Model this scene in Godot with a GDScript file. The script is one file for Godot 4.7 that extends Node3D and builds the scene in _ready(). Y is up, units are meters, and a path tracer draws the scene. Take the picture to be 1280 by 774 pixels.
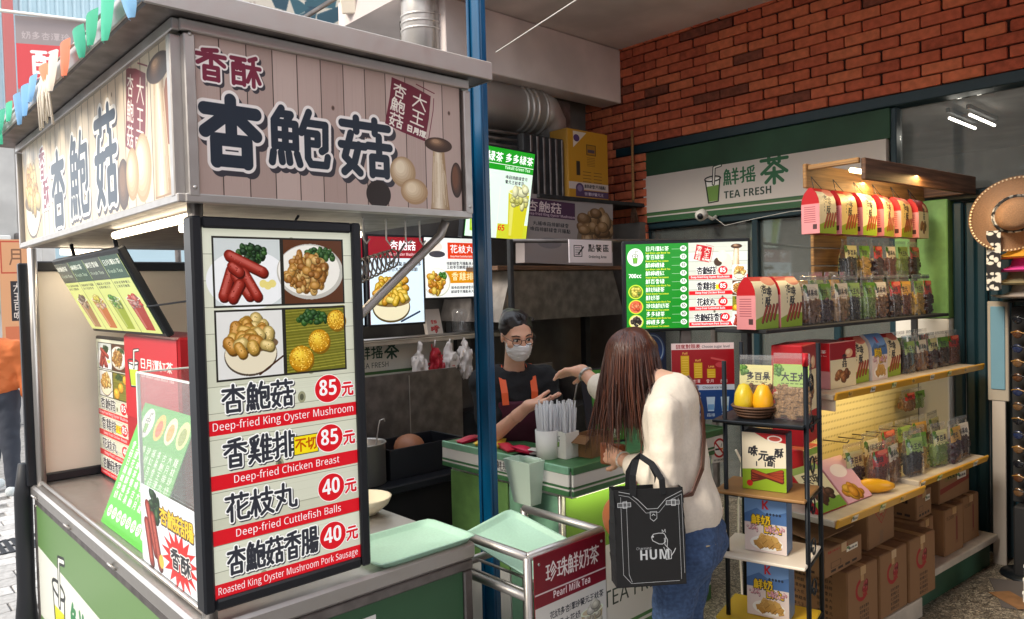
extends Node3D
# A deep-fried mushroom cart and a tea stall under an arcade, with shelves of snacks beside it.

func _ready() -> void:
	set_view()
	make_materials()
	build_setting()
	build_cart()
	build_tea_counter()
	build_kitchen()
	build_shelves()
	build_rack()
	build_right_edge()
	build_people()
	build_street()

func set_view() -> void:
	var cam := Camera3D.new()
	cam.name = "camera"
	add_child(cam)
	cam.fov = 44.98
	cam.position = Vector3(0, 1.75, 0)
	cam.basis = Basis.from_euler(Vector3(deg_to_rad(-1.56), deg_to_rad(-42.7), deg_to_rad(-1.5)), EULER_ORDER_YXZ)
	cam.far = 300.0
	cam.near = 0.05
	cam.current = true
	var we := WorldEnvironment.new()
	we.name = "environment"
	var e := Environment.new()
	e.background_mode = Environment.BG_SKY
	var sky := Sky.new()
	var ps := ProceduralSkyMaterial.new()
	ps.sky_top_color = Color(0.86, 0.89, 0.93)
	ps.sky_horizon_color = Color(0.95, 0.95, 0.95)
	ps.ground_horizon_color = Color(0.8, 0.8, 0.8)
	ps.ground_bottom_color = Color(0.5, 0.5, 0.5)
	ps.sky_curve = 0.2
	ps.sun_angle_max = 0.0
	ps.energy_multiplier = 1.0
	sky.sky_material = ps
	e.sky = sky
	e.tonemap_mode = Environment.TONE_MAPPER_LINEAR
	e.tonemap_exposure = EXPOSURE
	e.sdfgi_enabled = true
	e.ssao_enabled = true
	e.ssil_enabled = true
	we.environment = e
	add_child(we)
	var sun := DirectionalLight3D.new()
	sun.name = "sun"
	add_child(sun)
	sun.light_energy = 0.5
	sun.light_angular_distance = 20.0
	sun.light_color = Color(1.0, 0.96, 0.9)
	sun.shadow_enabled = true
	sun.basis = Basis.looking_at(Vector3(0.78, -0.6, 0.12).normalized())

const EXPOSURE := 2.6
# ---------------------------------------------------------------- mesh builder
class MB:
	var v := PackedVector3Array()
	var uv := PackedVector2Array()
	var smooth := false
	func tri(a: Vector3, b: Vector3, c: Vector3, ua := Vector2.ZERO, ub := Vector2.ZERO, uc := Vector2.ZERO) -> void:
		v.append(a); v.append(b); v.append(c)
		uv.append(ua); uv.append(ub); uv.append(uc)
	# a quad whose visible side looks towards out
	func q(a: Vector3, b: Vector3, c: Vector3, d: Vector3, out := Vector3.ZERO, ua := Vector2(0, 0), ub := Vector2(0, 0), uc := Vector2(0, 0), ud := Vector2(0, 0)) -> MB:
		var n := (a - c).cross(a - b)
		if n.length_squared() < 1e-14:
			n = (a - d).cross(a - c)
		if n.dot(out) < 0.0:
			tri(a, d, c, ua, ud, uc); tri(a, c, b, ua, uc, ub)
		else:
			tri(a, b, c, ua, ub, uc); tri(a, c, d, ua, uc, ud)
		return self
	func box(c: Vector3, s: Vector3, b := Basis.IDENTITY) -> MB:
		var h := s * 0.5
		for ax in 3:
			for sg in [-1.0, 1.0]:
				var n := Vector3.ZERO; n[ax] = sg
				var u := Vector3.ZERO; u[(ax + 1) % 3] = h[(ax + 1) % 3]
				var w := Vector3.ZERO; w[(ax + 2) % 3] = h[(ax + 2) % 3]
				var o: Vector3 = n * h[ax]
				q(c + b * (o - u - w), c + b * (o + u - w), c + b * (o + u + w), c + b * (o - u + w), b * n)
		return self
	# box with chamfered edges
	func bev(c: Vector3, s: Vector3, r: float, b := Basis.IDENTITY) -> MB:
		var h := s * 0.5
		r = minf(r, minf(h.x, minf(h.y, h.z)) * 0.8)
		for ax in 3:
			var a1 := (ax + 1) % 3
			var a2 := (ax + 2) % 3
			for sg in [-1.0, 1.0]:
				var n := Vector3.ZERO; n[ax] = sg
				var p := []
				for k in [[-1, -1], [1, -1], [1, 1], [-1, 1]]:
					var t := Vector3.ZERO
					t[ax] = sg * h[ax]; t[a1] = k[0] * (h[a1] - r); t[a2] = k[1] * (h[a2] - r)
					p.append(c + b * t)
				q(p[0], p[1], p[2], p[3], b * n)
			for s1 in [-1.0, 1.0]:
				for s2 in [-1.0, 1.0]:
					var e := []
					for k in [[0, -1], [0, 1], [1, 1], [1, -1]]:
						var t := Vector3.ZERO
						t[ax] = k[1] * (h[ax] - r)
						t[a1] = s1 * (h[a1] - (r if k[0] == 1 else 0.0))
						t[a2] = s2 * (h[a2] - (0.0 if k[0] == 1 else r))
						e.append(c + b * t)
					var on := Vector3.ZERO; on[a1] = s1; on[a2] = s2
					q(e[0], e[1], e[2], e[3], b * on)
		for sx in [-1.0, 1.0]:
			for sy in [-1.0, 1.0]:
				for sz in [-1.0, 1.0]:
					var p0 := c + b * Vector3(sx * h.x, sy * (h.y - r), sz * (h.z - r))
					var p1 := c + b * Vector3(sx * (h.x - r), sy * h.y, sz * (h.z - r))
					var p2 := c + b * Vector3(sx * (h.x - r), sy * (h.y - r), sz * h.z)
					if (p0 - p2).cross(p0 - p1).dot(b * Vector3(sx, sy, sz)) < 0.0:
						tri(p0, p2, p1)
					else:
						tri(p0, p1, p2)
		return self
	# thin board facing +z of its basis; print on the front face
	func board(c: Vector3, w: float, h: float, t: float, b := Basis.IDENTITY, r := Rect2(0, 0, 1, 1)) -> MB:
		var x := b.x * w * 0.5
		var y := b.y * h * 0.5
		var z := b.z * t
		var e := Vector2(r.position.x + r.size.x * 0.01, r.position.y + r.size.y * 0.01)
		q(c - x - y, c - x + y, c + x + y, c + x - y, b.z, Vector2(r.position.x, r.end.y), r.position, Vector2(r.end.x, r.position.y), r.end)
		q(c - x - y - z, c - x + y - z, c + x + y - z, c + x - y - z, -b.z, e, e, e, e)
		q(c - x - y, c + x - y, c + x - y - z, c - x - y - z, -b.y, e, e, e, e)
		q(c - x + y, c + x + y, c + x + y - z, c - x + y - z, b.y, e, e, e, e)
		q(c - x - y, c - x + y, c - x + y - z, c - x - y - z, -b.x, e, e, e, e)
		q(c + x - y, c + x + y, c + x + y - z, c + x - y - z, b.x, e, e, e, e)
		return self
	func tube(path: Array, r, n := 8, closed := true) -> MB:
		var rings := []
		var side := Vector3.UP
		for i in path.size():
			var p: Vector3 = path[i]
			var d: Vector3
			if i == 0: d = path[1] - p
			elif i == path.size() - 1: d = p - path[i - 1]
			else: d = (path[i + 1] - p).normalized() + (p - path[i - 1]).normalized()
			d = d.normalized()
			if i == 0 and absf(d.dot(side)) > 0.9: side = Vector3.RIGHT
			var u := side.cross(d).normalized()
			if u.length_squared() < 0.5: u = Vector3.RIGHT.cross(d).normalized()
			var w := d.cross(u)
			side = w
			var rr: float = r[i] if r is Array else r
			var ring := []
			for k in n:
				var a := TAU * k / n
				ring.append(p + (u * cos(a) + w * sin(a)) * rr)
			rings.append(ring)
		for i in rings.size() - 1:
			for k in n:
				var k2 := (k + 1) % n
				var mid: Vector3 = (rings[i][k] + rings[i][k2]) * 0.5 - (path[i] as Vector3)
				q(rings[i][k], rings[i][k2], rings[i + 1][k2], rings[i + 1][k], mid, Vector2(float(k) / n, i), Vector2(float(k + 1) / n, i), Vector2(float(k + 1) / n, i + 1), Vector2(float(k) / n, i + 1))
		if closed:
			for e in [0, rings.size() - 1]:
				var out: Vector3 = (path[0] - path[1]) if e == 0 else (path[-1] - path[-2])
				for k in range(1, n - 1):
					var a: Vector3 = rings[e][0]
					var b: Vector3 = rings[e][k]
					var c: Vector3 = rings[e][k + 1]
					if (a - c).cross(a - b).dot(out) < 0.0: tri(a, c, b)
					else: tri(a, b, c)
		return self
	# profile: array of Vector2(radius, height), turned about y
	func lathe(o: Vector3, prof: Array, n := 20, b := Basis.IDENTITY) -> MB:
		for i in prof.size() - 1:
			for k in n:
				var a0 := TAU * k / n
				var a1 := TAU * (k + 1) / n
				var p: Vector2 = prof[i]
				var s: Vector2 = prof[i + 1]
				var d0 := Vector3(cos(a0), 0, sin(a0))
				var d1 := Vector3(cos(a1), 0, sin(a1))
				var nn := Vector2(s.y - p.y, p.x - s.x)
				var out := (d0 + d1) * 0.5 * nn.x + Vector3.UP * nn.y
				q(o + b * (d0 * p.x + Vector3.UP * p.y), o + b * (d1 * p.x + Vector3.UP * p.y), o + b * (d1 * s.x + Vector3.UP * s.y), o + b * (d0 * s.x + Vector3.UP * s.y), b * out, Vector2(float(k) / n, p.y), Vector2(float(k + 1) / n, p.y), Vector2(float(k + 1) / n, s.y), Vector2(float(k) / n, s.y))
		return self
	# polygon in the xy plane of b, pushed back along -z by t; uv over the polygon's bounds
	func prism(o: Vector3, poly: PackedVector2Array, t: float, b := Basis.IDENTITY, caps := true) -> MB:
		var r := Rect2(poly[0], Vector2.ZERO)
		for p in poly: r = r.expand(p)
		var idx := Geometry2D.triangulate_polygon(poly)
		var back := b.z * -t
		if caps:
			for i in range(0, idx.size(), 3):
				var pp := []
				var uu := []
				for k in 3:
					var p2 := poly[idx[i + k]]
					pp.append(o + b.x * p2.x + b.y * p2.y)
					uu.append(Vector2((p2.x - r.position.x) / maxf(r.size.x, 1e-6), 1.0 - (p2.y - r.position.y) / maxf(r.size.y, 1e-6)))
				if (pp[0] - pp[2]).cross(pp[0] - pp[1]).dot(b.z) < 0.0:
					tri(pp[0], pp[2], pp[1], uu[0], uu[2], uu[1]); tri(pp[0] + back, pp[1] + back, pp[2] + back)
				else:
					tri(pp[0], pp[1], pp[2], uu[0], uu[1], uu[2]); tri(pp[0] + back, pp[2] + back, pp[1] + back)
		var area := 0.0
		for i in poly.size():
			area += poly[i].cross(poly[(i + 1) % poly.size()])
		for i in poly.size():
			var p0 := poly[i]
			var p1 := poly[(i + 1) % poly.size()]
			var nn := Vector2(p1.y - p0.y, p0.x - p1.x) * signf(area)
			var a := o + b.x * p0.x + b.y * p0.y
			var c := o + b.x * p1.x + b.y * p1.y
			q(a, c, c + back, a + back, b.x * nn.x + b.y * nn.y)
		return self
	# lumpy ball
	func blob(c: Vector3, r: Vector3, rnd: RandomNumberGenerator, wob := 0.2, n := 6, m := 4) -> MB:
		var pts := []
		for j in m + 1:
			var row := []
			var th := PI * j / m
			for k in n:
				var ph := TAU * k / n
				var w := 1.0 + rnd.randf_range(-wob, wob)
				row.append(c + Vector3(sin(th) * cos(ph), cos(th), sin(th) * sin(ph)) * r * w)
			pts.append(row)
		for j in range(1, m):
			pass
		for j in m:
			for k in n:
				var k2 := (k + 1) % n
				var a: Vector3 = pts[j][0] if j == 0 else pts[j][k]
				var b: Vector3 = pts[j][0] if j == 0 else pts[j][k2]
				var d: Vector3 = pts[j + 1][0] if j == m - 1 else pts[j + 1][k]
				var e: Vector3 = pts[j + 1][0] if j == m - 1 else pts[j + 1][k2]
				var out := (a + b + d + e) * 0.25 - c
				if j == 0:
					if (a - d).cross(a - e).dot(out) < 0.0: tri(a, d, e)
					else: tri(a, e, d)
				elif j == m - 1:
					if (a - d).cross(a - b).dot(out) < 0.0: tri(a, d, b)
					else: tri(a, b, d)
				else:
					q(a, b, e, d, out)
		return self
	func mesh() -> ArrayMesh:
		var st := SurfaceTool.new()
		st.begin(Mesh.PRIMITIVE_TRIANGLES)
		st.set_smooth_group(0 if smooth else -1)
		for i in v.size():
			st.set_uv(uv[i])
			st.add_vertex(v[i])
		if smooth: st.index()
		st.generate_normals()
		return st.commit()

func mb(smooth := false) -> MB:
	var m := MB.new()
	m.smooth = smooth
	return m

# ---------------------------------------------------------------- scene helpers
var used_names := {}
func numbered(called: String) -> String:
	var n: int = used_names.get(called, 0)
	used_names[called] = n + 1
	return called if n == 0 else "%s_%03d" % [called, n]

func thing(called: String, label: String, category: String, at := Vector3.ZERO, turn := 0.0, group := "") -> Node3D:
	var o := Node3D.new()
	o.name = numbered(called)
	add_child(o)
	o.position = at
	o.rotation.y = turn
	o.set_meta("label", label); o.set_meta("category", category)
	if group: o.set_meta("group", group)
	return o

func copy_of(o: Node3D, label: String, at: Vector3, turn := 0.0) -> Node3D:
	var c: Node3D = o.duplicate()
	c.name = numbered(String(o.name).rstrip("0123456789").trim_suffix("_"))
	add_child(c)
	c.position = at
	c.rotation.y = turn
	c.set_meta("label", label)
	return c

func part(parent: Node, called: String, m, mat: Material, xf := Transform3D.IDENTITY) -> MeshInstance3D:
	var o := MeshInstance3D.new()
	o.name = called
	o.mesh = m.mesh() if m is MB else m
	o.material_override = mat
	o.transform = xf
	parent.add_child(o, true)
	return o

func structure(called: String, m, mat: Material) -> MeshInstance3D:
	var o := part(self, called, m, mat)
	o.set_meta("kind", "structure")
	return o

func pbox(parent: Node, called: String, c: Vector3, s: Vector3, mat: Material, r := 0.004, b := Basis.IDENTITY) -> MeshInstance3D:
	var m := mb()
	if r > 0.0: m.bev(Vector3.ZERO, s, r)
	else: m.box(Vector3.ZERO, s)
	return part(parent, called, m, mat, Transform3D(b, c))

func pboard(parent: Node, called: String, c: Vector3, w: float, h: float, t: float, mat: Material, b := Basis.IDENTITY) -> MeshInstance3D:
	return part(parent, called, mb().board(Vector3.ZERO, w, h, t), mat, Transform3D(b, c))

func ptube(parent: Node, called: String, path: Array, r, mat: Material, n := 10) -> MeshInstance3D:
	return part(parent, called, mb(true).tube(path, r, n), mat)

# a basis whose z looks along n (level), y up
func facing(n: Vector3) -> Basis:
	var z := n.normalized()
	var x := Vector3.UP.cross(z).normalized()
	return Basis(x, z.cross(x), z)

const LEFT := Vector3(-1, 0, 0)   # the street side of the cart and of the shop front look this way
var FACE_L := facing(LEFT)

# ---------------------------------------------------------------- materials
func col(r: float, g: float, b: float) -> Color:
	return Color(r / 255.0, g / 255.0, b / 255.0)

func mat(c: Color, rough := 0.6, metal := 0.0, spec := 0.5) -> StandardMaterial3D:
	var m := StandardMaterial3D.new()
	m.albedo_color = c
	m.roughness = rough
	m.metallic = metal
	m.metallic_specular = spec
	return m

func noise_tex(freq: float, a: Color, b: Color, size := 256, type := FastNoiseLite.TYPE_SIMPLEX_SMOOTH, oct := 4, lo := 0.2, hi := 0.8, sd := 1) -> NoiseTexture2D:
	var n := FastNoiseLite.new()
	n.noise_type = type
	n.frequency = freq
	n.fractal_octaves = oct
	n.seed = sd
	var t := NoiseTexture2D.new()
	t.width = size; t.height = size
	t.seamless = true
	t.generate_mipmaps = false
	t.noise = n
	var g := Gradient.new()
	g.offsets = PackedFloat32Array([lo, hi])
	g.colors = PackedColorArray([a, b])
	t.color_ramp = g
	return t

var grain_cache := {}
# a two-tone noise over the base colour; alike grains share one texture
func grained(a: Color, b: Color, freq: float, scale: Vector3, rough := 0.6, metal := 0.0, bump := 0.0, sd := 1, oct := 4, lo := 0.2, hi := 0.8, size := 256) -> StandardMaterial3D:
	var m := mat(a, rough, metal)
	var ratio := snappedf(clampf(b.get_luminance() / maxf(a.get_luminance(), 0.01), 0.4, 1.0), 0.08)
	var f: float = [0.008, 0.02, 0.05, 0.1][0 if freq < 0.013 else (1 if freq < 0.035 else (2 if freq < 0.07 else 3))]
	var key := "%.3f %.2f" % [f, ratio]
	if not grain_cache.has(key): grain_cache[key] = noise_tex(f, Color.WHITE, Color(ratio, ratio, ratio), size, FastNoiseLite.TYPE_SIMPLEX_SMOOTH, 5, lo, hi, 3)
	m.albedo_texture = grain_cache[key]
	m.uv1_triplanar = true
	m.uv1_world_triplanar = true
	m.uv1_scale = scale
	m.uv1_offset = Vector3(sd * 0.137, sd * 0.071, sd * 0.233)
	if bump > 0.0:
		if not grain_cache.has("bump"): grain_cache["bump"] = noise_tex(0.04, Color.BLACK, Color.WHITE, 256, FastNoiseLite.TYPE_SIMPLEX_SMOOTH, 4, 0.1, 0.9, 8)
		m.heightmap_enabled = true
		m.heightmap_texture = grain_cache["bump"]
		m.heightmap_scale = bump
	return m

func printed(t: Texture2D, rough := 0.45, glow := 0.0) -> StandardMaterial3D:
	var m := mat(Color.WHITE, rough)
	m.albedo_texture = t
	m.texture_repeat = false
	if glow > 0.0:
		m.emission_enabled = true
		m.emission_texture = t
		m.emission_energy_multiplier = glow / EXPOSURE
	return m

func pane(alpha := 0.08, tint := Color(0.95, 1, 0.98)) -> StandardMaterial3D:
	var m := mat(Color(tint.r, tint.g, tint.b, alpha), 0.03)
	m.transparency = BaseMaterial3D.TRANSPARENCY_ALPHA
	return m

func glowing(c: Color, e: float) -> StandardMaterial3D:
	var m := mat(c, 0.4)
	m.emission_enabled = true
	m.emission = c
	m.emission_energy_multiplier = e
	return m

func area_light(called: String, at: Vector3, dir: Vector3, w: float, h: float, energy: float, c: Color, parent: Node = self) -> void:
	var l := AreaLight3D.new()
	l.name = called
	parent.add_child(l, true)
	l.area_size = Vector2(w, h)
	l.light_energy = energy / EXPOSURE
	l.light_color = c
	l.shadow_enabled = true
	l.area_range = 12.0
	var up := Vector3.UP if absf(dir.y) < 0.9 else Vector3.RIGHT
	l.transform = Transform3D(Basis.looking_at(dir, up), at)
# ---------------------------------------------------------------- lettering: strokes on a 100 x 100 square, y down
const STROKES := {
	"禾": "70 5 25 15/5 38 95 38/50 12 50 98/48 40 8 85/52 40 92 85",
	"日": "20 8 20 95/20 8 80 8 80 95/20 50 80 50/20 92 80 92",
	"木": "8 32 92 32/50 5 50 98/48 35 8 85/52 35 92 85",
	"口": "15 15 15 90/15 15 85 15 85 90/15 85 85 85",
	"酉": "5 12 95 12/38 12 38 45/62 12 62 45/15 32 15 97/15 32 85 32 85 97/15 62 85 62/15 93 85 93",
	"魚": "40 3 15 25/30 12 70 12 55 25/15 28 15 70/15 28 85 28 85 70/50 28 50 70/15 49 85 49/15 68 85 68/10 80 5 97/35 80 38 95/60 80 63 95/88 80 97 97",
	"包": "35 3 8 40/25 22 90 22 88 65 75 70/25 40 62 40 62 58 28 58/28 40 28 85 38 95 90 95 95 80",
	"艹": "5 50 95 50/32 15 32 85/68 15 68 85",
	"女": "42 5 18 60 75 95/72 30 55 70 15 95/5 32 95 32",
	"古": "5 28 95 28/50 5 50 55/20 55 20 96/20 55 80 55 80 96/20 92 80 92",
	"大": "8 35 92 35/50 5 48 40 10 95/52 40 92 95",
	"王": "15 12 85 12/20 50 80 50/8 92 92 92/50 12 50 92",
	"玉": "15 12 85 12/20 50 80 50/8 92 92 92/50 12 50 92/68 64 80 78",
	"月": "22 8 22 60 8 97/22 8 80 8 80 92 68 95/22 35 80 35/22 62 80 62",
	"氵": "20 10 55 22/10 38 48 50/15 92 50 62",
	"覃": "5 8 95 8/15 20 85 20 85 42 15 42 15 20/38 8 38 42/62 8 62 42/25 50 75 50 75 74 25 74 25 50/25 62 75 62/5 86 95 86/50 74 50 98",
	"奚": "75 3 20 12/20 20 30 32/48 18 52 30/82 16 70 32/50 32 30 45 55 48/60 40 25 58 80 56/5 72 95 72/50 55 48 75 8 97/52 75 92 97",
	"隹": "30 3 8 40/25 25 25 98/60 3 65 18/25 22 95 22/25 45 90 45/25 68 90 68/25 92 97 92/60 22 60 92",
	"扌": "8 28 90 28/55 3 55 90 35 95/5 68 92 52",
	"非": "35 5 35 95/65 5 65 95/8 22 35 22/8 48 35 48/5 75 35 72/65 22 94 22/65 48 94 48/65 74 97 74",
	"不": "8 12 92 12/55 12 8 65/50 38 50 98/60 40 92 68",
	"切": "3 38 50 28/25 8 25 75 48 65/48 15 92 15 88 85 74 92/68 15 62 60 40 92",
	"元": "22 12 78 12/5 38 95 38/38 38 35 70 8 95/62 38 62 85 70 92 95 92 95 75",
	"化": "30 5 5 45/22 28 22 97/90 22 50 45/52 5 52 80 60 92 95 92 97 72",
	"支": "10 25 90 25/50 3 50 45/15 45 78 45 60 75 8 97/28 58 50 80 95 97",
	"丸": "5 30 70 30 70 85 80 92 97 92 97 75/40 5 38 50 8 95/15 48 45 68",
	"昜": "25 5 75 5 75 40 25 40 25 5/25 22 75 22/5 50 95 50/35 52 8 80/28 64 88 64 82 95 68 97/50 66 25 95/68 66 45 97",
	"㐱": "50 3 5 42/50 3 95 42/60 32 20 52/70 46 22 70/85 58 15 97",
	"朱": "30 8 10 35/20 25 85 25/5 48 95 48/50 3 50 98/48 50 8 88/52 50 92 88",
	"羊": "28 3 38 20/72 3 62 20/12 25 88 25/18 48 82 48/5 72 95 72/50 25 50 98",
	"乃": "15 10 85 10 60 45 92 45 85 88 68 92/40 10 35 60 5 97",
	"人": "50 2 5 98/50 2 95 98",
	"朩": "10 32 90 32/50 3 50 98/40 48 10 88/60 48 90 88",
	"䍃": "80 3 25 12/22 20 30 34/50 18 52 32/82 16 70 34/30 40 15 52/20 50 85 50/50 42 50 92/8 66 92 66/18 74 18 94/18 93 82 93/82 74 82 96",
	"黑": "20 5 80 5 80 42 20 42 20 5/50 5 50 72/35 14 40 30/65 14 60 30/15 56 85 56/5 72 95 72/10 82 5 97/35 82 38 95/62 82 66 95/88 82 97 97",
	"占": "50 3 50 50/50 25 90 25/18 50 18 96/18 50 82 50 82 96/18 92 82 92",
	"餐": "25 3 8 22/15 12 48 12 30 30 8 38/22 20 32 26/55 10 88 10 65 32/60 18 92 36/50 34 5 62/50 34 95 62/32 52 68 52/28 60 72 60 72 78 28 78 28 60/28 69 72 69/28 78 28 97 45 92/68 80 88 97/50 80 90 97",
	"區": "92 8 10 8/12 8 12 92 95 92/38 18 72 18 72 40 38 40 38 18/22 52 48 52 48 78 22 78 22 52/60 52 86 52 86 78 60 78 60 52",
	"糸": "45 3 15 25 48 28/60 18 12 48 75 45/50 48 50 98/22 62 8 85/75 60 92 82",
	"工": "12 15 88 15/50 15 50 88/5 88 95 88",
	"彔": "15 8 80 8 75 38/20 24 78 22/5 40 95 40/50 40 50 92 38 97/15 55 35 65/8 92 38 72/85 50 60 65/58 68 95 92",
	"多": "52 2 15 28/30 14 78 14 55 35 12 52/40 20 55 30/62 42 18 72/40 55 88 55 62 82 12 98/45 62 60 74",
	"百": "8 10 92 10/48 10 40 30/20 30 20 97/20 30 80 30 80 97/20 62 80 62/20 93 80 93",
	"寧": "50 2 50 12/8 15 92 15/8 15 8 28/92 15 92 28/20 35 80 35/15 48 85 48 85 60 15 60 15 48/5 72 95 72/50 72 50 95 38 97",
	"蒙": "8 12 92 12/32 3 32 22/68 3 68 22/8 30 92 30/25 42 75 42/8 54 92 54/55 54 25 97/45 66 90 97/60 60 55 95",
	"舌": "70 5 25 14/5 30 95 30/50 12 50 55/20 55 80 55 80 95 20 95 20 55",
	"甘": "5 25 95 25/28 5 28 95/72 5 72 95/28 55 72 55/28 92 72 92",
	"度": "50 2 50 14/10 15 95 15/12 15 12 60 3 97/22 35 90 35/42 24 42 52/68 24 68 52/42 52 68 52/28 62 80 62 60 85 25 98/38 70 60 88 95 97",
	"业": "18 8 26 22/38 3 38 28/58 3 58 28/78 8 70 22/5 30 95 30/25 36 33 48/72 36 64 48/12 52 88 52/20 70 82 70/50 52 50 92/5 93 95 90",
	"寸": "5 28 95 28/68 3 68 90 48 96/20 48 38 66",
	"召": "10 10 85 10 80 45 65 48/45 10 10 50/20 58 80 58 80 95 20 95 20 58",
	"灬": "12 20 5 90/38 20 40 85/62 20 66 85/86 20 96 90",
	"表": "15 12 85 12/20 28 80 28/5 45 95 45/50 2 50 45/48 46 5 80/30 62 30 95 50 88/42 55 55 70 95 97/80 52 60 70",
	"冰": "8 20 22 35/5 85 25 55/60 3 60 88 48 95/32 35 52 35 32 82/92 22 65 45/65 45 97 88",
	"土": "5 30 90 30/48 5 48 80/3 82 95 76",
	"鬼": "55 2 45 14/18 15 85 15 85 52 18 52 18 15/50 15 50 52/18 34 85 34/40 52 30 75 5 97/60 52 60 88 68 95 97 95/75 62 68 82 90 82",
}
const PARTS := {
	"香": [["禾", 0, 0, 100, 58], ["日", 14, 56, 86, 100]],
	"酥": [["酉", 0, 4, 50, 100], ["禾", 50, 0, 100, 100]],
	"杏": [["木", 0, 0, 100, 62], ["口", 14, 56, 86, 100]],
	"鮑": [["魚", 0, 0, 50, 100], ["包", 48, 0, 100, 100]],
	"菇": [["艹", 0, 0, 100, 30], ["女", 0, 28, 50, 100], ["古", 52, 28, 100, 100]],
	"潭": [["氵", 0, 0, 34, 100], ["覃", 30, 0, 100, 100]],
	"雞": [["奚", 0, 0, 52, 100], ["隹", 50, 0, 100, 100]],
	"排": [["扌", 0, 0, 38, 100], ["非", 36, 0, 100, 100]],
	"花": [["艹", 0, 0, 100, 30], ["化", 6, 28, 100, 100]],
	"枝": [["木", 0, 0, 44, 100], ["支", 42, 0, 100, 100]],
	"腸": [["月", 0, 0, 42, 100], ["昜", 40, 0, 100, 100]],
	"珍": [["王", 0, 6, 42, 90], ["㐱", 40, 0, 100, 100]],
	"珠": [["王", 0, 6, 42, 90], ["朱", 40, 0, 100, 100]],
	"鮮": [["魚", 0, 0, 50, 100], ["羊", 52, 0, 100, 100]],
	"奶": [["女", 0, 0, 48, 100], ["乃", 46, 0, 100, 100]],
	"茶": [["艹", 0, 0, 100, 30], ["人", 2, 24, 98, 62], ["朩", 14, 44, 86, 100]],
	"搖": [["扌", 0, 0, 38, 100], ["䍃", 34, 0, 100, 100]],
	"點": [["黑", 0, 0, 56, 100], ["占", 52, 0, 100, 100]],
	"紅": [["糸", 0, 0, 48, 100], ["工", 48, 8, 100, 92]],
	"綠": [["糸", 0, 0, 46, 100], ["彔", 44, 0, 100, 100]],
	"檸": [["木", 0, 0, 38, 100], ["寧", 36, 0, 100, 100]],
	"檬": [["木", 0, 0, 38, 100], ["蒙", 36, 0, 100, 100]],
	"甜": [["舌", 0, 0, 50, 100], ["甘", 50, 4, 100, 96]],
	"對": [["业", 0, 0, 58, 100], ["寸", 54, 0, 100, 100]],
	"照": [["日", 2, 0, 46, 68], ["召", 46, 0, 100, 70], ["灬", 0, 70, 100, 100]],
	"塊": [["土", 0, 4, 38, 100], ["鬼", 34, 0, 100, 100]],
	"果": [["日", 12, 0, 88, 52], ["木", 0, 40, 100, 100]],
	"味": [["口", 0, 14, 36, 80], ["朱", 34, 0, 100, 100]],
}
# where the strokes of one character run, in 0..1
func glyph_lines(ch: String) -> Array:
	var got := []
	var list: Array = PARTS.get(ch, [[ch, 0, 0, 100, 100]])
	for p in list:
		for s in String(STROKES.get(p[0], "10 10 90 10 90 90 10 90 10 10/10 50 90 50/50 10 50 90")).split("/"):
			var n := s.split_floats(" ")
			var line := PackedVector2Array()
			for i in range(0, n.size(), 2):
				line.append(Vector2(lerpf(p[1], p[3], n[i] / 100.0), lerpf(p[2], p[4], n[i + 1] / 100.0)) / 100.0)
			got.append(line)
	return got

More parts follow.
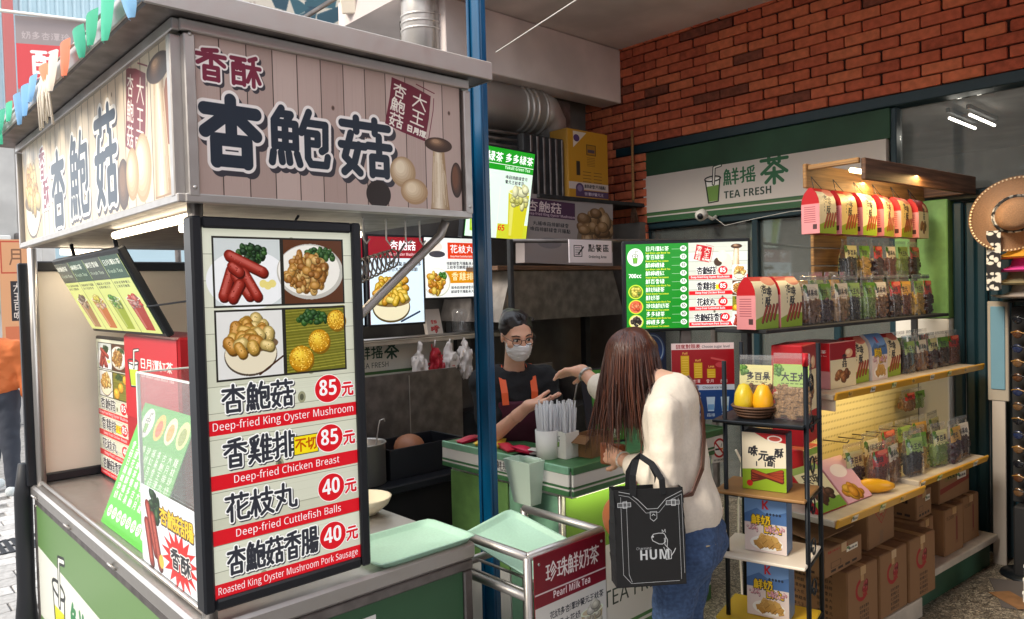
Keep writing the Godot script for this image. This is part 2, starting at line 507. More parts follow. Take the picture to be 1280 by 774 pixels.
# ---------------------------------------------------------------- a printed sheet
class Sheet:
	var im: Image
	var w: int
	var h: int
	var s := 2.0
	var rnd := RandomNumberGenerator.new()
	func _init(ww: int, hh: int, c: Color, ss := 2.0) -> void:
		w = ww; h = hh; s = ss
		im = Image.create(int(ww * s), int(hh * s), false, Image.FORMAT_RGB8)
		im.fill(c)
		rnd.seed = 5
	func rect(x: float, y: float, ww: float, hh: float, c: Color) -> void:
		im.fill_rect(Rect2i(int(x * s), int(y * s), maxi(1, int(ww * s)), maxi(1, int(hh * s))), c)
	func frame(x: float, y: float, ww: float, hh: float, t: float, c: Color) -> void:
		rect(x, y, ww, t, c); rect(x, y + hh - t, ww, t, c); rect(x, y, t, hh, c); rect(x + ww - t, y, t, hh, c)
	func poly(pts: PackedVector2Array, c: Color) -> void:
		var y0 := 1e9
		var y1 := -1e9
		for p in pts:
			y0 = minf(y0, p.y); y1 = maxf(y1, p.y)
		var n := pts.size()
		for y in range(maxi(0, int(y0 * s)), mini(im.get_height() - 1, int(y1 * s)) + 1):
			var yc := (y + 0.5) / s
			var xs := []
			for i in n:
				var a := pts[i]
				var b := pts[(i + 1) % n]
				if (a.y <= yc) != (b.y <= yc):
					xs.append((a.x + (b.x - a.x) * (yc - a.y) / (b.y - a.y)) * s)
			xs.sort()
			for i in range(0, xs.size() - 1, 2):
				var x0 := int(round(xs[i]))
				var x1 := int(round(xs[i + 1]))
				if x1 > x0: im.fill_rect(Rect2i(x0, y, x1 - x0, 1), c)
	func ell(cx: float, cy: float, rx: float, ry: float, c: Color) -> void:
		for y in range(int((cy - ry) * s), int((cy + ry) * s) + 1):
			if y < 0 or y >= im.get_height(): continue
			var d := ((y + 0.5) / s - cy) / ry
			if absf(d) >= 1.0: continue
			var hw := rx * sqrt(1.0 - d * d)
			var x0 := int(round((cx - hw) * s))
			var x1 := int(round((cx + hw) * s))
			if x1 > x0: im.fill_rect(Rect2i(x0, y, x1 - x0, 1), c)
	func line(a: Vector2, b: Vector2, t: float, c: Color, round_ends := true) -> void:
		var d := b - a
		if d.length() < 1e-4: d = Vector2(1e-3, 0)
		var n := d.normalized().orthogonal() * t * 0.5
		poly(PackedVector2Array([a + n, b + n, b - n, a - n]), c)
		if round_ends:
			ell(a.x, a.y, t * 0.5, t * 0.5, c); ell(b.x, b.y, t * 0.5, t * 0.5, c)
	func path(pts: Array, t: float, c: Color) -> void:
		for i in pts.size() - 1: line(pts[i], pts[i + 1], t, c)
	func glyph(lines: Array, x: float, y: float, ww: float, hh: float, t: float, c: Color, slant := 0.0) -> void:
		for l in lines:
			for i in l.size() - 1:
				var a: Vector2 = l[i]
				var b: Vector2 = l[i + 1]
				line(Vector2(x + a.x * ww + (0.5 - a.y) * slant * hh, y + a.y * hh), Vector2(x + b.x * ww + (0.5 - b.y) * slant * hh, y + b.y * hh), t, c, t * s > 2.5)
	func tris(pts: PackedVector2Array, c: Color) -> void:
		for i in range(0, pts.size(), 3):
			poly(PackedVector2Array([pts[i], pts[i + 1], pts[i + 2]]), c)
	# heaps of small lumps: how a photo of fried food prints
	func heap(cx: float, cy: float, rx: float, ry: float, n: int, r0: float, r1: float, cols: Array) -> void:
		for i in n:
			var a := rnd.randf() * TAU
			var d := sqrt(rnd.randf())
			var x := cx + cos(a) * d * rx
			var y := cy + sin(a) * d * ry
			var r := rnd.randf_range(r0, r1)
			var k: Color = cols[rnd.randi() % cols.size()]
			var e := rnd.randf_range(0.7, 1.3)
			ell(x + r * 0.14, y + r * 0.2, r * e * 1.1, r / e * 1.1, k.darkened(0.45))
			for j in 5:
				var t := j / 5.0
				var c := k.darkened(0.22 * (1.0 - t)).lightened(0.3 * t * t)
				ell(x - r * 0.22 * t + rnd.randf_range(-0.1, 0.1) * r, y - r * 0.28 * t + rnd.randf_range(-0.1, 0.1) * r, r * e * (1.0 - 0.75 * t), r / e * (1.0 - 0.75 * t), c)
	# a printed photo is softer than the lettering round it
	func soften(x: float, y: float, ww: float, hh: float, f: float) -> void:
		var r := Rect2i(int(x * s), int(y * s), int(ww * s), int(hh * s)).intersection(Rect2i(Vector2i.ZERO, im.get_size()))
		var t := im.get_region(r)
		t.resize(int(r.size.x / f), int(r.size.y / f), Image.INTERPOLATE_BILINEAR)
		t.resize(r.size.x, r.size.y, Image.INTERPOLATE_CUBIC)
		im.blit_rect(t, Rect2i(Vector2i.ZERO, r.size), r.position)
	func sausage(a: Vector2, b: Vector2, t: float, k: Color) -> void:
		line(a + Vector2(t * 0.1, t * 0.16), b + Vector2(t * 0.1, t * 0.16), t * 1.04, k.darkened(0.6))
		for j in 6:
			var u := j / 6.0
			var o := Vector2(-0.06, -0.2) * t * u
			line(a.lerp(b, u * 0.06) + o, b.lerp(a, u * 0.06) + o, t * (1.0 - u * 0.82), k.darkened(0.35 * (1.0 - u)).lightened(0.35 * u * u))
		for j in 8:
			var q := a.lerp(b, rnd.randf())
			ell(q.x + rnd.randf_range(-0.3, 0.3) * t, q.y + rnd.randf_range(-0.3, 0.3) * t, t * 0.06, t * 0.04, k.darkened(0.4) if rnd.randf() < 0.5 else k.lightened(0.3))
	func planks(x: float, y: float, ww: float, hh: float, n: int, base: Color, dark: Color, vertical := true) -> void:
		for i in n:
			var a := float(i) / n
			var k := base.lerp(dark, rnd.randf() * 0.26)
			var r := Rect2(x + a * ww, y, ww / n, hh) if vertical else Rect2(x, y + a * hh, ww, hh / n)
			rect(r.position.x, r.position.y, r.size.x, r.size.y, k)
			for g in 26:
				var kk := k.lerp(dark, rnd.randf() * 0.22) if rnd.randf() < 0.6 else k.lightened(rnd.randf() * 0.1)
				var t := rnd.randf_range(0.4, 1.6)
				if vertical:
					var l := hh * rnd.randf_range(0.2, 0.9)
					rect(r.position.x + rnd.randf() * (r.size.x - t), y + rnd.randf() * (hh - l), t, l, kk)
				else:
					var l := ww * rnd.randf_range(0.2, 0.9)
					rect(x + rnd.randf() * (ww - l), r.position.y + rnd.randf() * (r.size.y - t), l, t, kk)
			if rnd.randf() < 0.55:
				var kx := r.position.x + r.size.x * rnd.randf_range(0.3, 0.7)
				var ky := r.position.y + r.size.y * rnd.randf_range(0.1, 0.9)
				ell(kx, ky, hh * 0.012 + 1.0, hh * 0.016 + 1.0, dark)
				ell(kx, ky, hh * 0.006 + 0.5, hh * 0.009 + 0.5, dark.darkened(0.4))
			if vertical:
				rect(r.end.x - 4.0, y, 7.0, hh, dark.darkened(0.3))
				rect(r.end.x - 1.5, y, 3.5, hh, dark.darkened(0.7))
			else: rect(x, r.end.y - 1.5, ww, 2.0, dark.darkened(0.25))
	func mushroom(cx: float, top: float, hh: float, lean := 0.0) -> void:
		var st := PackedVector2Array()
		for k in 9:
			var t := k / 8.0
			st.append(Vector2(cx + lean * hh * t - hh * (0.10 + 0.07 * t * t), top + hh * (0.12 + 0.88 * t)))
		for k in 9:
			var t := 1.0 - k / 8.0
			st.append(Vector2(cx + lean * hh * t + hh * (0.10 + 0.08 * t * t), top + hh * (0.12 + 0.88 * t)))
		poly(st, Color(0.6, 0.47, 0.33))
		for k in 15:
			var o := (k - 7) / 7.0
			var c := Color(0.66, 0.53, 0.38).lerp(Color(0.96, 0.9, 0.8), clampf(1.1 - absf(o + 0.15) * 1.1, 0.0, 1.0))
			line(Vector2(cx + o * hh * 0.09, top + hh * 0.16), Vector2(cx + o * hh * 0.15 + lean * hh, top + hh * 0.985), hh * 0.024, c, false)
		for k in 40:
			var o := rnd.randf_range(-1, 1)
			line(Vector2(cx + o * hh * 0.1, top + hh * rnd.randf_range(0.2, 0.5)), Vector2(cx + o * hh * 0.14 + lean * hh, top + hh * rnd.randf_range(0.6, 0.97)), hh * 0.005, Color(0.78, 0.66, 0.5).lerp(Color(0.98, 0.93, 0.84), rnd.randf()))
		ell(cx, top + hh * 0.135, hh * 0.2, hh * 0.075, Color(0.62, 0.5, 0.38))
		for k in 8:
			var t := k / 7.0
			ell(cx - hh * 0.05 * t, top + hh * (0.105 - 0.045 * t), hh * (0.25 - 0.19 * t), hh * (0.1 - 0.075 * t), Color(0.24, 0.15, 0.1).lerp(Color(0.7, 0.55, 0.42), t * t))
	func done() -> ImageTexture:
		im.resize(w, h, Image.INTERPOLATE_BILINEAR if s <= 2.0 else Image.INTERPOLATE_LANCZOS)
		return ImageTexture.create_from_image(im)

func han(sh: Sheet, text: String, x: float, y: float, size: float, t: float, c: Color, gap := 1.08, wide := 1.0, slant := 0.0) -> float:
	for ch in text:
		if ch != " ":
			sh.glyph(glyph_lines(ch), x, y, size * wide, size, t, c, slant)
		x += size * wide * gap
	return x

# characters with a white rim and a drop shadow, as printed on the signs
func han_rim(sh: Sheet, text: String, x: float, y: float, size: float, t: float, c: Color, rim: Color, rt: float, gap := 1.08, wide := 1.0, shadow := 0.03) -> void:
	if shadow > 0.0: han(sh, text, x + size * shadow, y + size * shadow * 1.3, size, t + rt * 2.0, Color(0.22, 0.21, 0.24), gap, wide)
	han(sh, text, x, y, size, t + rt * 2.0, rim, gap, wide)
	han(sh, text, x, y, size, t, c, gap, wide)

var text_cache := {}
var fonts := {}
func latin(sh: Sheet, text: String, x: float, y: float, size: float, c: Color, bold := true, squeeze := 1.0, face := "Droid Sans", centre := false) -> float:
	var key := face + ("b" if bold else "r")
	if not fonts.has(key):
		var f := SystemFont.new()
		f.font_names = PackedStringArray([face])
		f.font_weight = 700 if bold else 400
		fonts[key] = f
	var id := key + text
	if not text_cache.has(id):
		var tm := TextMesh.new()
		tm.font = fonts[key]
		tm.text = text
		tm.font_size = 64
		tm.pixel_size = 1.0
		tm.depth = 0.0
		tm.horizontal_alignment = HORIZONTAL_ALIGNMENT_LEFT
		tm.vertical_alignment = VERTICAL_ALIGNMENT_BOTTOM
		var pts := PackedVector2Array()
		var wide := 0.0
		for sfc in tm.get_surface_count():
			var a := tm.surface_get_arrays(sfc)
			var vv: PackedVector3Array = a[Mesh.ARRAY_VERTEX]
			var ii = a[Mesh.ARRAY_INDEX]
			var nn: PackedVector3Array = a[Mesh.ARRAY_NORMAL]
			var list: PackedInt32Array = ii if ii != null else PackedInt32Array(range(vv.size()))
			for i in list:
				pts.append(Vector2(vv[i].x, -vv[i].y))
				wide = maxf(wide, vv[i].x)
		text_cache[id] = [pts, wide]
	var k := size / 64.0
	var got: Array = text_cache[id]
	if centre: x -= got[1] * k * squeeze * 0.5
	var out := PackedVector2Array()
	for p in got[0]:
		out.append(Vector2(x + p.x * k * squeeze, y + p.y * k + size * 0.2))
	sh.tris(out, c)
	return x + got[1] * k * squeeze
# ---------------------------------------------------------------- what is printed on the signs, screens and packets
const INK := Color(0.13, 0.14, 0.17)
const WINE := Color(0.45, 0.11, 0.2)
const RED := Color(0.86, 0.1, 0.15)
const TEAGREEN := Color(0.2, 0.45, 0.26)
const FRIED := [Color(0.94, 0.73, 0.3), Color(0.9, 0.64, 0.22), Color(0.97, 0.84, 0.48), Color(0.85, 0.57, 0.18)]

func cup(sh: Sheet, x: float, y: float, hh: float, drink: Color, ink := Color(0.1, 0.13, 0.12)) -> void:
	var t := hh * 0.035
	var ww := hh * 0.42
	sh.poly(PackedVector2Array([Vector2(x, y + hh * 0.38), Vector2(x + ww, y + hh * 0.34), Vector2(x + ww * 0.86, y + hh * 0.98), Vector2(x + ww * 0.2, y + hh)]), Color(0.97, 0.97, 0.95))
	sh.poly(PackedVector2Array([Vector2(x + ww * 0.07, y + hh * 0.56), Vector2(x + ww * 0.95, y + hh * 0.54), Vector2(x + ww * 0.84, y + hh * 0.96), Vector2(x + ww * 0.22, y + hh * 0.97)]), drink)
	sh.path([Vector2(x, y + hh * 0.38), Vector2(x + ww * 0.2, y + hh), Vector2(x + ww * 0.86, y + hh * 0.98), Vector2(x + ww, y + hh * 0.34)], t, ink)
	var lid := []
	for k in 17:
		var a := TAU * k / 16
		lid.append(Vector2(x + ww * 0.5 + cos(a) * ww * 0.54, y + hh * 0.36 + sin(a) * hh * 0.07))
	sh.path(lid, t, ink)
	sh.path([Vector2(x + ww * 0.55, y + hh * 0.5), Vector2(x + ww * 0.62, y + hh * 0.06), Vector2(x + ww * 1.05, y + hh * 0.03)], t * 2.6, ink)
	sh.path([Vector2(x + ww * 0.55, y + hh * 0.5), Vector2(x + ww * 0.62, y + hh * 0.06), Vector2(x + ww * 1.05, y + hh * 0.03)], t * 1.1, Color(0.95, 0.96, 0.92))

func stamp(sh: Sheet, x: float, y: float, size: float, c := WINE, tall := 1.0) -> void:
	var p := func(u: float, v: float) -> Vector2: return Vector2(x + size * (u - v * 0.18), y + size * tall * (v * 0.94 + u * 0.22))
	sh.poly(PackedVector2Array([p.call(0.02, 0.02), p.call(0.5, 0.0), p.call(0.98, 0.03), p.call(1.0, 0.5), p.call(0.97, 0.99), p.call(0.4, 1.0), p.call(0.0, 0.97), p.call(0.03, 0.4)]), c)
	var w := Color(0.96, 0.93, 0.88)
	var put := func(ch: String, u: float, v: float, k: float) -> void:
		for l in glyph_lines(ch):
			for i in l.size() - 1:
				sh.line(p.call(u + l[i].x * k, v + l[i].y * k * 0.85), p.call(u + l[i + 1].x * k, v + l[i + 1].y * k * 0.85), size * 0.032, w)
	put.call("杏", 0.08, 0.08, 0.32); put.call("鮑", 0.08, 0.38, 0.32); put.call("菇", 0.08, 0.68, 0.32)
	put.call("大", 0.54, 0.08, 0.38); put.call("王", 0.54, 0.42, 0.38)
	put.call("日", 0.5, 0.8, 0.15); put.call("月", 0.66, 0.8, 0.15); put.call("潭", 0.82, 0.8, 0.15)
	sh.path([p.call(1.06, 0.05), p.call(1.08, 0.3), p.call(1.05, 0.95)], size * 0.018, c)
	sh.path([p.call(0.6, -0.07), p.call(1.06, -0.06)], size * 0.02, c)

func sausages(sh: Sheet, x: float, y: float, ww: float, hh: float) -> void:
	sh.rect(x, y, ww, hh, Color(0.8, 0.83, 0.82))
	sh.ell(x + ww * 0.5, y + hh * 0.62, ww * 0.62, hh * 0.45, Color(0.93, 0.94, 0.94))
	sh.heap(x + ww * 0.55, y + hh * 0.22, ww * 0.22, hh * 0.13, 60, ww * 0.02, ww * 0.05, [Color(0.13, 0.28, 0.1), Color(0.2, 0.38, 0.14), Color(0.08, 0.2, 0.08)])
	for k in [[0.22, 0.25, 0.72, 0.5], [0.12, 0.85, 0.24, 0.48], [0.3, 0.55, 0.5, 0.85], [0.42, 0.5, 0.62, 0.86], [0.25, 0.88, 0.36, 0.68], [0.26, 0.42, 0.36, 0.5]]:
		var a := Vector2(x + ww * k[0], y + hh * k[1])
		var b := Vector2(x + ww * k[2], y + hh * k[3])
		sh.sausage(a, b, ww * 0.15, Color(0.7, 0.15, 0.09))
	for k in 3: sh.ell(x + ww * (0.72 + 0.07 * k), y + hh * (0.68 + 0.03 * (k % 2)), ww * 0.06, hh * 0.06, Color(0.9, 0.84, 0.5))
	sh.soften(x, y, ww, hh, 3.0)

func cutlet(sh: Sheet, x: float, y: float, ww: float, hh: float) -> void:
	sh.rect(x, y, ww, hh, Color(0.35, 0.2, 0.12))
	sh.ell(x + ww * 0.45, y + hh * 0.5, ww * 0.56, hh * 0.44, Color(0.75, 0.74, 0.7))
	sh.ell(x + ww * 0.43, y + hh * 0.48, ww * 0.52, hh * 0.4, Color(0.93, 0.92, 0.88))
	sh.heap(x + ww * 0.62, y + hh * 0.22, ww * 0.25, hh * 0.09, 50, ww * 0.02, ww * 0.05, [Color(0.13, 0.3, 0.1), Color(0.22, 0.4, 0.14)])
	sh.heap(x + ww * 0.38, y + hh * 0.52, ww * 0.34, hh * 0.3, 170, ww * 0.02, ww * 0.07, [Color(0.82, 0.58, 0.24), Color(0.7, 0.45, 0.16), Color(0.9, 0.72, 0.4), Color(0.62, 0.38, 0.12)])
	sh.soften(x, y, ww, hh, 3.0)

func bowl(sh: Sheet, x: float, y: float, ww: float, hh: float, ground := Color(0.88, 0.88, 0.86)) -> void:
	sh.rect(x, y, ww, hh, ground)
	sh.ell(x + ww * 0.5, y + hh * 0.66, ww * 0.4, hh * 0.32, Color(0.3, 0.25, 0.2))
	sh.ell(x + ww * 0.5, y + hh * 0.64, ww * 0.39, hh * 0.31, Color(0.9, 0.86, 0.75))
	sh.ell(x + ww * 0.5, y + hh * 0.5, ww * 0.42, hh * 0.13, Color(0.45, 0.36, 0.26))
	for k in 34:
		var p := Vector2(x + ww * (0.5 + 0.36 * sh.rnd.randf_range(-1, 1) * (0.55 + 0.45 * k / 34.0)), y + hh * lerpf(0.16, 0.56, k / 34.0) + hh * 0.05 * sh.rnd.randf_range(-1, 1))
		var u := Vector2.from_angle(sh.rnd.randf() * PI) * ww * sh.rnd.randf_range(0.03, 0.08)
		sh.sausage(p - u * 0.7, p + u * 0.7, ww * sh.rnd.randf_range(0.13, 0.19), FRIED[sh.rnd.randi() % 4])
	sh.line(Vector2(x + ww * 0.62, y + hh * 0.97), Vector2(x + ww * 0.99, y + hh * 0.72), ww * 0.025, Color(0.25, 0.14, 0.08))
	sh.soften(x, y, ww, hh, 3.0)

func balls(sh: Sheet, x: float, y: float, ww: float, hh: float) -> void:
	sh.rect(x, y, ww, hh, Color(0.42, 0.42, 0.12))
	for k in 22:
		sh.line(Vector2(x, y + hh * (k + 0.5) / 22.0), Vector2(x + ww, y + hh * (k - 0.6) / 22.0), hh * 0.018, Color(0.68, 0.66, 0.25).lerp(Color(0.5, 0.48, 0.16), sh.rnd.randf()))
	sh.heap(x + ww * 0.45, y + hh * 0.14, ww * 0.25, hh * 0.1, 40, ww * 0.02, ww * 0.05, [Color(0.13, 0.3, 0.1), Color(0.2, 0.4, 0.12)])
	for k in [[0.24, 0.78, 0.2], [0.55, 0.52, 0.18], [0.86, 0.2, 0.16]]:
		sh.ell(x + ww * (k[0] + 0.02), y + hh * (k[1] + 0.03), ww * k[2], hh * k[2] * 1.05, Color(0.5, 0.36, 0.05))
		sh.ell(x + ww * k[0], y + hh * k[1], ww * k[2], hh * k[2], Color(0.88, 0.68, 0.12))
		for j in 7: sh.ell(x + ww * (k[0] - 0.008 * j), y + hh * (k[1] - 0.012 * j), ww * k[2] * (1.0 - 0.12 * j), hh * k[2] * (1.0 - 0.12 * j), Color(0.74, 0.5, 0.05).lerp(Color(0.98, 0.84, 0.28), j / 6.0))
		for j in 120:
			var rr: float = k[2] * sqrt(sh.rnd.randf())
			var an := sh.rnd.randf() * TAU
			sh.ell(x + ww * (k[0] + cos(an) * rr), y + hh * (k[1] + sin(an) * rr), ww * 0.009, hh * 0.008, Color(0.7, 0.46, 0.04) if sh.rnd.randf() < 0.5 else Color(1.0, 0.88, 0.4))
	sh.soften(x, y, ww, hh, 3.0)

func drink(sh: Sheet, x: float, y: float, ww: float, hh: float, c: Color, fruit: Color) -> void:
	sh.poly(PackedVector2Array([Vector2(x, y + hh * 0.15), Vector2(x + ww, y + hh * 0.15), Vector2(x + ww * 0.84, y + hh), Vector2(x + ww * 0.16, y + hh)]), c)
	sh.poly(PackedVector2Array([Vector2(x + ww * 0.08, y + hh * 0.2), Vector2(x + ww * 0.3, y + hh * 0.2), Vector2(x + ww * 0.32, y + hh * 0.95), Vector2(x + ww * 0.2, y + hh * 0.95)]), c.lightened(0.3))
	sh.heap(x + ww * 0.5, y + hh * 0.28, ww * 0.4, hh * 0.12, 22, ww * 0.06, ww * 0.14, [c.lightened(0.35), c.lightened(0.55), fruit])
	sh.ell(x + ww * 0.5, y + hh * 0.15, ww * 0.54, hh * 0.06, Color(0.9, 0.94, 0.85))
	sh.ell(x + ww * 0.5, y + hh * 0.15, ww * 0.46, hh * 0.045, c.lightened(0.25))
	sh.heap(x + ww * 0.55, y + hh * 0.1, ww * 0.3, hh * 0.05, 7, ww * 0.1, ww * 0.18, [fruit, fruit.lightened(0.3)])

# lines of small print
func small_print(sh: Sheet, text: String, x: float, y: float, size: float, c: Color, n: int, gap := 1.12) -> void:
	var s := ""
	for i in n: s += text[(i * 7 + int(x + y)) % text.length()]
	han(sh, s, x, y, size, maxf(size * 0.1, 0.8), c, gap)

var print_cache := {}
func once(called: String, maker: Callable) -> Texture2D:
	if not print_cache.has(called): print_cache[called] = maker.call()
	return print_cache[called]

const SOME := "香杏鮑菇大王日月潭雞排花枝丸腸珍珠鮮奶茶搖點餐紅綠多百味果元古"

func print_front_sign() -> Texture2D:
	var sh := Sheet.new(1280, 560, Color.WHITE)
	sh.rnd.seed = 11
	sh.planks(0, 0, 1280, 560, 12, Color(0.8, 0.71, 0.67), Color(0.48, 0.37, 0.33))  # planks darker and pinker than the side print: shade put into the colour
	han_rim(sh, "香酥", 14, 40, 112, 16, Color(0.5, 0.13, 0.24), Color(0.97, 0.94, 0.92), 7, 1.14, 1.06, 0.07)
	var dark := Color(0.12, 0.17, 0.23)
	han_rim(sh, "杏", 22, 205, 245, 46, dark, Color(0.97, 0.94, 0.92), 12, 1.1, 0.98, 0.06)
	han_rim(sh, "鮑", 298, 208, 218, 30, dark, Color(0.97, 0.94, 0.92), 12, 1.1, 1.2, 0.06)
	han_rim(sh, "菇", 612, 198, 240, 33, dark, Color(0.97, 0.94, 0.92), 12, 1.1, 1.08, 0.06)
	stamp(sh, 884, 4, 226)
	sh.ell(800, 512, 64, 58, Color(0.16, 0.11, 0.1))
	for k in 6: sh.ell(934 - k * 3, 408 - k * 4, 70 - k * 9, 66 - k * 8, Color(0.7, 0.57, 0.42).lerp(Color(0.95, 0.88, 0.76), k / 5.0))
	for k in 6: sh.ell(995 - k * 3, 488 - k * 3, 76 - k * 10, 56 - k * 7, Color(0.7, 0.56, 0.4).lerp(Color(0.95, 0.87, 0.74), k / 5.0))
	for k in 5: sh.ell(1246 - k * 2, 420 - k * 3, 36 - k * 5, 80 - k * 8, Color(0.2, 0.11, 0.07).lerp(Color(0.45, 0.27, 0.16), k / 4.0))
	sh.mushroom(1142, 236, 324, 0.0)
	sh.soften(730, 240, 550, 320, 2.0)
	return sh.done()

func print_side_sign() -> Texture2D:
	var sh := Sheet.new(1600, 330, Color.WHITE)
	sh.rnd.seed = 12
	sh.planks(0, 0, 1600, 330, 24, Color(0.9, 0.84, 0.74), Color(0.66, 0.55, 0.42))
	bowl(sh, 0, 60, 300, 270, Color(0.8, 0.72, 0.58))
	han_rim(sh, "香", 285, 40, 100, 12, Color(0.5, 0.13, 0.24), Color.WHITE, 6, 1.0, 0.8); han_rim(sh, "酥", 330, 140, 100, 12, Color(0.5, 0.13, 0.24), Color.WHITE, 6, 1.0, 0.8)
	var dark := Color(0.14, 0.22, 0.3)
	han_rim(sh, "杏", 455, 86, 225, 34, dark, Color(0.98, 0.96, 0.92), 10, 1.1, 0.78)
	han_rim(sh, "鮑", 700, 70, 230, 25, dark, Color(0.98, 0.96, 0.92), 10, 1.1, 0.9)
	han_rim(sh, "菇", 985, 44, 255, 28, dark, Color(0.98, 0.96, 0.92), 10, 1.1, 0.78)
	stamp(sh, 1290, -8, 150, Color(0.48, 0.1, 0.16), 1.35)
	for k in 5: sh.ell(1235 - k * 2, 265 - k * 3, 48 - k * 7, 62 - k * 8, Color(0.26, 0.17, 0.11).lerp(Color(0.5, 0.36, 0.24), k / 4.0))
	for k in 6: sh.ell(1390 - k * 4, 245 - k * 4, 64 - k * 8, 78 - k * 9, Color(0.72, 0.6, 0.44).lerp(Color(0.97, 0.9, 0.78), k / 5.0))
	for k in 6: sh.ell(1310 - k * 3, 250 - k * 3, 50 - k * 7, 62 - k * 8, Color(0.7, 0.57, 0.4).lerp(Color(0.95, 0.87, 0.72), k / 5.0))
	sh.ell(1575, 150, 26, 70, Color(0.55, 0.3, 0.12))
	sh.mushroom(1520, 14, 312, 0.02)
	sh.soften(1180, 0, 420, 330, 2.0)
	return sh.done()

func print_menu_board() -> Texture2D:
	var sh := Sheet.new(600, 1280, Color.WHITE)
	sh.rnd.seed = 13
	sh.planks(0, 0, 600, 1280, 14, Color(0.87, 0.88, 0.8), Color(0.6, 0.6, 0.48), false)
	sausages(sh, 44, 34, 250, 236); cutlet(sh, 306, 34, 250, 236)
	bowl(sh, 44, 290, 250, 236); balls(sh, 306, 290, 250, 236)
	for r in [[44, 34], [306, 34], [44, 290], [306, 290]]:
		sh.frame(r[0] - 6, r[1] - 6, 262, 248, 7, Color(0.16, 0.15, 0.13))
	var rows := [["杏鮑菇", "85", "Deep-fried King Oyster Mushroom", 545, 34.0], ["香雞排", "85", "Deep-fried Chicken Breast", 735, 33.0], ["花枝丸", "40", "Deep-fried Cuttlefish Balls", 925, 33.0], ["杏鮑菇香腸", "40", "Roasted King Oyster Mushroom Pork Sausage", 1112, 31.0]]
	for k in 4:
		var r: Array = rows[k]
		var y: float = r[3]
		var n: int = r[0].length()
		var cw := 0.9 if n == 3 else 0.7
		han_rim(sh, r[0], 52, y, 98, 11.5, Color(0.2, 0.21, 0.24), Color(0.99, 0.99, 0.97), 5, 1.06, cw, 0.035)
		if k == 1:
			sh.rect(322, y + 26, 104, 72, Color(0.98, 0.88, 0.1)); sh.frame(322, y + 26, 104, 72, 3, Color(0.15, 0.15, 0.1))
			han(sh, "不切", 328, y + 36, 50, 6.5, Color(0.75, 0.35, 0.02), 0.98, 0.94)
		var ex := 478.0
		sh.ell(ex - 2, y + 54, 60, 55, Color(0.99, 0.97, 0.95)); sh.ell(ex - 2, y + 54, 57, 52, RED)
		latin(sh, r[1], ex - 4, y + 83, 82, Color.WHITE, true, 0.9, "Droid Sans", true)
		han_rim(sh, "元", 536, y + 34, 56, 8.5, RED, Color.WHITE, 3, 1.0, 0.92, 0.0)
		sh.rect(0, y + 118, 600, 52, RED)
		var full: Array = [latin(sh, r[2], 0, -500, r[4] * 1.12, Color.WHITE, false)]
		var sq: float = minf(1.0, 570.0 / full[0]) if k != 1 and k != 2 else minf(1.0, 430.0 / full[0])
		latin(sh, r[2], 300, y + 156, r[4] * 1.12, Color.WHITE, false, sq, "Droid Sans", true)
	return sh.done()

func print_drinks_board() -> Texture2D:
	var sh := Sheet.new(512, 384, Color(0.86, 0.9, 0.55))
	sh.rnd.seed = 14
	var tops := [["珍珠奶茶", Color(0.62, 0.45, 0.28)], ["檸檬紅茶", Color(0.75, 0.42, 0.2)], ["鮮百香綠", Color(0.6, 0.68, 0.2)], ["日月潭紅茶", Color(0.66, 0.18, 0.14)]]
	for k in 4:
		sh.rect(k * 128, 0, 126, 110, Color(0.17, 0.33, 0.26) if k % 2 else Color(0.25, 0.3, 0.27))
		han(sh, tops[k][0], k * 128 + 6, 18, 26, 3.0, Color(0.94, 0.95, 0.9), 1.05, 0.84)
		latin(sh, "Fresh Tea", k * 128 + 10, 82, 22, Color(0.85, 0.9, 0.8), false)
		sh.rect(k * 128 + 125, 100, 3, 284, Color(0.4, 0.48, 0.2))
		small_print(sh, SOME, k * 128 + 8, 122, 13, Color(0.3, 0.34, 0.2), 7); small_print(sh, SOME, k * 128 + 8, 140, 13, Color(0.3, 0.34, 0.2), 6)
		drink(sh, k * 128 + 26, 180, 82, 190, tops[k][1], [Color(0.25, 0.16, 0.1), Color(0.92, 0.86, 0.3), Color(0.3, 0.6, 0.15), Color(0.86, 0.2, 0.14)][k])
	return sh.done()

func print_red_box() -> Texture2D:
	var sh := Sheet.new(400, 420, Color(0.78, 0.1, 0.15))
	cup(sh, 30, 60, 200, Color(0.75, 0.82, 0.2))
	han(sh, "日月潭紅茶", 130, 105, 50, 6, Color(0.98, 0.95, 0.92), 1.06, 0.92)
	latin(sh, "Sun Moon Lake Black Tea", 132, 200, 21, Color(0.98, 0.92, 0.9), true, 0.95)
	return sh.done()

func print_green_card() -> Texture2D:
	var sh := Sheet.new(360, 400, Color(0.36, 0.72, 0.26))
	sh.rnd.seed = 15
	sh.ell(70, 60, 42, 48, Color(0.95, 0.96, 0.92)); cup(sh, 54, 26, 66, Color(0.5, 0.75, 0.2))
	for k in 3:
		sh.ell(160 + k * 78, 62, 34, 42, [Color(0.95, 0.8, 0.3), Color(0.98, 0.94, 0.8), Color(0.9, 0.94, 0.6)][k])
		sh.ell(160 + k * 78, 66, 20, 27, [Color(0.9, 0.4, 0.1), Color(0.96, 0.66, 0.15), Color(0.6, 0.66, 0.2)][k])
	for k in 9:
		for j in 7:
			han(sh, SOME[(k * 5 + j * 3) % SOME.length()], 22 + k * 37, 128 + j * 27, 24, 2.6, Color(0.96, 0.98, 0.94))
		sh.ell(34 + k * 37, 355, 15, 18, Color(0.96, 0.98, 0.94))
		latin(sh, ["30", "35", "40", "45", "50"][k % 5], 34 + k * 37, 364, 22, Color(0.3, 0.6, 0.2), true, 1.0, "Droid Sans", true)
	return sh.done()

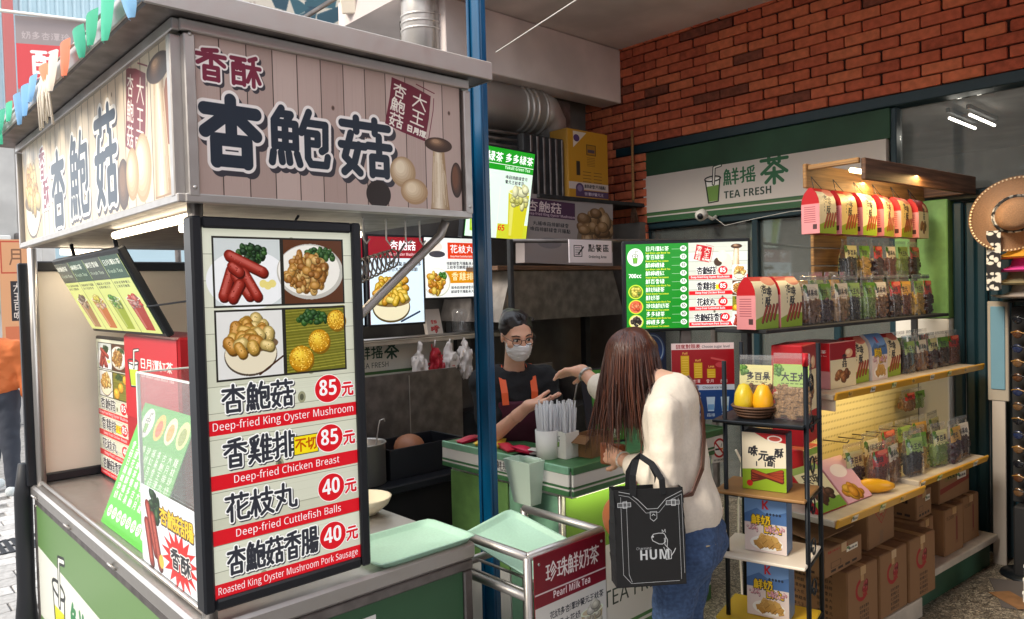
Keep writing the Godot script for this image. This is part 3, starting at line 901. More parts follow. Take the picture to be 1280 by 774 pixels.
func print_sausage_poster() -> Texture2D:
	var sh := Sheet.new(360, 260, Color(0.9, 0.93, 0.96))
	sh.rnd.seed = 16
	var star := PackedVector2Array()
	for k in 32:
		var a := TAU * k / 32
		var r := 118.0 if k % 2 else 70.0
		star.append(Vector2(250 + cos(a) * r, 180 + sin(a) * r * 0.8))
	sh.poly(star, Color(0.84, 0.14, 0.12))
	sh.heap(90, 60, 40, 50, 40, 8, 18, [Color(0.1, 0.25, 0.1), Color(0.16, 0.35, 0.13)])
	for k in [[40, 60, 90, 200], [75, 90, 120, 235], [30, 120, 60, 240]]:
		sh.sausage(Vector2(k[0], k[1]), Vector2(k[2], k[3]), 34, Color(0.7, 0.18, 0.1))
	sh.ell(130, 220, 16, 22, Color(0.92, 0.76, 0.3))
	han_rim(sh, "杏鮑菇腸", 128, 40, 54, 7, Color(0.95, 0.8, 0.2), Color(0.35, 0.2, 0.1), 3, 1.04, 0.96)
	han_rim(sh, "香酥", 195, 150, 58, 8, INK, Color(0.98, 0.96, 0.94), 4)
	return sh.done()

func brand(sh: Sheet, x: float, y: float, hh: float, ink := Color(0.14, 0.4, 0.25), word := Color(0.15, 0.24, 0.2)) -> void:
	cup(sh, x, y, hh, Color(0.45, 0.6, 0.28))
	han(sh, "鮮搖", x + hh * 0.52, y + hh * 0.16, hh * 0.42, hh * 0.045, ink, 1.08)
	han(sh, "茶", x + hh * 1.5, y - hh * 0.02, hh * 0.72, hh * 0.085, ink)
	latin(sh, "TEA FRESH", x + hh * 0.52, y + hh * 0.95, hh * 0.27, word, true, 0.95)

func print_fascia() -> Texture2D:
	var sh := Sheet.new(1400, 300, Color(0.83, 0.8, 0.78))
	sh.rect(0, 236, 1400, 70, Color(0.2, 0.38, 0.24))
	sh.rect(0, 258, 1400, 8, Color(0.83, 0.8, 0.78))
	sh.rect(0, 244, 1400, 14, Color(0.28, 0.42, 0.25))
	brand(sh, 430, -4, 222)
	return sh.done()

func print_counter_front() -> Texture2D:
	var sh := Sheet.new(900, 700, Color(0.88, 0.87, 0.84))
	sh.rect(0, 0, 900, 250, Color(0.45, 0.6, 0.22))
	sh.rect(0, 600, 900, 16, Color(0.3, 0.5, 0.28)); sh.rect(0, 630, 900, 70, Color(0.3, 0.5, 0.28))
	cup(sh, 40, 210, 330, Color(0.8, 0.86, 0.35))
	latin(sh, "TEA FRESH", 185, 510, 92, Color(0.14, 0.2, 0.16), false)
	return sh.done()

func print_cart_side() -> Texture2D:
	var sh := Sheet.new(1400, 480, Color(0.93, 0.94, 0.9))
	sh.poly(PackedVector2Array([Vector2(0, 0), Vector2(1400, 0), Vector2(1400, 180), Vector2(0, 150)]), Color(0.43, 0.58, 0.35))
	cup(sh, 190, 100, 350, Color(0.9, 0.9, 0.15))
	han(sh, "鮮搖茶", 400, 215, 165, 18, Color(0.2, 0.55, 0.32))
	sh.rect(0, 400, 1400, 18, Color(0.43, 0.58, 0.35)); sh.rect(0, 435, 1400, 50, Color(0.43, 0.58, 0.35))
	return sh.done()

func print_mushroom_screen() -> Texture2D:
	var sh := Sheet.new(340, 480, Color(0.86, 0.93, 0.97))
	sh.rnd.seed = 17
	sh.rect(0, 0, 340, 118, Color(0.55, 0.06, 0.14))
	han(sh, "杏鮑菇", 130, 20, 52, 6, Color.WHITE)
	latin(sh, "King Oyster Mushroom", 120, 104, 22, Color(0.95, 0.8, 0.8), true, 0.85)
	small_print(sh, SOME, 110, 138, 22, INK, 9); small_print(sh, SOME, 110, 168, 22, INK, 8)
	sh.ell(130, 390, 118, 84, Color(0.32, 0.26, 0.14)); sh.ell(130, 385, 112, 78, Color(0.9, 0.86, 0.72))
	sh.ell(130, 350, 122, 38, Color(0.5, 0.4, 0.25))
	for k in 40:
		var p := Vector2(130 + sh.rnd.randf_range(-90, 90), lerpf(240, 355, k / 40.0))
		var u := Vector2.from_angle(sh.rnd.randf() * PI) * 16
		sh.sausage(p - u, p + u, 34, [Color(0.95, 0.75, 0.15), Color(0.9, 0.62, 0.1), Color(0.98, 0.86, 0.35)][k % 3])
	sh.line(Vector2(190, 470), Vector2(310, 420), 10, Color(0.15, 0.2, 0.3))
	sh.soften(0, 200, 340, 280, 2.5)
	return sh.done()

func print_chicken_screen() -> Texture2D:
	var sh := Sheet.new(400, 400, Color(0.94, 0.95, 0.93))
	sh.rnd.seed = 18
	sh.rect(170, 30, 230, 110, Color(0.88, 0.24, 0.1))
	han(sh, "花枝丸", 190, 44, 56, 6.5, Color.WHITE, 1.14)
	latin(sh, "Deep-fried Cuttlefish Balls", 190, 130, 17, Color.WHITE, true, 0.8)
	small_print(sh, SOME, 160, 160, 22, INK, 9); small_print(sh, SOME, 160, 186, 22, INK, 9)
	sh.rect(140, 222, 260, 84, Color(0.86, 0.56, 0.06))
	han(sh, "香雞排", 196, 234, 52, 6, Color(0.98, 0.92, 0.7), 1.14)
	small_print(sh, SOME, 190, 326, 20, INK, 9); small_print(sh, SOME, 190, 354, 20, INK, 8)
	sh.ell(86, 300, 98, 96, Color(0.8, 0.8, 0.74)); sh.ell(84, 296, 92, 90, Color(0.95, 0.94, 0.9))
	sh.heap(78, 300, 62, 66, 60, 9, 22, [Color(0.9, 0.64, 0.12), Color(0.78, 0.48, 0.1), Color(0.96, 0.8, 0.3)])
	sh.heap(130, 250, 26, 20, 24, 5, 11, [Color(0.2, 0.45, 0.12), Color(0.3, 0.55, 0.16)])
	sh.ell(60, 60, 70, 40, Color(0.9, 0.86, 0.8)); sh.ell(90, 110, 60, 22, Color(0.25, 0.25, 0.28))
	return sh.done()

func print_tea_screen() -> Texture2D:
	var sh := Sheet.new(420, 480, Color(0.88, 0.96, 0.9))
	sh.rnd.seed = 19
	sh.rect(0, 0, 420, 116, Color(0.1, 0.6, 0.12))
	han(sh, "百香綠茶", -10, 22, 50, 6, Color.WHITE, 1.08)
	han(sh, "多多綠茶", 218, 22, 46, 5.6, Color.WHITE, 1.08)
	latin(sh, "Yakult Green Tea", 220, 106, 24, Color(0.9, 1, 0.9), true, 0.9)
	sh.rect(0, 82, 420, 3, Color.WHITE)
	small_print(sh, SOME, 232, 136, 20, INK, 7); small_print(sh, SOME, 232, 162, 20, INK, 6)
	drink(sh, 10, 160, 120, 290, Color(0.62, 0.8, 0.05), Color(0.95, 0.9, 0.2))
	sh.rect(208, 400, 212, 80, Color(0.8, 0.82, 0.2))
	drink(sh, 262, 176, 150, 300, Color(0.82, 0.8, 0.16), Color(0.96, 0.96, 0.66))
	sh.soften(0, 160, 420, 320, 2.0)
	sh.rect(200, 200, 8, 280, Color(0.9, 0.95, 0.9))
	latin(sh, "65", 212, 440, 44, Color(0.85, 0.1, 0.1))
	return sh.done()

func print_order_menu() -> Texture2D:
	var sh := Sheet.new(760, 520, Color(0.86, 0.87, 0.82))
	sh.rnd.seed = 20
	sh.planks(390, 0, 370, 520, 9, Color(0.84, 0.86, 0.82), Color(0.5, 0.52, 0.45), false)
	sh.rect(0, 0, 390, 520, Color(0.07, 0.5, 0.12))
	sh.ell(58, 80, 50, 54, Color(0.92, 0.96, 0.9)); cup(sh, 40, 40, 78, Color(0.4, 0.65, 0.2))
	latin(sh, "700cc", 14, 208, 34, Color.WHITE, true, 0.9)
	for k in 3:
		sh.ell(58, 292 + k * 92, 46, 44, Color(0.75, 0.85, 0.2))
		sh.ell(58, 292 + k * 92, 40, 38, [Color(0.4, 0.5, 0.1), Color(0.8, 0.4, 0.25), Color(0.85, 0.8, 0.6)][k])
		sh.heap(58, 290 + k * 92, 26, 24, 18, 5, 12, [[Color(0.85, 0.8, 0.3), Color(0.35, 0.45, 0.1)], [Color(0.85, 0.3, 0.15), Color(0.9, 0.5, 0.3)], [Color(0.15, 0.12, 0.1), Color(0.2, 0.16, 0.12)]][k])
	var rows := ["日月潭紅茶", "香百綠茶", "鮮檸檬綠", "鮮檸檬紅", "鮮百香綠", "鮮奶綠茶", "鮮奶茶", "珍珠鮮奶茶", "多多綠茶", "檸檬多多"]
	for k in 10:
		han(sh, rows[k], 122, 16 + k * 50, 29, 3.0, Color(0.96, 0.98, 0.95), 1.06, 0.96)
		latin(sh, "Fresh Green Tea Lemon" if k % 2 else "Sun Moon Lake Black Tea", 122, 62 + k * 50, 14, Color(0.95, 0.88, 0.2), true, 0.9)
		sh.rect(285, 34 + k * 50, 52, 1.5, Color(0.8, 0.9, 0.8))
		sh.ell(358, 32 + k * 50, 20, 17, Color(0.93, 0.96, 0.93))
		latin(sh, ["40", "35", "65", "55", "55", "60", "60", "65", "60", "55"][k], 358, 41 + k * 50, 26, Color(0.1, 0.3, 0.12), true, 0.9, "Droid Sans", true)
	stamp(sh, 440, 8, 100, Color(0.7, 0.08, 0.12))
	sh.ell(575, 120, 26, 26, Color(0.25, 0.17, 0.12)); sh.ell(625, 105, 34, 34, Color(0.93, 0.87, 0.74)); sh.ell(600, 85, 30, 36, Color(0.95, 0.9, 0.78))
	sh.mushroom(690, 12, 140, -0.04)
	var r := ["杏鮑菇", "香雞排", "花枝丸", "杏鮑菇香腸"]
	for k in 4:
		var y := 148.0 + k * 96
		han_rim(sh, r[k], 440 if k != 3 else 424, y, 46, 6, INK, Color(0.97, 0.97, 0.95), 2.5, 1.02, 0.86, 0.0)
		if k == 1: sh.rect(560, y + 14, 40, 28, Color(0.95, 0.85, 0.1))
		sh.ell(618 if k == 3 else 605, y + 24, 29, 26, RED); latin(sh, ["85", "85", "40", "40"][k], 616 if k == 3 else 604, y + 38, 38, Color.WHITE, true, 0.9, "Droid Sans", true)
		sh.rect(392, y + 52, 368, 24, RED)
		latin(sh, ["Deep-fried King Oyster Mushroom", "Deep-fried Chicken Breast", "Deep-fried Cuttlefish Balls", "Roasted Mushroom Pork Sausage"][k], 524, y + 70, 18, Color.WHITE, true, 0.82, "Droid Sans", true)
	bowl(sh, 664, 140, 90, 90); cutlet(sh, 664, 236, 90, 90); balls(sh, 664, 332, 90, 90); sausages(sh, 664, 428, 90, 90)
	return sh.done()

func print_milk_tea() -> Texture2D:
	var sh := Sheet.new(480, 640, Color(0.86, 0.85, 0.82))
	sh.rnd.seed = 21
	sh.rect(0, 0, 480, 225, Color(0.5, 0.05, 0.12))
	sh.rect(0, 164, 480, 7, Color(0.88, 0.82, 0.82))
	han(sh, "珍珠鮮奶茶", 70, 44, 84, 8, Color(0.95, 0.93, 0.92), 1.04, 0.84)
	latin(sh, "Pearl Milk Tea", 240, 210, 44, Color(0.95, 0.92, 0.92), true, 0.85, "Droid Sans", true)
	small_print(sh, SOME, 90, 262, 33, INK, 11, 1.02); small_print(sh, SOME, 150, 312, 33, INK, 4, 1.1)
	drink(sh, 300, 290, 150, 330, Color(0.75, 0.68, 0.5), Color(0.9, 0.88, 0.8))
	sh.ell(180, 480, 110, 60, Color(0.75, 0.74, 0.5)); sh.heap(180, 490, 90, 40, 40, 8, 16, [Color(0.2, 0.15, 0.12), Color(0.28, 0.2, 0.15)])
	return sh.done()

func print_mushroom_carton() -> Texture2D:
	var sh := Sheet.new(460, 330, Color(0.6, 0.57, 0.57))
	sh.rnd.seed = 22
	sh.rect(0, 22, 250, 84, Color(0.28, 0.16, 0.28))
	han(sh, "杏鮑菇", 12, 30, 52, 5, Color(0.86, 0.8, 0.8), 1.1)
	latin(sh, "Deep-fried King Oyster Mushroom", 10, 100, 17, Color(0.8, 0.72, 0.76), true, 0.86)
	small_print(sh, SOME, 40, 128, 20, INK, 8); small_print(sh, SOME, 26, 156, 20, INK, 9)
	sh.ell(365, 200, 105, 110, Color(0.45, 0.4, 0.36))
	sh.heap(360, 130, 80, 95, 70, 18, 34, [Color(0.62, 0.47, 0.3), Color(0.5, 0.36, 0.22), Color(0.7, 0.56, 0.4)])
	sh.ell(120, 230, 60, 26, Color(0.5, 0.48, 0.5))
	return sh.done()

func print_order_here() -> Texture2D:
	var sh := Sheet.new(300, 140, Color(0.9, 0.86, 0.88))
	sh.frame(30, 34, 58, 70, 5, INK)
	for k in 4: sh.rect(40, 48 + k * 13, 36, 4, INK)
	sh.line(Vector2(62, 88), Vector2(96, 44), 9, INK)
	han(sh, "點餐區", 130, 26, 46, 4.6, INK, 1.12)
	latin(sh, "Ordering Area", 132, 112, 22, INK, true, 0.86)
	return sh.done()

func print_yellow_carton() -> Texture2D:
	var sh := Sheet.new(240, 420, Color(0.72, 0.52, 0.12))
	sh.rnd.seed = 23
	sh.poly(PackedVector2Array([Vector2(30, 10), Vector2(110, 10), Vector2(30, 110)]), Color(0.8, 0.75, 0.7)); sh.ell(50, 50, 18, 22, Color(0.3, 0.2, 0.4))
	sh.rect(108, 80, 58, 66, Color(0.62, 0.44, 0.1)); sh.frame(108, 80, 58, 66, 4, Color(0.25, 0.18, 0.1)); sh.rect(116, 110, 42, 20, Color(0.3, 0.25, 0.3))
	for k in 6: sh.rect(110, 160 + k * 10, 50, 3, Color(0.45, 0.32, 0.1))
	sh.rect(46, 190, 22, 86, Color(0.2, 0.16, 0.12))
	for k in 4:
		sh.rect(84, 250 + k * 20, 50, 3, Color(0.25, 0.2, 0.1)); sh.rect(150, 250 + k * 20, 50, 3, Color(0.25, 0.2, 0.1))
	sh.rect(0, 318, 240, 44, Color(0.78, 0.72, 0.7)); small_print(sh, SOME, 92, 328, 22, INK, 6, 1.0)
	sh.rect(40, 366, 200, 40, Color(0.3, 0.2, 0.36)); small_print(sh, SOME, 90, 376, 20, Color(0.85, 0.8, 0.85), 6, 1.0)
	sh.ell(64, 355, 24, 32, Color(0.3, 0.2, 0.36)); sh.ell(64, 355, 15, 20, Color(0.5, 0.42, 0.55))
	return sh.done()

func print_sugar() -> Texture2D:
	var sh := Sheet.new(420, 560, Color(0.62, 0.05, 0.1))
	sh.rect(0, 0, 420, 46, Color(0.93, 0.84, 0.84))
	han(sh, "甜度對照表", 30, 8, 31, 3.4, Color(0.6, 0.05, 0.1)); latin(sh, "Choose sugar level", 205, 36, 25, INK, false, 0.9)
	for k in 3:
		var hh: float = [165.0, 112.0, 66.0][k]
		sh.rect(62 + k * 88, 255 - hh, 56, hh, Color(0.85, 0.68, 0.08))
		for j in int(hh / 18.0): sh.rect(68 + k * 88, 248 - j * 18, 44, 3, Color(0.95, 0.85, 0.4))
		latin(sh, ["Full", "Half", "Less"][k], 90 + k * 88, 82.0 + (165.0 - hh), 22, Color(0.95, 0.8, 0.4), true, 0.9, "Droid Sans", true)
	sh.line(Vector2(270, 110), Vector2(350, 130), 14, Color(0.78, 0.3, 0.3)); sh.ell(330, 160, 36, 20, Color(0.75, 0.25, 0.28))
	for k in 4: small_print(sh, SOME, 46 + k * 92, 266, 25, Color(0.95, 0.9, 0.88), 2)
	sh.rect(0, 304, 420, 40, Color(0.82, 0.86, 0.92))
	han(sh, "冰塊對照表", 30, 309, 29, 3.2, Color(0.05, 0.2, 0.45)); latin(sh, "Choose ice level", 205, 335, 25, INK, false, 0.9)
	sh.rect(0, 344, 420, 216, Color(0.03, 0.25, 0.52))
	for k in 4:
		sh.poly(PackedVector2Array([Vector2(40 + k * 95, 395), Vector2(98 + k * 95, 395), Vector2(90 + k * 95, 500), Vector2(48 + k * 95, 500)]), Color(0.75, 0.85, 0.93))
		sh.rect(48 + k * 95, 430 + k * 10, 42, 60 - k * 10, Color(0.45, 0.65, 0.85))
		small_print(sh, SOME, 42 + k * 95, 515, 25, Color(0.92, 0.95, 0.98), 2)
	return sh.done()

func print_no_smoking() -> Texture2D:
	var sh := Sheet.new(200, 260, Color(0.9, 0.87, 0.84))
	sh.ell(100, 118, 86, 96, RED.darkened(0.15)); sh.ell(100, 118, 66, 76, Color(0.94, 0.92, 0.9))
	sh.rect(44, 120, 100, 18, Color(0.2, 0.2, 0.2)); sh.rect(118, 120, 26, 18, Color(0.85, 0.5, 0.1))
	sh.line(Vector2(120, 108), Vector2(130, 78), 8, Color(0.4, 0.4, 0.4))
	sh.line(Vector2(48, 62), Vector2(150, 176), 17, RED.darkened(0.15), false)
	latin(sh, "NO SMOKING", 100, 246, 26, INK, true, 0.9, "Droid Sans", true)
	return sh.done()

# front of the arched snack cartons
func print_snack(kind: int) -> Texture2D:
	var sh := Sheet.new(200, 260, Color(0.93, 0.88, 0.72))
	sh.rnd.seed = 30 + kind
	if kind == 0:      # cream with brown rolls
		sh.rect(0, 0, 200, 30, Color(0.75, 0.12, 0.12))
		sh.ell(150, 30, 60, 26, Color(0.86, 0.5, 0.4))
		han(sh, "杏", 66, 50, 44, 6.5, INK, 1.0, 0.9, 0.2); han(sh, "味", 104, 62, 46, 6.5, INK, 1.0, 0.9, 0.2); han(sh, "酥", 86, 108, 48, 6.5, INK, 1.0, 0.9, 0.2)
		for k in 5: sh.rect(58, 60 + k * 18, 5, 11, INK)
		sh.poly(PackedVector2Array([Vector2(0, 215), Vector2(120, 185), Vector2(200, 195), Vector2(200, 260), Vector2(0, 260)]), Color(0.58, 0.7, 0.18))
		for k in 4:
			sh.line(Vector2(60 + k * 34, 226 - k * 4), Vector2(100 + k * 30, 158 - k * 2), 21, Color(0.4, 0.12, 0.08)); sh.line(Vector2(58 + k * 34, 224 - k * 4), Vector2(97 + k * 30, 158 - k * 2), 13, Color(0.66, 0.24, 0.14))
	elif kind == 1:    # red and cream gift carton with cakes
		sh.rect(0, 0, 200, 96, Color(0.62, 0.06, 0.12))
		sh.ell(145, 66, 30, 26, Color(0.93, 0.72, 0.55)); sh.ell(138, 58, 16, 13, Color(0.98, 0.86, 0.72))
		han(sh, "香", 92, 70, 36, 5, INK); han(sh, "菇", 92, 108, 36, 5, INK)
		sh.heap(90, 190, 50, 26, 24, 9, 20, [Color(0.66, 0.36, 0.14), Color(0.78, 0.5, 0.24), Color(0.5, 0.25, 0.1)])
	elif kind == 2:    # blue with crackers
		sh.rect(0, 0, 200, 260, Color(0.45, 0.6, 0.8))
		sh.poly(PackedVector2Array([Vector2(0, 90), Vector2(60, 60), Vector2(120, 92), Vector2(200, 66), Vector2(200, 130), Vector2(0, 130)]), Color(0.3, 0.45, 0.66))
		sh.rect(0, 128, 200, 132, Color(0.9, 0.84, 0.82))
		sh.poly(PackedVector2Array([Vector2(86, 22), Vector2(94, 22), Vector2(94, 38), Vector2(108, 22), Vector2(116, 24), Vector2(102, 42), Vector2(118, 62), Vector2(106, 62), Vector2(94, 46), Vector2(94, 64), Vector2(86, 64)]), Color(0.8, 0.1, 0.12))
		for k in 5: sh.ell(110 + k * 15, 84, 6, 6, Color(0.15, 0.2, 0.3))
		han_rim(sh, "鮮奶", 34, 92, 42, 6, Color(0.93, 0.78, 0.1), Color(0.25, 0.2, 0.1), 2.5, 1.1); han_rim(sh, "酥丸", 94, 132, 38, 5.5, Color(0.93, 0.78, 0.1), Color(0.25, 0.2, 0.1), 2.5, 1.1)
		sh.heap(100, 150, 90, 16, 30, 4, 8, [Color(0.9, 0.6, 0.65), Color(0.95, 0.75, 0.78)])
		sh.ell(104, 218, 78, 34, Color(0.96, 0.95, 0.93))
		for k in 34:
			var p := Vector2(104 + sh.rnd.randf_range(-58, 58), 212 + sh.rnd.randf_range(-24, 20))
			var a := sh.rnd.randf() * TAU
			var u := Vector2(cos(a), sin(a)) * 13
			var w := u.orthogonal() * 0.8
			sh.poly(PackedVector2Array([p - u - w + Vector2(1, 2), p + u - w + Vector2(1, 2), p + u + w + Vector2(1, 2), p - u + w + Vector2(1, 2)]), Color(0.5, 0.36, 0.14))
			sh.poly(PackedVector2Array([p - u - w, p + u - w, p + u + w, p - u + w]), Color(0.85, 0.7, 0.4).lerp(Color(0.72, 0.54, 0.26), sh.rnd.randf()))
	elif kind == 3:    # cream and green with rolls, red arch: the carton on the wire rack
		sh.rect(0, 0, 200, 260, Color(0.92, 0.88, 0.78))
		sh.poly(PackedVector2Array([Vector2(60, 0), Vector2(200, 0), Vector2(200, 40), Vector2(110, 26)]), Color(0.72, 0.06, 0.1)); sh.ell(150, 22, 34, 15, Color(0.95, 0.92, 0.9)); sh.ell(150, 22, 26, 10, Color(0.75, 0.3, 0.25))
		sh.poly(PackedVector2Array([Vector2(0, 170), Vector2(200, 150), Vector2(200, 260), Vector2(0, 260)]), Color(0.55, 0.68, 0.14))
		han(sh, "味", 30, 60, 46, 7, INK, 1.0, 0.9, 0.15); han(sh, "元", 76, 78, 48, 7, INK, 1.0, 0.9, 0.15); han(sh, "香", 110, 100, 46, 7, INK, 1.0, 0.9, 0.15); han(sh, "酥", 150, 62, 42, 6, INK, 1.0, 0.9, 0.15)
		for k in 3: sh.rect(64 + k * 40, 130, 5, 22, INK)
		for k in 4:
			sh.line(Vector2(50, 215 - k * 12), Vector2(180, 170 + k * 14), 22, Color(0.36, 0.1, 0.06)); sh.line(Vector2(50, 213 - k * 12), Vector2(180, 167 + k * 14), 13, Color(0.62, 0.24, 0.12))
		sh.ell(34, 232, 14, 14, Color(0.75, 0.1, 0.1))
	else:              # pale with dried fruit: the flat gift trays
		sh.rect(0, 0, 200, 260, Color(0.88, 0.86, 0.7) if kind == 4 else Color(0.88, 0.68, 0.74))
		if kind == 4:
			sh.rect(0, 200, 200, 60, Color(0.45, 0.62, 0.2)); sh.rect(0, 0, 200, 36, Color(0.5, 0.66, 0.3))
			han(sh, "果味", 30, 50, 60, 8, INK); sh.heap(100, 180, 60, 28, 12, 16, 28, [Color(0.25, 0.1, 0.06), Color(0.36, 0.16, 0.1)])
		else:
			sh.ell(100, 80, 60, 40, Color(0.95, 0.9, 0.9)); sh.heap(100, 200, 50, 30, 10, 20, 32, [Color(0.93, 0.7, 0.15), Color(0.9, 0.6, 0.1)])
	return sh.done()

func print_snack_side() -> Texture2D:
	var sh := Sheet.new(80, 130, Color(0.85, 0.55, 0.56))
	sh.rect(0, 0, 80, 46, Color(0.7, 0.06, 0.1))
	for k in 8: sh.rect(12, 54 + k * 6, 50, 2, Color(0.6, 0.3, 0.32))
	sh.rect(50, 104, 18, 14, Color(0.3, 0.2, 0.2))
	return sh.done()

func print_label(kind: int) -> Texture2D:
	var bg: Color = [Color(0.86, 0.84, 0.6), Color(0.42, 0.62, 0.2), Color(0.9, 0.86, 0.78), Color(0.76, 0.16, 0.14), Color(0.62, 0.74, 0.4), Color(0.86, 0.66, 0.3)][kind]
	var sh := Sheet.new(120, 72, bg)
	sh.rnd.seed = 50 + kind
	sh.heap(14, 18, 14, 16, 16, 4, 8, [Color(0.25, 0.5, 0.15), Color(0.4, 0.62, 0.2)])
	if kind == 3: sh.ell(80, 10, 40, 12, Color(0.93, 0.5, 0.4))
	han(sh, ["綜合果".replace("綜合", "多百"), "香菇", "鮮果味", "珍珠", "大王丸", "杏元"][kind], 26, 26, 28, 4.0, INK if kind != 1 else Color(0.1, 0.2, 0.05), 1.04)
	for k in 5: sh.rect(26 + k * 16, 60, 11, 3, bg.darkened(0.5))
	return sh.done()

func print_carton(kind: int) -> Texture2D:
	var base := Color(0.54, 0.39, 0.25)
	var sh := Sheet.new(260, 280, base)
	sh.rnd.seed = 60 + kind
	for k in 90:
		sh.rect(sh.rnd.randf() * 250, sh.rnd.randf() * 280, sh.rnd.randf_range(1, 2), sh.rnd.randf_range(6, 60), base.lerp(Color(0.5, 0.34, 0.2), sh.rnd.randf() * 0.5))
	var redc := Color(0.6, 0.16, 0.14)
	if kind == 0:
		sh.rect(112, 0, 26, 60, Color(0.7, 0.56, 0.38))
		var ring := []
		for k in 12:
			var a := -2.4 + 3.6 * k / 11.0
			ring.append(Vector2(118 - cos(a) * 46, 98 - sin(a) * 42))
		sh.path(ring, 17, redc)
		sh.heap(150, 84, 22, 28, 9, 7, 13, [redc]); han(sh, "味", 128, 96, 40, 6, redc)
		for k in 5: small_print(sh, SOME, 98, 168 + k * 21, 15, Color(0.2, 0.14, 0.1), 5)
	elif kind == 1:
		for k in 9: small_print(sh, SOME, 20 + (k % 2) * 8, 20 + k * 28, 16, Color(0.2, 0.14, 0.1), 3); 
		for k in 9: small_print(sh, SOME, 130, 20 + k * 28, 16, Color(0.2, 0.14, 0.1), 4)
	elif kind == 2:
		sh.frame(40, 150, 70, 60, 3, Color(0.2, 0.14, 0.1)); sh.rect(150, 60, 60, 60, Color(0.18, 0.13, 0.1)); han(sh, "古", 160, 68, 40, 6, base)
		for k in 4: sh.rect(40 + k * 50, 228, 34, 26, Color(0.22, 0.16, 0.12))
		small_print(sh, SOME, 20, 20, 26, redc, 5)
	elif kind == 3:
		sh.path([Vector2(70, 40), Vector2(190, 40), Vector2(130, 130), Vector2(70, 40)], 5, redc); han(sh, "大", 106, 48, 44, 5, redc)
		sh.rect(112, 180, 36, 90, Color(0.5, 0.38, 0.26))
	elif kind == 4:
		sh.poly(PackedVector2Array([Vector2(0, 150), Vector2(260, 110), Vector2(260, 150), Vector2(0, 200)]), Color(0.5, 0.2, 0.14))
		sh.rect(40, 20, 180, 80, Color(0.5, 0.4, 0.22)); latin(sh, "KIWI", 60, 86, 64, Color(0.2, 0.22, 0.1), true, 1.1)
	else:
		sh.rect(150, 30, 36, 200, Color(0.5, 0.34, 0.22)); sh.rect(160, 60, 16, 150, Color(0.45, 0.16, 0.14)); small_print(sh, SOME, 20, 40, 24, Color(0.3, 0.2, 0.12), 4)
	return sh.done()

func print_tote() -> Texture2D:
	var sh := Sheet.new(400, 540, Color(0.045, 0.05, 0.06))
	var w := Color(0.72, 0.74, 0.76)
	var d := func(pts: Array, t := 2.4) -> void: sh.path(pts, t, w)
	d.call([Vector2(40, 40), Vector2(40, 470), Vector2(84, 520), Vector2(360, 520)]); d.call([Vector2(72, 60), Vector2(72, 470), Vector2(88, 512)])
	d.call([Vector2(372, 60), Vector2(372, 512)]); d.call([Vector2(392, 40), Vector2(392, 480)])
	d.call([Vector2(30, 8), Vector2(90, 22), Vector2(140, 60), Vector2(190, 112), Vector2(250, 112), Vector2(300, 60), Vector2(392, 20)], 3.2)
	d.call([Vector2(30, 26), Vector2(90, 40), Vector2(130, 74), Vector2(182, 134), Vector2(258, 134), Vector2(312, 74), Vector2(392, 38)], 2.2)
	d.call([Vector2(206, 128), Vector2(244, 128), Vector2(244, 166), Vector2(225, 182), Vector2(206, 166), Vector2(206, 128)], 3.4); d.call([Vector2(216, 150), Vector2(225, 142), Vector2(234, 150)], 4)
	for x in [20, 300]:
		sh.rect(x, 70, 78, 26, w.darkened(0.55)); sh.frame(x, 70, 78, 26, 3, w); sh.frame(x + 30, 64, 26, 38, 4, w)
	latin(sh, "HUM", 132, 398, 76, w, true, 1.02)
	latin(sh, "Charming", 118, 338, 20, w, false)
	# a plain little dog drawn in outline beside the word
	d.call([Vector2(232, 300), Vector2(214, 290), Vector2(208, 270), Vector2(220, 254), Vector2(250, 250), Vector2(280, 252), Vector2(290, 268), Vector2(288, 300), Vector2(270, 312), Vector2(250, 310), Vector2(232, 300)], 4)
	d.call([Vector2(288, 268), Vector2(300, 290), Vector2(296, 330), Vector2(284, 316), Vector2(282, 280)], 4)
	d.call([Vector2(296, 330), Vector2(318, 352), Vector2(318, 396), Vector2(288, 398), Vector2(286, 352), Vector2(276, 330)], 4)
	d.call([Vector2(318, 380), Vector2(336, 356), Vector2(344, 340)], 5)
	sh.ell(216, 268, 6, 6, w); d.call([Vector2(272, 248), Vector2(270, 232), Vector2(280, 244), Vector2(288, 230), Vector2(290, 248)], 3)
	return sh.done()

func print_badge() -> Texture2D:
	var sh := Sheet.new(160, 200, Color(0.06, 0.1, 0.2))
	sh.ell(80, 90, 74, 84, Color(0.12, 0.22, 0.42)); sh.ell(80, 90, 66, 76, Color(0.55, 0.62, 0.7)); sh.ell(80, 90, 60, 70, Color(0.12, 0.22, 0.42)); sh.ell(80, 84, 36, 44, Color(0.5, 0.36, 0.16)); sh.ell(80, 80, 24, 30, Color(0.66, 0.52, 0.3))
	latin(sh, "TEA FRESH", 80, 172, 20, Color(0.8, 0.85, 0.9), true, 1.0, "Droid Sans", true)
	return sh.done()

func print_price_card() -> Texture2D:
	var sh := Sheet.new(220, 200, Color(0.88, 0.87, 0.85))
	small_print(sh, SOME, 14, 14, 16, INK, 6); small_print(sh, SOME, 14, 38, 14, INK, 9)
	sh.frame(20, 70, 180, 120, 5, Color(0.3, 0.42, 0.52)); sh.ell(76, 134, 34, 40, Color(0.62, 0.72, 0.8)); sh.rect(120, 92, 60, 70, Color(0.62, 0.72, 0.8)); sh.rect(134, 104, 30, 16, Color(0.88, 0.87, 0.85)); sh.rect(134, 130, 30, 16, Color(0.88, 0.87, 0.85))
	return sh.done()

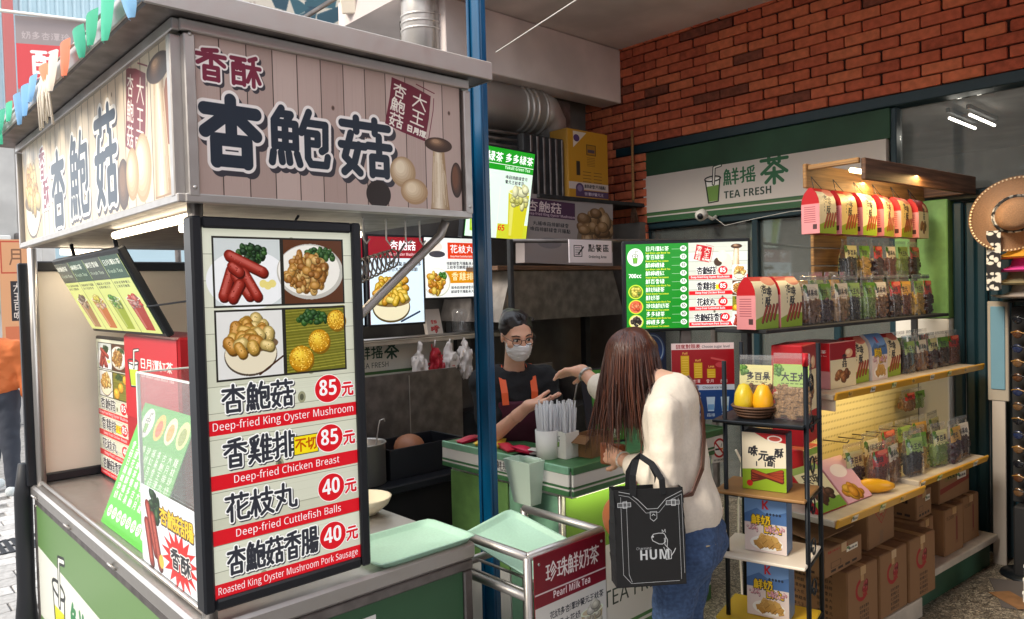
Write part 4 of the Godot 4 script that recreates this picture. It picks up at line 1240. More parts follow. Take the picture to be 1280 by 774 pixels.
func print_banner() -> Texture2D:
	var sh := Sheet.new(260, 420, Color(0.62, 0.58, 0.58))
	sh.rect(0, 110, 260, 180, Color(0.84, 0.32, 0.34))  # red paled for street haze, mixed into the print colour
	small_print(sh, SOME, 20, 60, 30, Color(0.75, 0.7, 0.7), 5)
	han(sh, "酥", 50, 124, 104, 13, Color(0.97, 0.95, 0.93)); han(sh, "雞", 190, 124, 104, 12, Color(0.97, 0.95, 0.93))
	latin(sh, "Deep-fried", 55, 280, 50, Color(0.97, 0.95, 0.93), false)
	return sh.done()

func print_street_sign() -> Texture2D:
	var sh := Sheet.new(200, 600, Color(0.85, 0.62, 0.45))
	sh.frame(8, 8, 184, 180, 8, Color(0.75, 0.3, 0.2)); han(sh, "月", 56, 50, 90, 9, Color(0.5, 0.35, 0.25))
	sh.rect(60, 230, 76, 220, Color(0.15, 0.13, 0.15)); for_each_char(sh, "大王百味", 74, 240, 48, Color(0.9, 0.85, 0.8))
	sh.rect(20, 480, 160, 100, Color(0.8, 0.45, 0.3))
	return sh.done()

func for_each_char(sh: Sheet, s: String, x: float, y: float, size: float, c: Color) -> void:
	for ch in s:
		han(sh, ch, x, y, size, size * 0.1, c)
		y += size * 1.08

func print_paper_bag() -> Texture2D:
	var sh := Sheet.new(160, 240, Color(0.8, 0.76, 0.72))
	sh.rnd.seed = 71
	sh.heap(80, 170, 46, 30, 30, 5, 11, [Color(0.75, 0.12, 0.14), Color(0.85, 0.3, 0.3)])
	han(sh, "香酥", 46, 96, 32, 4, Color(0.75, 0.12, 0.14))
	return sh.done()
# ---------------------------------------------------------------- materials shared by many things
var M := {}
func make_materials() -> void:
	M.steel = mat(col(190, 186, 182), 0.32, 0.95)
	M.steel.roughness_texture = noise_tex(0.03, Color(0.76, 0.76, 0.76), Color(1, 1, 1), 256, FastNoiseLite.TYPE_SIMPLEX_SMOOTH, 4, 0.1, 0.9, 3)
	M.steel.uv1_triplanar = true
	M.steel.uv1_world_triplanar = true
	M.steel.uv1_scale = Vector3(2, 2, 2)
	M.steel.roughness = 0.5
	M.steel_dull = grained(col(142, 136, 134), col(114, 108, 106), 0.02, Vector3(1.5, 1.5, 1.5), 0.48, 0.9, 0.0, 4)
	M.black = mat(col(22, 25, 32), 0.4)
	M.black_matt = mat(col(20, 20, 22), 0.8)
	M.dark = grained(col(40, 42, 46), col(26, 28, 32), 0.02, Vector3(1, 1, 1), 0.7, 0.0, 0.0, 5)
	M.white = mat(col(228, 226, 220), 0.5)
	M.white_wall = grained(col(214, 210, 204), col(190, 186, 180), 0.008, Vector3(0.5, 0.5, 0.5), 0.8, 0.0, 0.05, 6)
	M.ceiling = grained(col(226, 214, 210), col(196, 184, 180), 0.006, Vector3(0.4, 0.4, 0.4), 0.9, 0.0, 0.1, 7, 5)
	M.blue = grained(col(9, 80, 120), col(8, 66, 100), 0.02, Vector3(1, 0.3, 1), 0.22, 0.0, 0.0, 8)
	M.green_dark = mat(col(48, 88, 64), 0.5)
	M.green_band = grained(col(44, 84, 60), col(34, 68, 48), 0.01, Vector3(0.6, 0.6, 0.6), 0.6, 0.0, 0.0, 9)
	M.green_tea = grained(col(122, 168, 96), col(110, 154, 86), 0.02, Vector3(1.5, 1.5, 1.5), 0.42, 0.0, 0.0, 92)
	M.green_mint = grained(col(136, 188, 156), col(122, 172, 142), 0.02, Vector3(1.5, 1.5, 1.5), 0.42, 0.0, 0.0, 93)
	M.green_deep = grained(col(72, 124, 78), col(60, 108, 66), 0.02, Vector3(2, 2, 2), 0.45, 0.0, 0.0, 94)
	M.teal_frame = mat(col(20, 48, 58), 0.4)
	M.cream = grained(col(240, 228, 208), col(226, 212, 190), 0.006, Vector3(0.6, 0.6, 0.6), 0.5, 0.0, 0.0, 10)
	M.tray = grained(col(176, 216, 192), col(160, 202, 178), 0.12, Vector3(3, 3, 3), 0.42, 0.0, 0.0, 11)
	M.wood = grained(col(176, 130, 76), col(130, 88, 46), 0.03, Vector3(0.35, 9, 0.35), 0.55, 0.0, 0.06, 12)
	M.wood_dark = grained(col(120, 84, 60), col(84, 56, 40), 0.03, Vector3(0.4, 7, 0.4), 0.6, 0.0, 0.06, 13)
	M.pegboard = mat(col(226, 206, 150), 0.6)
	M.shelf_white = grained(col(196, 184, 166), col(168, 156, 138), 0.02, Vector3(1, 1, 1), 0.5, 0.0, 0.0, 14)
	M.shelf_edge = mat(col(206, 152, 40), 0.35)
	M.card = grained(col(140, 102, 66), col(124, 88, 56), 0.02, Vector3(2, 2, 2), 0.85, 0.0, 0.02, 15)
	M.card_edge = mat(col(120, 84, 52), 0.9)
	M.tape = mat(col(178, 140, 92), 0.3)
	M.plastic = pane(0.05, Color(0.95, 0.96, 0.98))
	M.glass = pane(0.06)
	M.red = mat(col(178, 22, 34), 0.42)
	M.redpink = mat(col(216, 150, 150), 0.5)
	M.rubber = mat(col(30, 32, 38), 0.55)
	M.iron = mat(col(24, 30, 36), 0.45, 0.4)
	M.duct = grained(col(206, 202, 198), col(176, 170, 166), 0.012, Vector3(0.8, 0.8, 0.8), 0.42, 0.6, 0.0, 16)
	M.paper = mat(col(226, 222, 214), 0.7)
	M.room = grained(col(112, 108, 104), col(92, 88, 84), 0.012, Vector3(0.8, 0.8, 0.8), 0.8, 0.0, 0.0, 95)
	M.brass = mat(col(190, 150, 80), 0.35, 0.8)

func brick_mats() -> Array:
	var list := []
	var k := [[col(208, 110, 76), col(182, 92, 64)], [col(198, 100, 70), col(170, 84, 58)], [col(188, 92, 64), col(160, 76, 56)], [col(216, 120, 82), col(190, 100, 68)], [col(138, 76, 58), col(104, 58, 48)]]
	for i in k.size():
		list.append(grained(k[i][0], k[i][1], 0.03, Vector3(2.5, 2.5, 2.5), 0.85, 0.0, 0.05, 30 + i))
	return list

func build_setting() -> void:
	# ground: one sheet to the horizon, the arcade floor on it
	var asphalt := grained(col(150, 148, 146), col(126, 124, 122), 0.03, Vector3(0.8, 0.8, 0.8), 0.9, 0.0, 0.1, 20, 5)
	structure("ground", mb().q(Vector3(-80, 0, 80), Vector3(-80, 0, -80), Vector3(80, 0, -80), Vector3(80, 0, 80), Vector3.UP), asphalt)
	var tz := mat(Color.WHITE, 0.35)
	var n := FastNoiseLite.new()
	n.noise_type = FastNoiseLite.TYPE_CELLULAR
	n.cellular_return_type = FastNoiseLite.RETURN_CELL_VALUE
	n.frequency = 0.055
	n.seed = 3
	var tt := NoiseTexture2D.new()
	tt.width = 512; tt.height = 512
	tt.seamless = true
	tt.noise = n
	var g := Gradient.new()
	g.interpolation_mode = Gradient.GRADIENT_INTERPOLATE_CONSTANT
	g.offsets = PackedFloat32Array([0.0, 0.18, 0.34, 0.5, 0.62, 0.75, 0.88])
	g.colors = PackedColorArray([col(40, 38, 36), col(150, 140, 124), col(88, 82, 74), col(190, 180, 160), col(60, 56, 52), col(130, 116, 98), col(205, 196, 180)])
	tt.color_ramp = g
	tz.albedo_texture = tt
	tz.uv1_triplanar = true
	tz.uv1_world_triplanar = true
	tz.uv1_scale = Vector3(1.6, 1.6, 1.6)
	structure("pavement", mb().box(Vector3(3.7, -0.048, 0.2), Vector3(3.4, 0.104, 10.0)), tz)
	structure("ceiling", mb().box(Vector3(4.55, 3.95, 0.2), Vector3(2.9, 0.2, 11.0)), M.ceiling)
	build_beam()
	build_brick_wall()
	build_shop_front()

func build_beam() -> void:
	var o := thing("concrete_beam", "pale painted concrete beam under the ceiling above the kitchen", "beam", Vector3(3.6, 3.37, -4.4))
	pbox(o, "beam_body", Vector3(0.71, 0.24, 0.06), Vector3(1.96, 0.47, 0.22), M.ceiling, 0.006)
	var w := thing("hanging_wire", "thin pale wire slung below the ceiling past the blue post", "wire")
	ptube(w, "strand", [Vector3(3.15, 3.23, -3.5), Vector3(3.45, 3.515, -3.02), Vector3(3.8, 3.85, -2.46)], 0.0035, M.white, 6)
	# the storeys above the arcade
	var b := thing("upper_storeys", "plain grey storeys of the building above the arcade ceiling", "building", Vector3(4.5, 4.05, 0.2))
	pbox(b, "wall", Vector3(1.6, 2.6, 0), Vector3(2.9, 5.2, 11.0), M.white_wall, 0.0)

func build_brick_wall() -> void:
	var o := thing("brick_wall", "orange red brick wall with dark joints above the tea shop sign", "wall", Vector3(5.3, 2.98, -2.5))
	var joint := grained(col(70, 50, 44), col(44, 34, 32), 0.05, Vector3(2, 2, 2), 0.95, 0.0, 0.1, 40)
	pbox(o, "backing", Vector3(0.12, 0.5, 0.0), Vector3(0.216, 1.0, 5.0), joint, 0.0)
	pbox(o, "backing", Vector3(0.12, -0.5, -2.0), Vector3(0.216, 0.99, 1.0), joint, 0.0)
	var mats := brick_mats()
	var rnd := RandomNumberGenerator.new()
	rnd.seed = 7
	var ch := 0.077
	var bl := 0.245
	var shapes := []
	for k in 4:
		shapes.append(mb().bev(Vector3.ZERO, Vector3(0.03, ch - 0.009, bl - 0.008 - 0.003 * k), 0.003 + 0.0015 * k).mesh())
	var half: ArrayMesh = mb().bev(Vector3.ZERO, Vector3(0.03, ch - 0.012, bl * 0.5 - 0.012), 0.005).mesh()
	for j in range(-11, 12):
		var y := (j + 0.5) * ch
		var z := -2.33
		var z1 := z + bl * 3.5 if j < 0 else 2.1
		var first := (j + 20) % 2 == 1
		while z < z1 - bl * 0.4:
			var short := first or z + bl > z1 + 0.01
			first = false
			var c := z + bl * (0.25 if short else 0.5)
			z += bl * (0.5 if short else 1.0)
			if j >= 6 and c > 1.4: continue
			var m: Material = mats[[0, 0, 0, 0, 1, 1, 1, 1, 2, 2, 2, 3, 3, 3, 4][rnd.randi() % 15]]
			part(o, "brick", half if short else shapes[rnd.randi() % 4], m, Transform3D(Basis.from_euler(Vector3(rnd.randf_range(-0.008, 0.008), rnd.randf_range(-0.012, 0.012), 0)), Vector3(rnd.randf_range(-0.003, 0.003), y + rnd.randf_range(-0.0015, 0.0015), c + rnd.randf_range(-0.002, 0.002))))

func build_shop_front() -> void:
	# the shop behind: walls, window and door openings, sign band
	var o := thing("shop_facade", "dark green shop facade with window panes below the brick wall", "facade", Vector3(5.3, 0, -2.5))
	var y := func(w: Vector3) -> Vector3: return w - Vector3(5.3, 0, -2.5)
	pbox(o, "lintel", y.call(Vector3(5.36, 2.94, -1.6)), Vector3(0.16, 0.075, 5.4), M.teal_frame, 0.006)
	pbox(o, "sign_band", y.call(Vector3(5.37, 2.798, -2.99)), Vector3(0.14, 0.205, 2.05), M.green_band, 0.004)
	pbox(o, "transom", y.call(Vector3(5.38, 2.27, -2.4)), Vector3(0.12, 0.06, 3.2), M.teal_frame, 0.006)
	for z in [-4.02, -2.98, -2.35, -1.965]:
		pbox(o, "mullion", y.call(Vector3(5.375, 1.12, z)), Vector3(0.1, 2.24, 0.05), M.teal_frame, 0.006)
	pbox(o, "mullion", y.call(Vector3(5.37, 2.6, -1.95)), Vector3(0.11, 0.6, 0.04), M.teal_frame, 0.006)
	for k in [[-3.5, 0.99], [-2.665, 0.58], [-2.157, 0.335]]:
		var p := pbox(o, "window_pane", y.call(Vector3(5.375, 1.13, k[0])), Vector3(0.012, 2.2, k[1]), M.glass, 0.0)
	pbox(o, "window_pane", y.call(Vector3(5.375, 2.6, -1.4)), Vector3(0.012, 0.58, 1.05), M.glass, 0.0)
	# pilaster with the green and white of the stall
	pbox(o, "pilaster", y.call(Vector3(5.33, 1.87, -1.77)), Vector3(0.14, 0.76, 0.32), M.green_tea, 0.006)
	pbox(o, "pilaster", y.call(Vector3(5.33, 0.745, -1.77)), Vector3(0.14, 1.485, 0.32), M.white, 0.006)
	for k in 6:
		pbox(o, "shutter_fold", y.call(Vector3(5.34 + 0.02 * (k % 2), 1.12, -1.57 + 0.065 * k)), Vector3(0.05, 2.22, 0.06), M.teal_frame, 0.012)
	# room behind the glass
	var r := thing("shop_room", "dim room behind the glass of the shop facade", "room", Vector3(6.6, 0, -2.5))
	pbox(r, "back_wall", Vector3(1.3, 1.5, 0.5), Vector3(0.1, 3.0, 5.0), M.room, 0.0)
	pbox(r, "side_wall", Vector3(0.03, 1.5, -1.9), Vector3(2.4, 3.0, 0.1), M.room, 0.0)
	pbox(r, "side_wall", Vector3(0.03, 1.5, 2.9), Vector3(2.4, 3.0, 0.1), M.room, 0.0)
	pbox(r, "ceiling_panel", Vector3(0.03, 2.95, 0.5), Vector3(2.4, 0.1, 4.7), M.room, 0.0)
	pbox(r, "floor_panel", Vector3(0.03, 0.05, 0.5), Vector3(2.4, 0.08, 4.7), M.room, 0.0)
	for k in 2:
		var l := thing("tube_lamp", "lit white tube lamp seen through the high window pane, %s of the pair" % ["inner", "outer"][k], "lamp", Vector3(5.82, 2.86, -1.68 + 0.12 * k), 0.0, "tube lamps in the shop")
		ptube(l, "tube", [Vector3(-0.27, -0.05, 0), Vector3(0.27, -0.05, 0)], 0.009, glowing(Color(1, 0.98, 0.92), 3.0), 8)
		pbox(l, "housing", Vector3(0, 0.0, 0), Vector3(0.6, 0.03, 0.03), M.dark, 0.004)
		area_light("lamp_light", Vector3(0, -0.075, 0), Vector3.DOWN, 0.54, 0.03, 0.08, Color(1, 0.98, 0.92), l)
	# sign
	var s := thing("shop_sign", "white and green shop sign with a cup and TEA FRESH below the bricks", "sign", Vector3(5.3, 2.29, -3.0))
	part(s, "sign_board", mb().board(Vector3.ZERO, 2.02, 0.4, 0.06), printed(print_fascia(), 0.5), Transform3D(FACE_L, Vector3(-0.005, 0.205, 0)))
	# security camera
	var c := thing("security_camera", "small round white camera under the tea shop sign", "camera", Vector3(5.18, 2.3, -3.36))
	part(c, "shell", mb(true).lathe(Vector3.ZERO, [Vector2(0, 0.05), Vector2(0.02, 0.048), Vector2(0.045, 0.02), Vector2(0.045, -0.03), Vector2(0.02, -0.05), Vector2(0, -0.05)], 16, Basis(Vector3(0, 0, 1), Vector3(-0.9, -0.3, 0.3).normalized(), Vector3(0.3, -0.9, 0).normalized()).orthonormalized()), M.white)
	part(c, "lens", mb(true).lathe(Vector3(-0.046, -0.015, 0.016), [Vector2(0, 0.006), Vector2(0.022, 0.003), Vector2(0.026, -0.01)], 14, Basis(Vector3(0, 0, 1), Vector3(-0.9, -0.3, 0.3).normalized(), Vector3(0.3, -0.9, 0).normalized()).orthonormalized()), M.black)
	ptube(c, "bracket", [Vector3(0.03, 0.0, 0.02), Vector3(0.08, -0.03, 0.05), Vector3(0.12, -0.01, 0.06)], 0.014, M.white, 8)
	ptube(c, "cable", [Vector3(0.1, -0.02, 0.06), Vector3(0.1, -0.09, 0.15), Vector3(0.1, -0.06, 0.4), Vector3(0.1, -0.03, 0.7), Vector3(0.105, -0.035, 1.0)], 0.0025, M.white, 6)
# ---------------------------------------------------------------- the mushroom cart
func settle(o: Node3D, p: Vector3) -> void:
	o.position = p
	for c in o.get_children():
		if c is Node3D: c.position -= p

func build_cart() -> void:
	var o := thing("food_cart", "steel mushroom cart with wooden plank print signs and lit price board", "food cart")
	var x0 := 0.735
	var x1 := 1.69
	var z0 := -2.075
	var z1 := -4.34
	# counter
	pbox(o, "counter_top", Vector3((x0 + x1) / 2, 0.815, (z0 + z1) / 2), Vector3(x1 - x0 + 0.02, 0.06, z0 - z1 + 0.02), M.steel, 0.01)
	pbox(o, "trim_rail", Vector3((x0 + x1) / 2, 0.765, z0 - 0.008), Vector3(x1 - x0, 0.034, 0.02), M.steel_dull, 0.004)
	pbox(o, "trim_rail", Vector3(x0 + 0.012, 0.765, (z0 + z1) / 2), Vector3(0.02, 0.034, z0 - z1 - 0.05), M.steel_dull, 0.004)
	for p in [[x0 + 0.02, z0 - 0.02], [x1 - 0.02, z0 - 0.02], [x0 + 0.02, z1 + 0.02], [x1 - 0.02, z1 + 0.02]]:
		pbox(o, "corner_post", Vector3(p[0], 0.4, p[1]), Vector3(0.038, 0.69, 0.038), M.steel_dull, 0.005)
	pboard(o, "side_panel", Vector3(x0 + 0.006, 0.42, (z0 + z1) / 2), z0 - z1 - 0.08, 0.655, 0.012, printed(print_cart_side(), 0.35), FACE_L).set_meta("label", "green and white cart panel with cup and tea lettering")
	var fp := Sheet.new(64, 64, Color(0.2, 0.36, 0.24))
	fp.poly(PackedVector2Array([Vector2(0, 26), Vector2(64, 18), Vector2(64, 64), Vector2(0, 64)]), Color(0.84, 0.84, 0.82))
	pboard(o, "front_panel", Vector3((x0 + x1) / 2, 0.42, z0 - 0.012), x1 - x0 - 0.08, 0.655, 0.012, printed(fp.done(), 0.4))
	pboard(o, "notice_card", Vector3(1.22, 0.72 - 0.09, z0 - 0.008), 0.13, 0.15, 0.002, printed(print_price_card(), 0.6))
	pbox(o, "far_panel", Vector3(x1 - 0.01, 0.42, (z0 + z1) / 2), Vector3(0.01, 0.655, z0 - z1 - 0.08), M.green_dark, 0.0)
	pbox(o, "far_panel", Vector3((x0 + x1) / 2, 0.42, z1 + 0.01), Vector3(x1 - x0 - 0.08, 0.655, 0.01), M.green_dark, 0.0)
	# wheels hidden under the body
	for p in [[0.85, -2.3], [1.57, -2.3], [0.85, -4.1], [1.57, -4.1]]:
		part(o, "wheel", mb(true).lathe(Vector3.ZERO, [Vector2(0, 0.02), Vector2(0.05, 0.02), Vector2(0.06, 0.012), Vector2(0.06, -0.012), Vector2(0.05, -0.02), Vector2(0, -0.02)], 16, Basis(Vector3(0, 1, 0), Vector3(1, 0, 0), Vector3(0, 0, -1))), M.rubber, Transform3D(Basis.IDENTITY, Vector3(p[0], 0.06, p[1])))
	# posts
	for p in [[x0 + 0.03, z0 - 0.03], [x0 + 0.03, z1 + 0.06], [x1 - 0.03, z1 + 0.06]]:
		ptube(o, "roof_post", [Vector3(p[0], 0.84, p[1]), Vector3(p[0], 2.01, p[1])], 0.021, M.steel, 12)
	# black edged cream end panel
	pbox(o, "end_frame", Vector3(x0 + 0.0, 1.39, z1 + 0.01), Vector3(0.05, 1.1, 0.04), M.black, 0.006)
	pbox(o, "end_frame", Vector3(x1 - 0.03, 1.39, z1 + 0.01), Vector3(0.04, 1.1, 0.04), M.black, 0.006)
	pbox(o, "end_frame", Vector3((x0 + x1) / 2, 1.925, z1 + 0.01), Vector3(x1 - x0 - 0.08, 0.05, 0.036), M.black, 0.006)
	pbox(o, "end_frame", Vector3((x0 + x1) / 2, 0.868, z1 + 0.01), Vector3(x1 - x0 - 0.08, 0.045, 0.036), M.black, 0.006)
	pbox(o, "end_panel", Vector3((x0 + x1) / 2, 1.395, z1 + 0.005), Vector3(x1 - x0 - 0.06, 1.02, 0.012), M.cream, 0.0)
	# bumper leg at the far street corner
	ptube(o, "bumper_leg", [Vector3(x0 - 0.03, 0.95, z1 - 0.02), Vector3(x0 - 0.035, 0.8, z1 - 0.03), Vector3(x0 - 0.04, 0.3, z1 - 0.03), Vector3(x0 - 0.045, 0.1, z1 - 0.03), Vector3(x0 - 0.045, 0.0, z1 - 0.03)], [0.025, 0.04, 0.04, 0.055, 0.055], M.rubber, 12)
	# the sign box under the roof
	var yb := 2.005
	var yt := 2.492
	var zs := -4.2
	var core := Vector3((x0 + x1) / 2 + 0.008, (yb + yt) / 2, (z0 + zs) / 2)
	pbox(o, "sign_box", core, Vector3(x1 - x0 + 0.02, yt - yb - 0.004, z0 - zs - 0.02), M.steel_dull, 0.0)
	var fs := pboard(o, "front_sign", Vector3(1.217, 2.245, z0 + 0.012), 0.925, 0.43, 0.02, printed(print_front_sign(), 0.38))
	fs.set_meta("label", "plank print front sign with dark mushroom lettering and maroon stamp")
	var ss := pboard(o, "side_sign", Vector3(x0 - 0.016, 2.245, -3.135), 2.03, 0.43, 0.02, printed(print_side_sign(), 0.38), FACE_L)
	ss.set_meta("label", "long plank print side sign with mushroom lettering facing the street")
	# steel edging round both signs
	for y in [yb + 0.012, yt - 0.016]:
		pbox(o, "sign_edging", Vector3(1.217, y, z0 + 0.01), Vector3(0.99, 0.024 if y < 2.2 else 0.032, 0.034), M.steel, 0.003)
		pbox(o, "sign_edging", Vector3(x0 - 0.014, y, (z0 + zs) / 2), Vector3(0.034, 0.024 if y < 2.2 else 0.032, z0 - zs + 0.034), M.steel, 0.003)
	for x in [x0 - 0.002, x1 + 0.012]:
		pbox(o, "sign_edging", Vector3(x + (0.0125 if x < 1.0 else -0.002), 2.2375, z0 + 0.0115), Vector3(0.03, yt - yb - 0.054, 0.034), M.steel, 0.003)
	pbox(o, "sign_edging", Vector3(x0 - 0.0155, 2.2375, z0 - 0.014), Vector3(0.034, yt - yb - 0.054, 0.028), M.steel, 0.003)
	pbox(o, "sign_edging", Vector3(x0 - 0.0155, 2.2375, zs + 0.004), Vector3(0.034, yt - yb - 0.054, 0.028), M.steel, 0.003)
	for k in [[x0 + 0.012, yb + 0.04], [x0 + 0.012, yt - 0.04], [x1 + 0.01, yb + 0.04], [x1 + 0.01, yt - 0.04]]:
		part(o, "rivet", mb(true).lathe(Vector3.ZERO, [Vector2(0.0, 0.004), Vector2(0.005, 0.002), Vector2(0.006, 0.0)], 10, Basis(Vector3(1, 0, 0), Vector3(0, 0, 1), Vector3(0, -1, 0))), M.steel, Transform3D(Basis.IDENTITY, Vector3(k[0], k[1], z0 + 0.0285)))
	# roof with its overhang
	pbox(o, "roof", Vector3(1.2, 2.522, -3.16), Vector3(1.15, 0.055, 2.3), M.steel_dull, 0.006)
	pbox(o, "roof_fascia", Vector3(1.2, 2.525, -2.005), Vector3(1.164, 0.064, 0.008), M.steel, 0.003)
	pbox(o, "roof_fascia", Vector3(0.617, 2.525, -3.16), Vector3(0.008, 0.064, 2.31), M.steel, 0.003)
	pbox(o, "roof_fascia", Vector3(1.783, 2.525, -3.16), Vector3(0.008, 0.064, 2.31), M.steel, 0.003)
	# price board
	var mbn := Node3D.new()
	mbn.name = "price_board"
	o.add_child(mbn, true)
	mbn.set_meta("label", "black framed lit price board with four food photos and prices")
	var bw := 0.527
	var bh := 1.09
	var bc := Vector3(0.9985, 1.426, -2.07)
	for k in [-1, 1]:
		pbox(mbn, "frame_bar", bc + Vector3(k * (bw / 2 - 0.016), 0, -0.02), Vector3(0.032, bh, 0.06), M.black, 0.006)
		pbox(mbn, "frame_bar", bc + Vector3(0, k * (bh / 2 - 0.016), -0.021), Vector3(bw - 0.066, 0.032, 0.058), M.black, 0.006)
	pboard(mbn, "price_face", bc + Vector3(0, 0, -0.004), bw - 0.06, bh - 0.06, 0.02, printed(once("print_menu_board", print_menu_board), 0.25, 0.42))
	pbox(mbn, "board_back", bc + Vector3(0, 0, -0.04), Vector3(bw - 0.07, bh - 0.07, 0.02), M.dark, 0.0)
	# tubes under the sign
	var tube_glow := glowing(Color(1, 0.93, 0.8), 2.6)
	for t in [[Vector3(0.8, 1.985, -2.2), Vector3(0.8, 1.985, -3.0)], [Vector3(0.9, 1.985, -2.62), Vector3(1.6, 1.985, -2.62)], [Vector3(0.85, 1.985, -4.1), Vector3(1.1, 1.985, -4.1)]]:
		var tb := ptube(o, "tube_lamp", [t[0], t[1]], 0.014, tube_glow, 8)
		var mid: Vector3 = (t[0] + t[1]) / 2
		var along: Vector3 = t[1] - t[0]
		area_light("lamp_light", mid - Vector3(0, 0.018, 0), Vector3.DOWN, 0.03 if absf(along.x) < 0.1 else along.length(), 0.03 if absf(along.z) < 0.1 else along.length(), 0.1, Color(1, 0.93, 0.82), o)
	# glass guard over the street counter with a poster
	pbox(o, "glass_guard", Vector3(0.778, 1.17, -2.46), Vector3(0.008, 0.66, 0.52), M.glass, 0.0)
	pbox(o, "glass_guard", Vector3(0.9, 1.17, -2.722), Vector3(0.23, 0.66, 0.008), M.glass, 0.0)
	for e in [[Vector3(0.778, 1.502, -2.46), Vector3(0.011, 0.006, 0.524)], [Vector3(0.778, 1.17, -2.722), Vector3(0.011, 0.66, 0.011)], [Vector3(0.9, 1.502, -2.722), Vector3(0.23, 0.006, 0.011)], [Vector3(0.778, 1.17, -2.2), Vector3(0.011, 0.66, 0.006)]]:
		pbox(o, "guard_edge", e[0], e[1], mat(col(226, 236, 232), 0.2), 0.001)
	pboard(o, "guard_poster", Vector3(0.766, 1.0, -2.44), 0.5, 0.26, 0.003, printed(print_sausage_poster(), 0.35), FACE_L).set_meta("label", "sausage poster with red star on the glass guard")
	ptube(o, "guard_edge", [Vector3(0.762, 0.862, -4.3), Vector3(0.762, 0.862, -2.12)], 0.008, M.steel, 8)
	for z in [-4.2, -3.55, -2.9, -2.2]:
		part(o, "latch", mb(true).tube([Vector3(0.0, 0.0, -0.03), Vector3(-0.012, 0.015, -0.02), Vector3(-0.016, 0.02, 0.0), Vector3(-0.012, 0.015, 0.02), Vector3(0, 0, 0.03)], 0.005, 6), M.steel, Transform3D(Basis.IDENTITY, Vector3(x0 - 0.012, 0.8, z)))
	# hanging drinks board, leaning out at the top
	var hb := Basis.from_euler(Vector3(0, 0, 0))
	var top := Vector3(0.8, 1.935, -3.43)
	var bot := Vector3(0.965, 1.6, -3.6)
	var up := (top - bot).normalized()
	var xa := Vector3(0, 0, 1)
	up = (up - xa * up.dot(xa)).normalized()
	var bb := Basis(xa, up, xa.cross(up))
	var hc := (top + bot) / 2 - Vector3(0, 0, 0)
	var hbn := Node3D.new()
	hbn.name = "drinks_board"
	o.add_child(hbn, true)
	hbn.set_meta("label", "tilted drinks picture board hanging under the cart sign")
	part(hbn, "board_case", mb().bev(Vector3(0, 0, -0.016), Vector3(1.06, 0.38, 0.03), 0.006), M.black, Transform3D(bb, hc))
	part(hbn, "board_face", mb().board(Vector3.ZERO, 1.02, 0.34, 0.004), printed(print_drinks_board(), 0.2, 0.25), Transform3D(bb, hc + bb.z * 0.003))
	ptube(o, "hanger", [Vector3(0.82, 2.0, -3.1), Vector3(0.86, 1.82, -3.12)], 0.008, M.black, 6)
	ptube(o, "hanger", [Vector3(0.82, 2.0, -3.75), Vector3(0.86, 1.82, -3.77)], 0.008, M.black, 6)
	ptube(o, "cable", [Vector3(0.9, 1.72, -3.0), Vector3(1.0, 1.74, -2.8), Vector3(1.1, 1.84, -2.4), Vector3(1.12, 2.0, -2.2)], 0.004, M.black, 6)
	# steel arm across the opening
	ptube(o, "support_arm", [Vector3(1.66, 2.0, -2.14), Vector3(1.65, 1.95, -2.16), Vector3(1.6, 1.9, -2.18), Vector3(1.3, 1.64, -2.22), Vector3(1.15, 1.5, -2.24)], 0.016, M.steel, 12)
	for x in [1.33, 1.42, 1.5, 1.56]:
		ptube(o, "hook", [Vector3(x, 2.0, -2.16), Vector3(x, 1.93, -2.16), Vector3(x + 0.012, 1.915, -2.16), Vector3(x + 0.024, 1.93, -2.16)], 0.003, M.white, 6)
	settle(o, Vector3(1.21, 0, -3.2))
	cart_things()

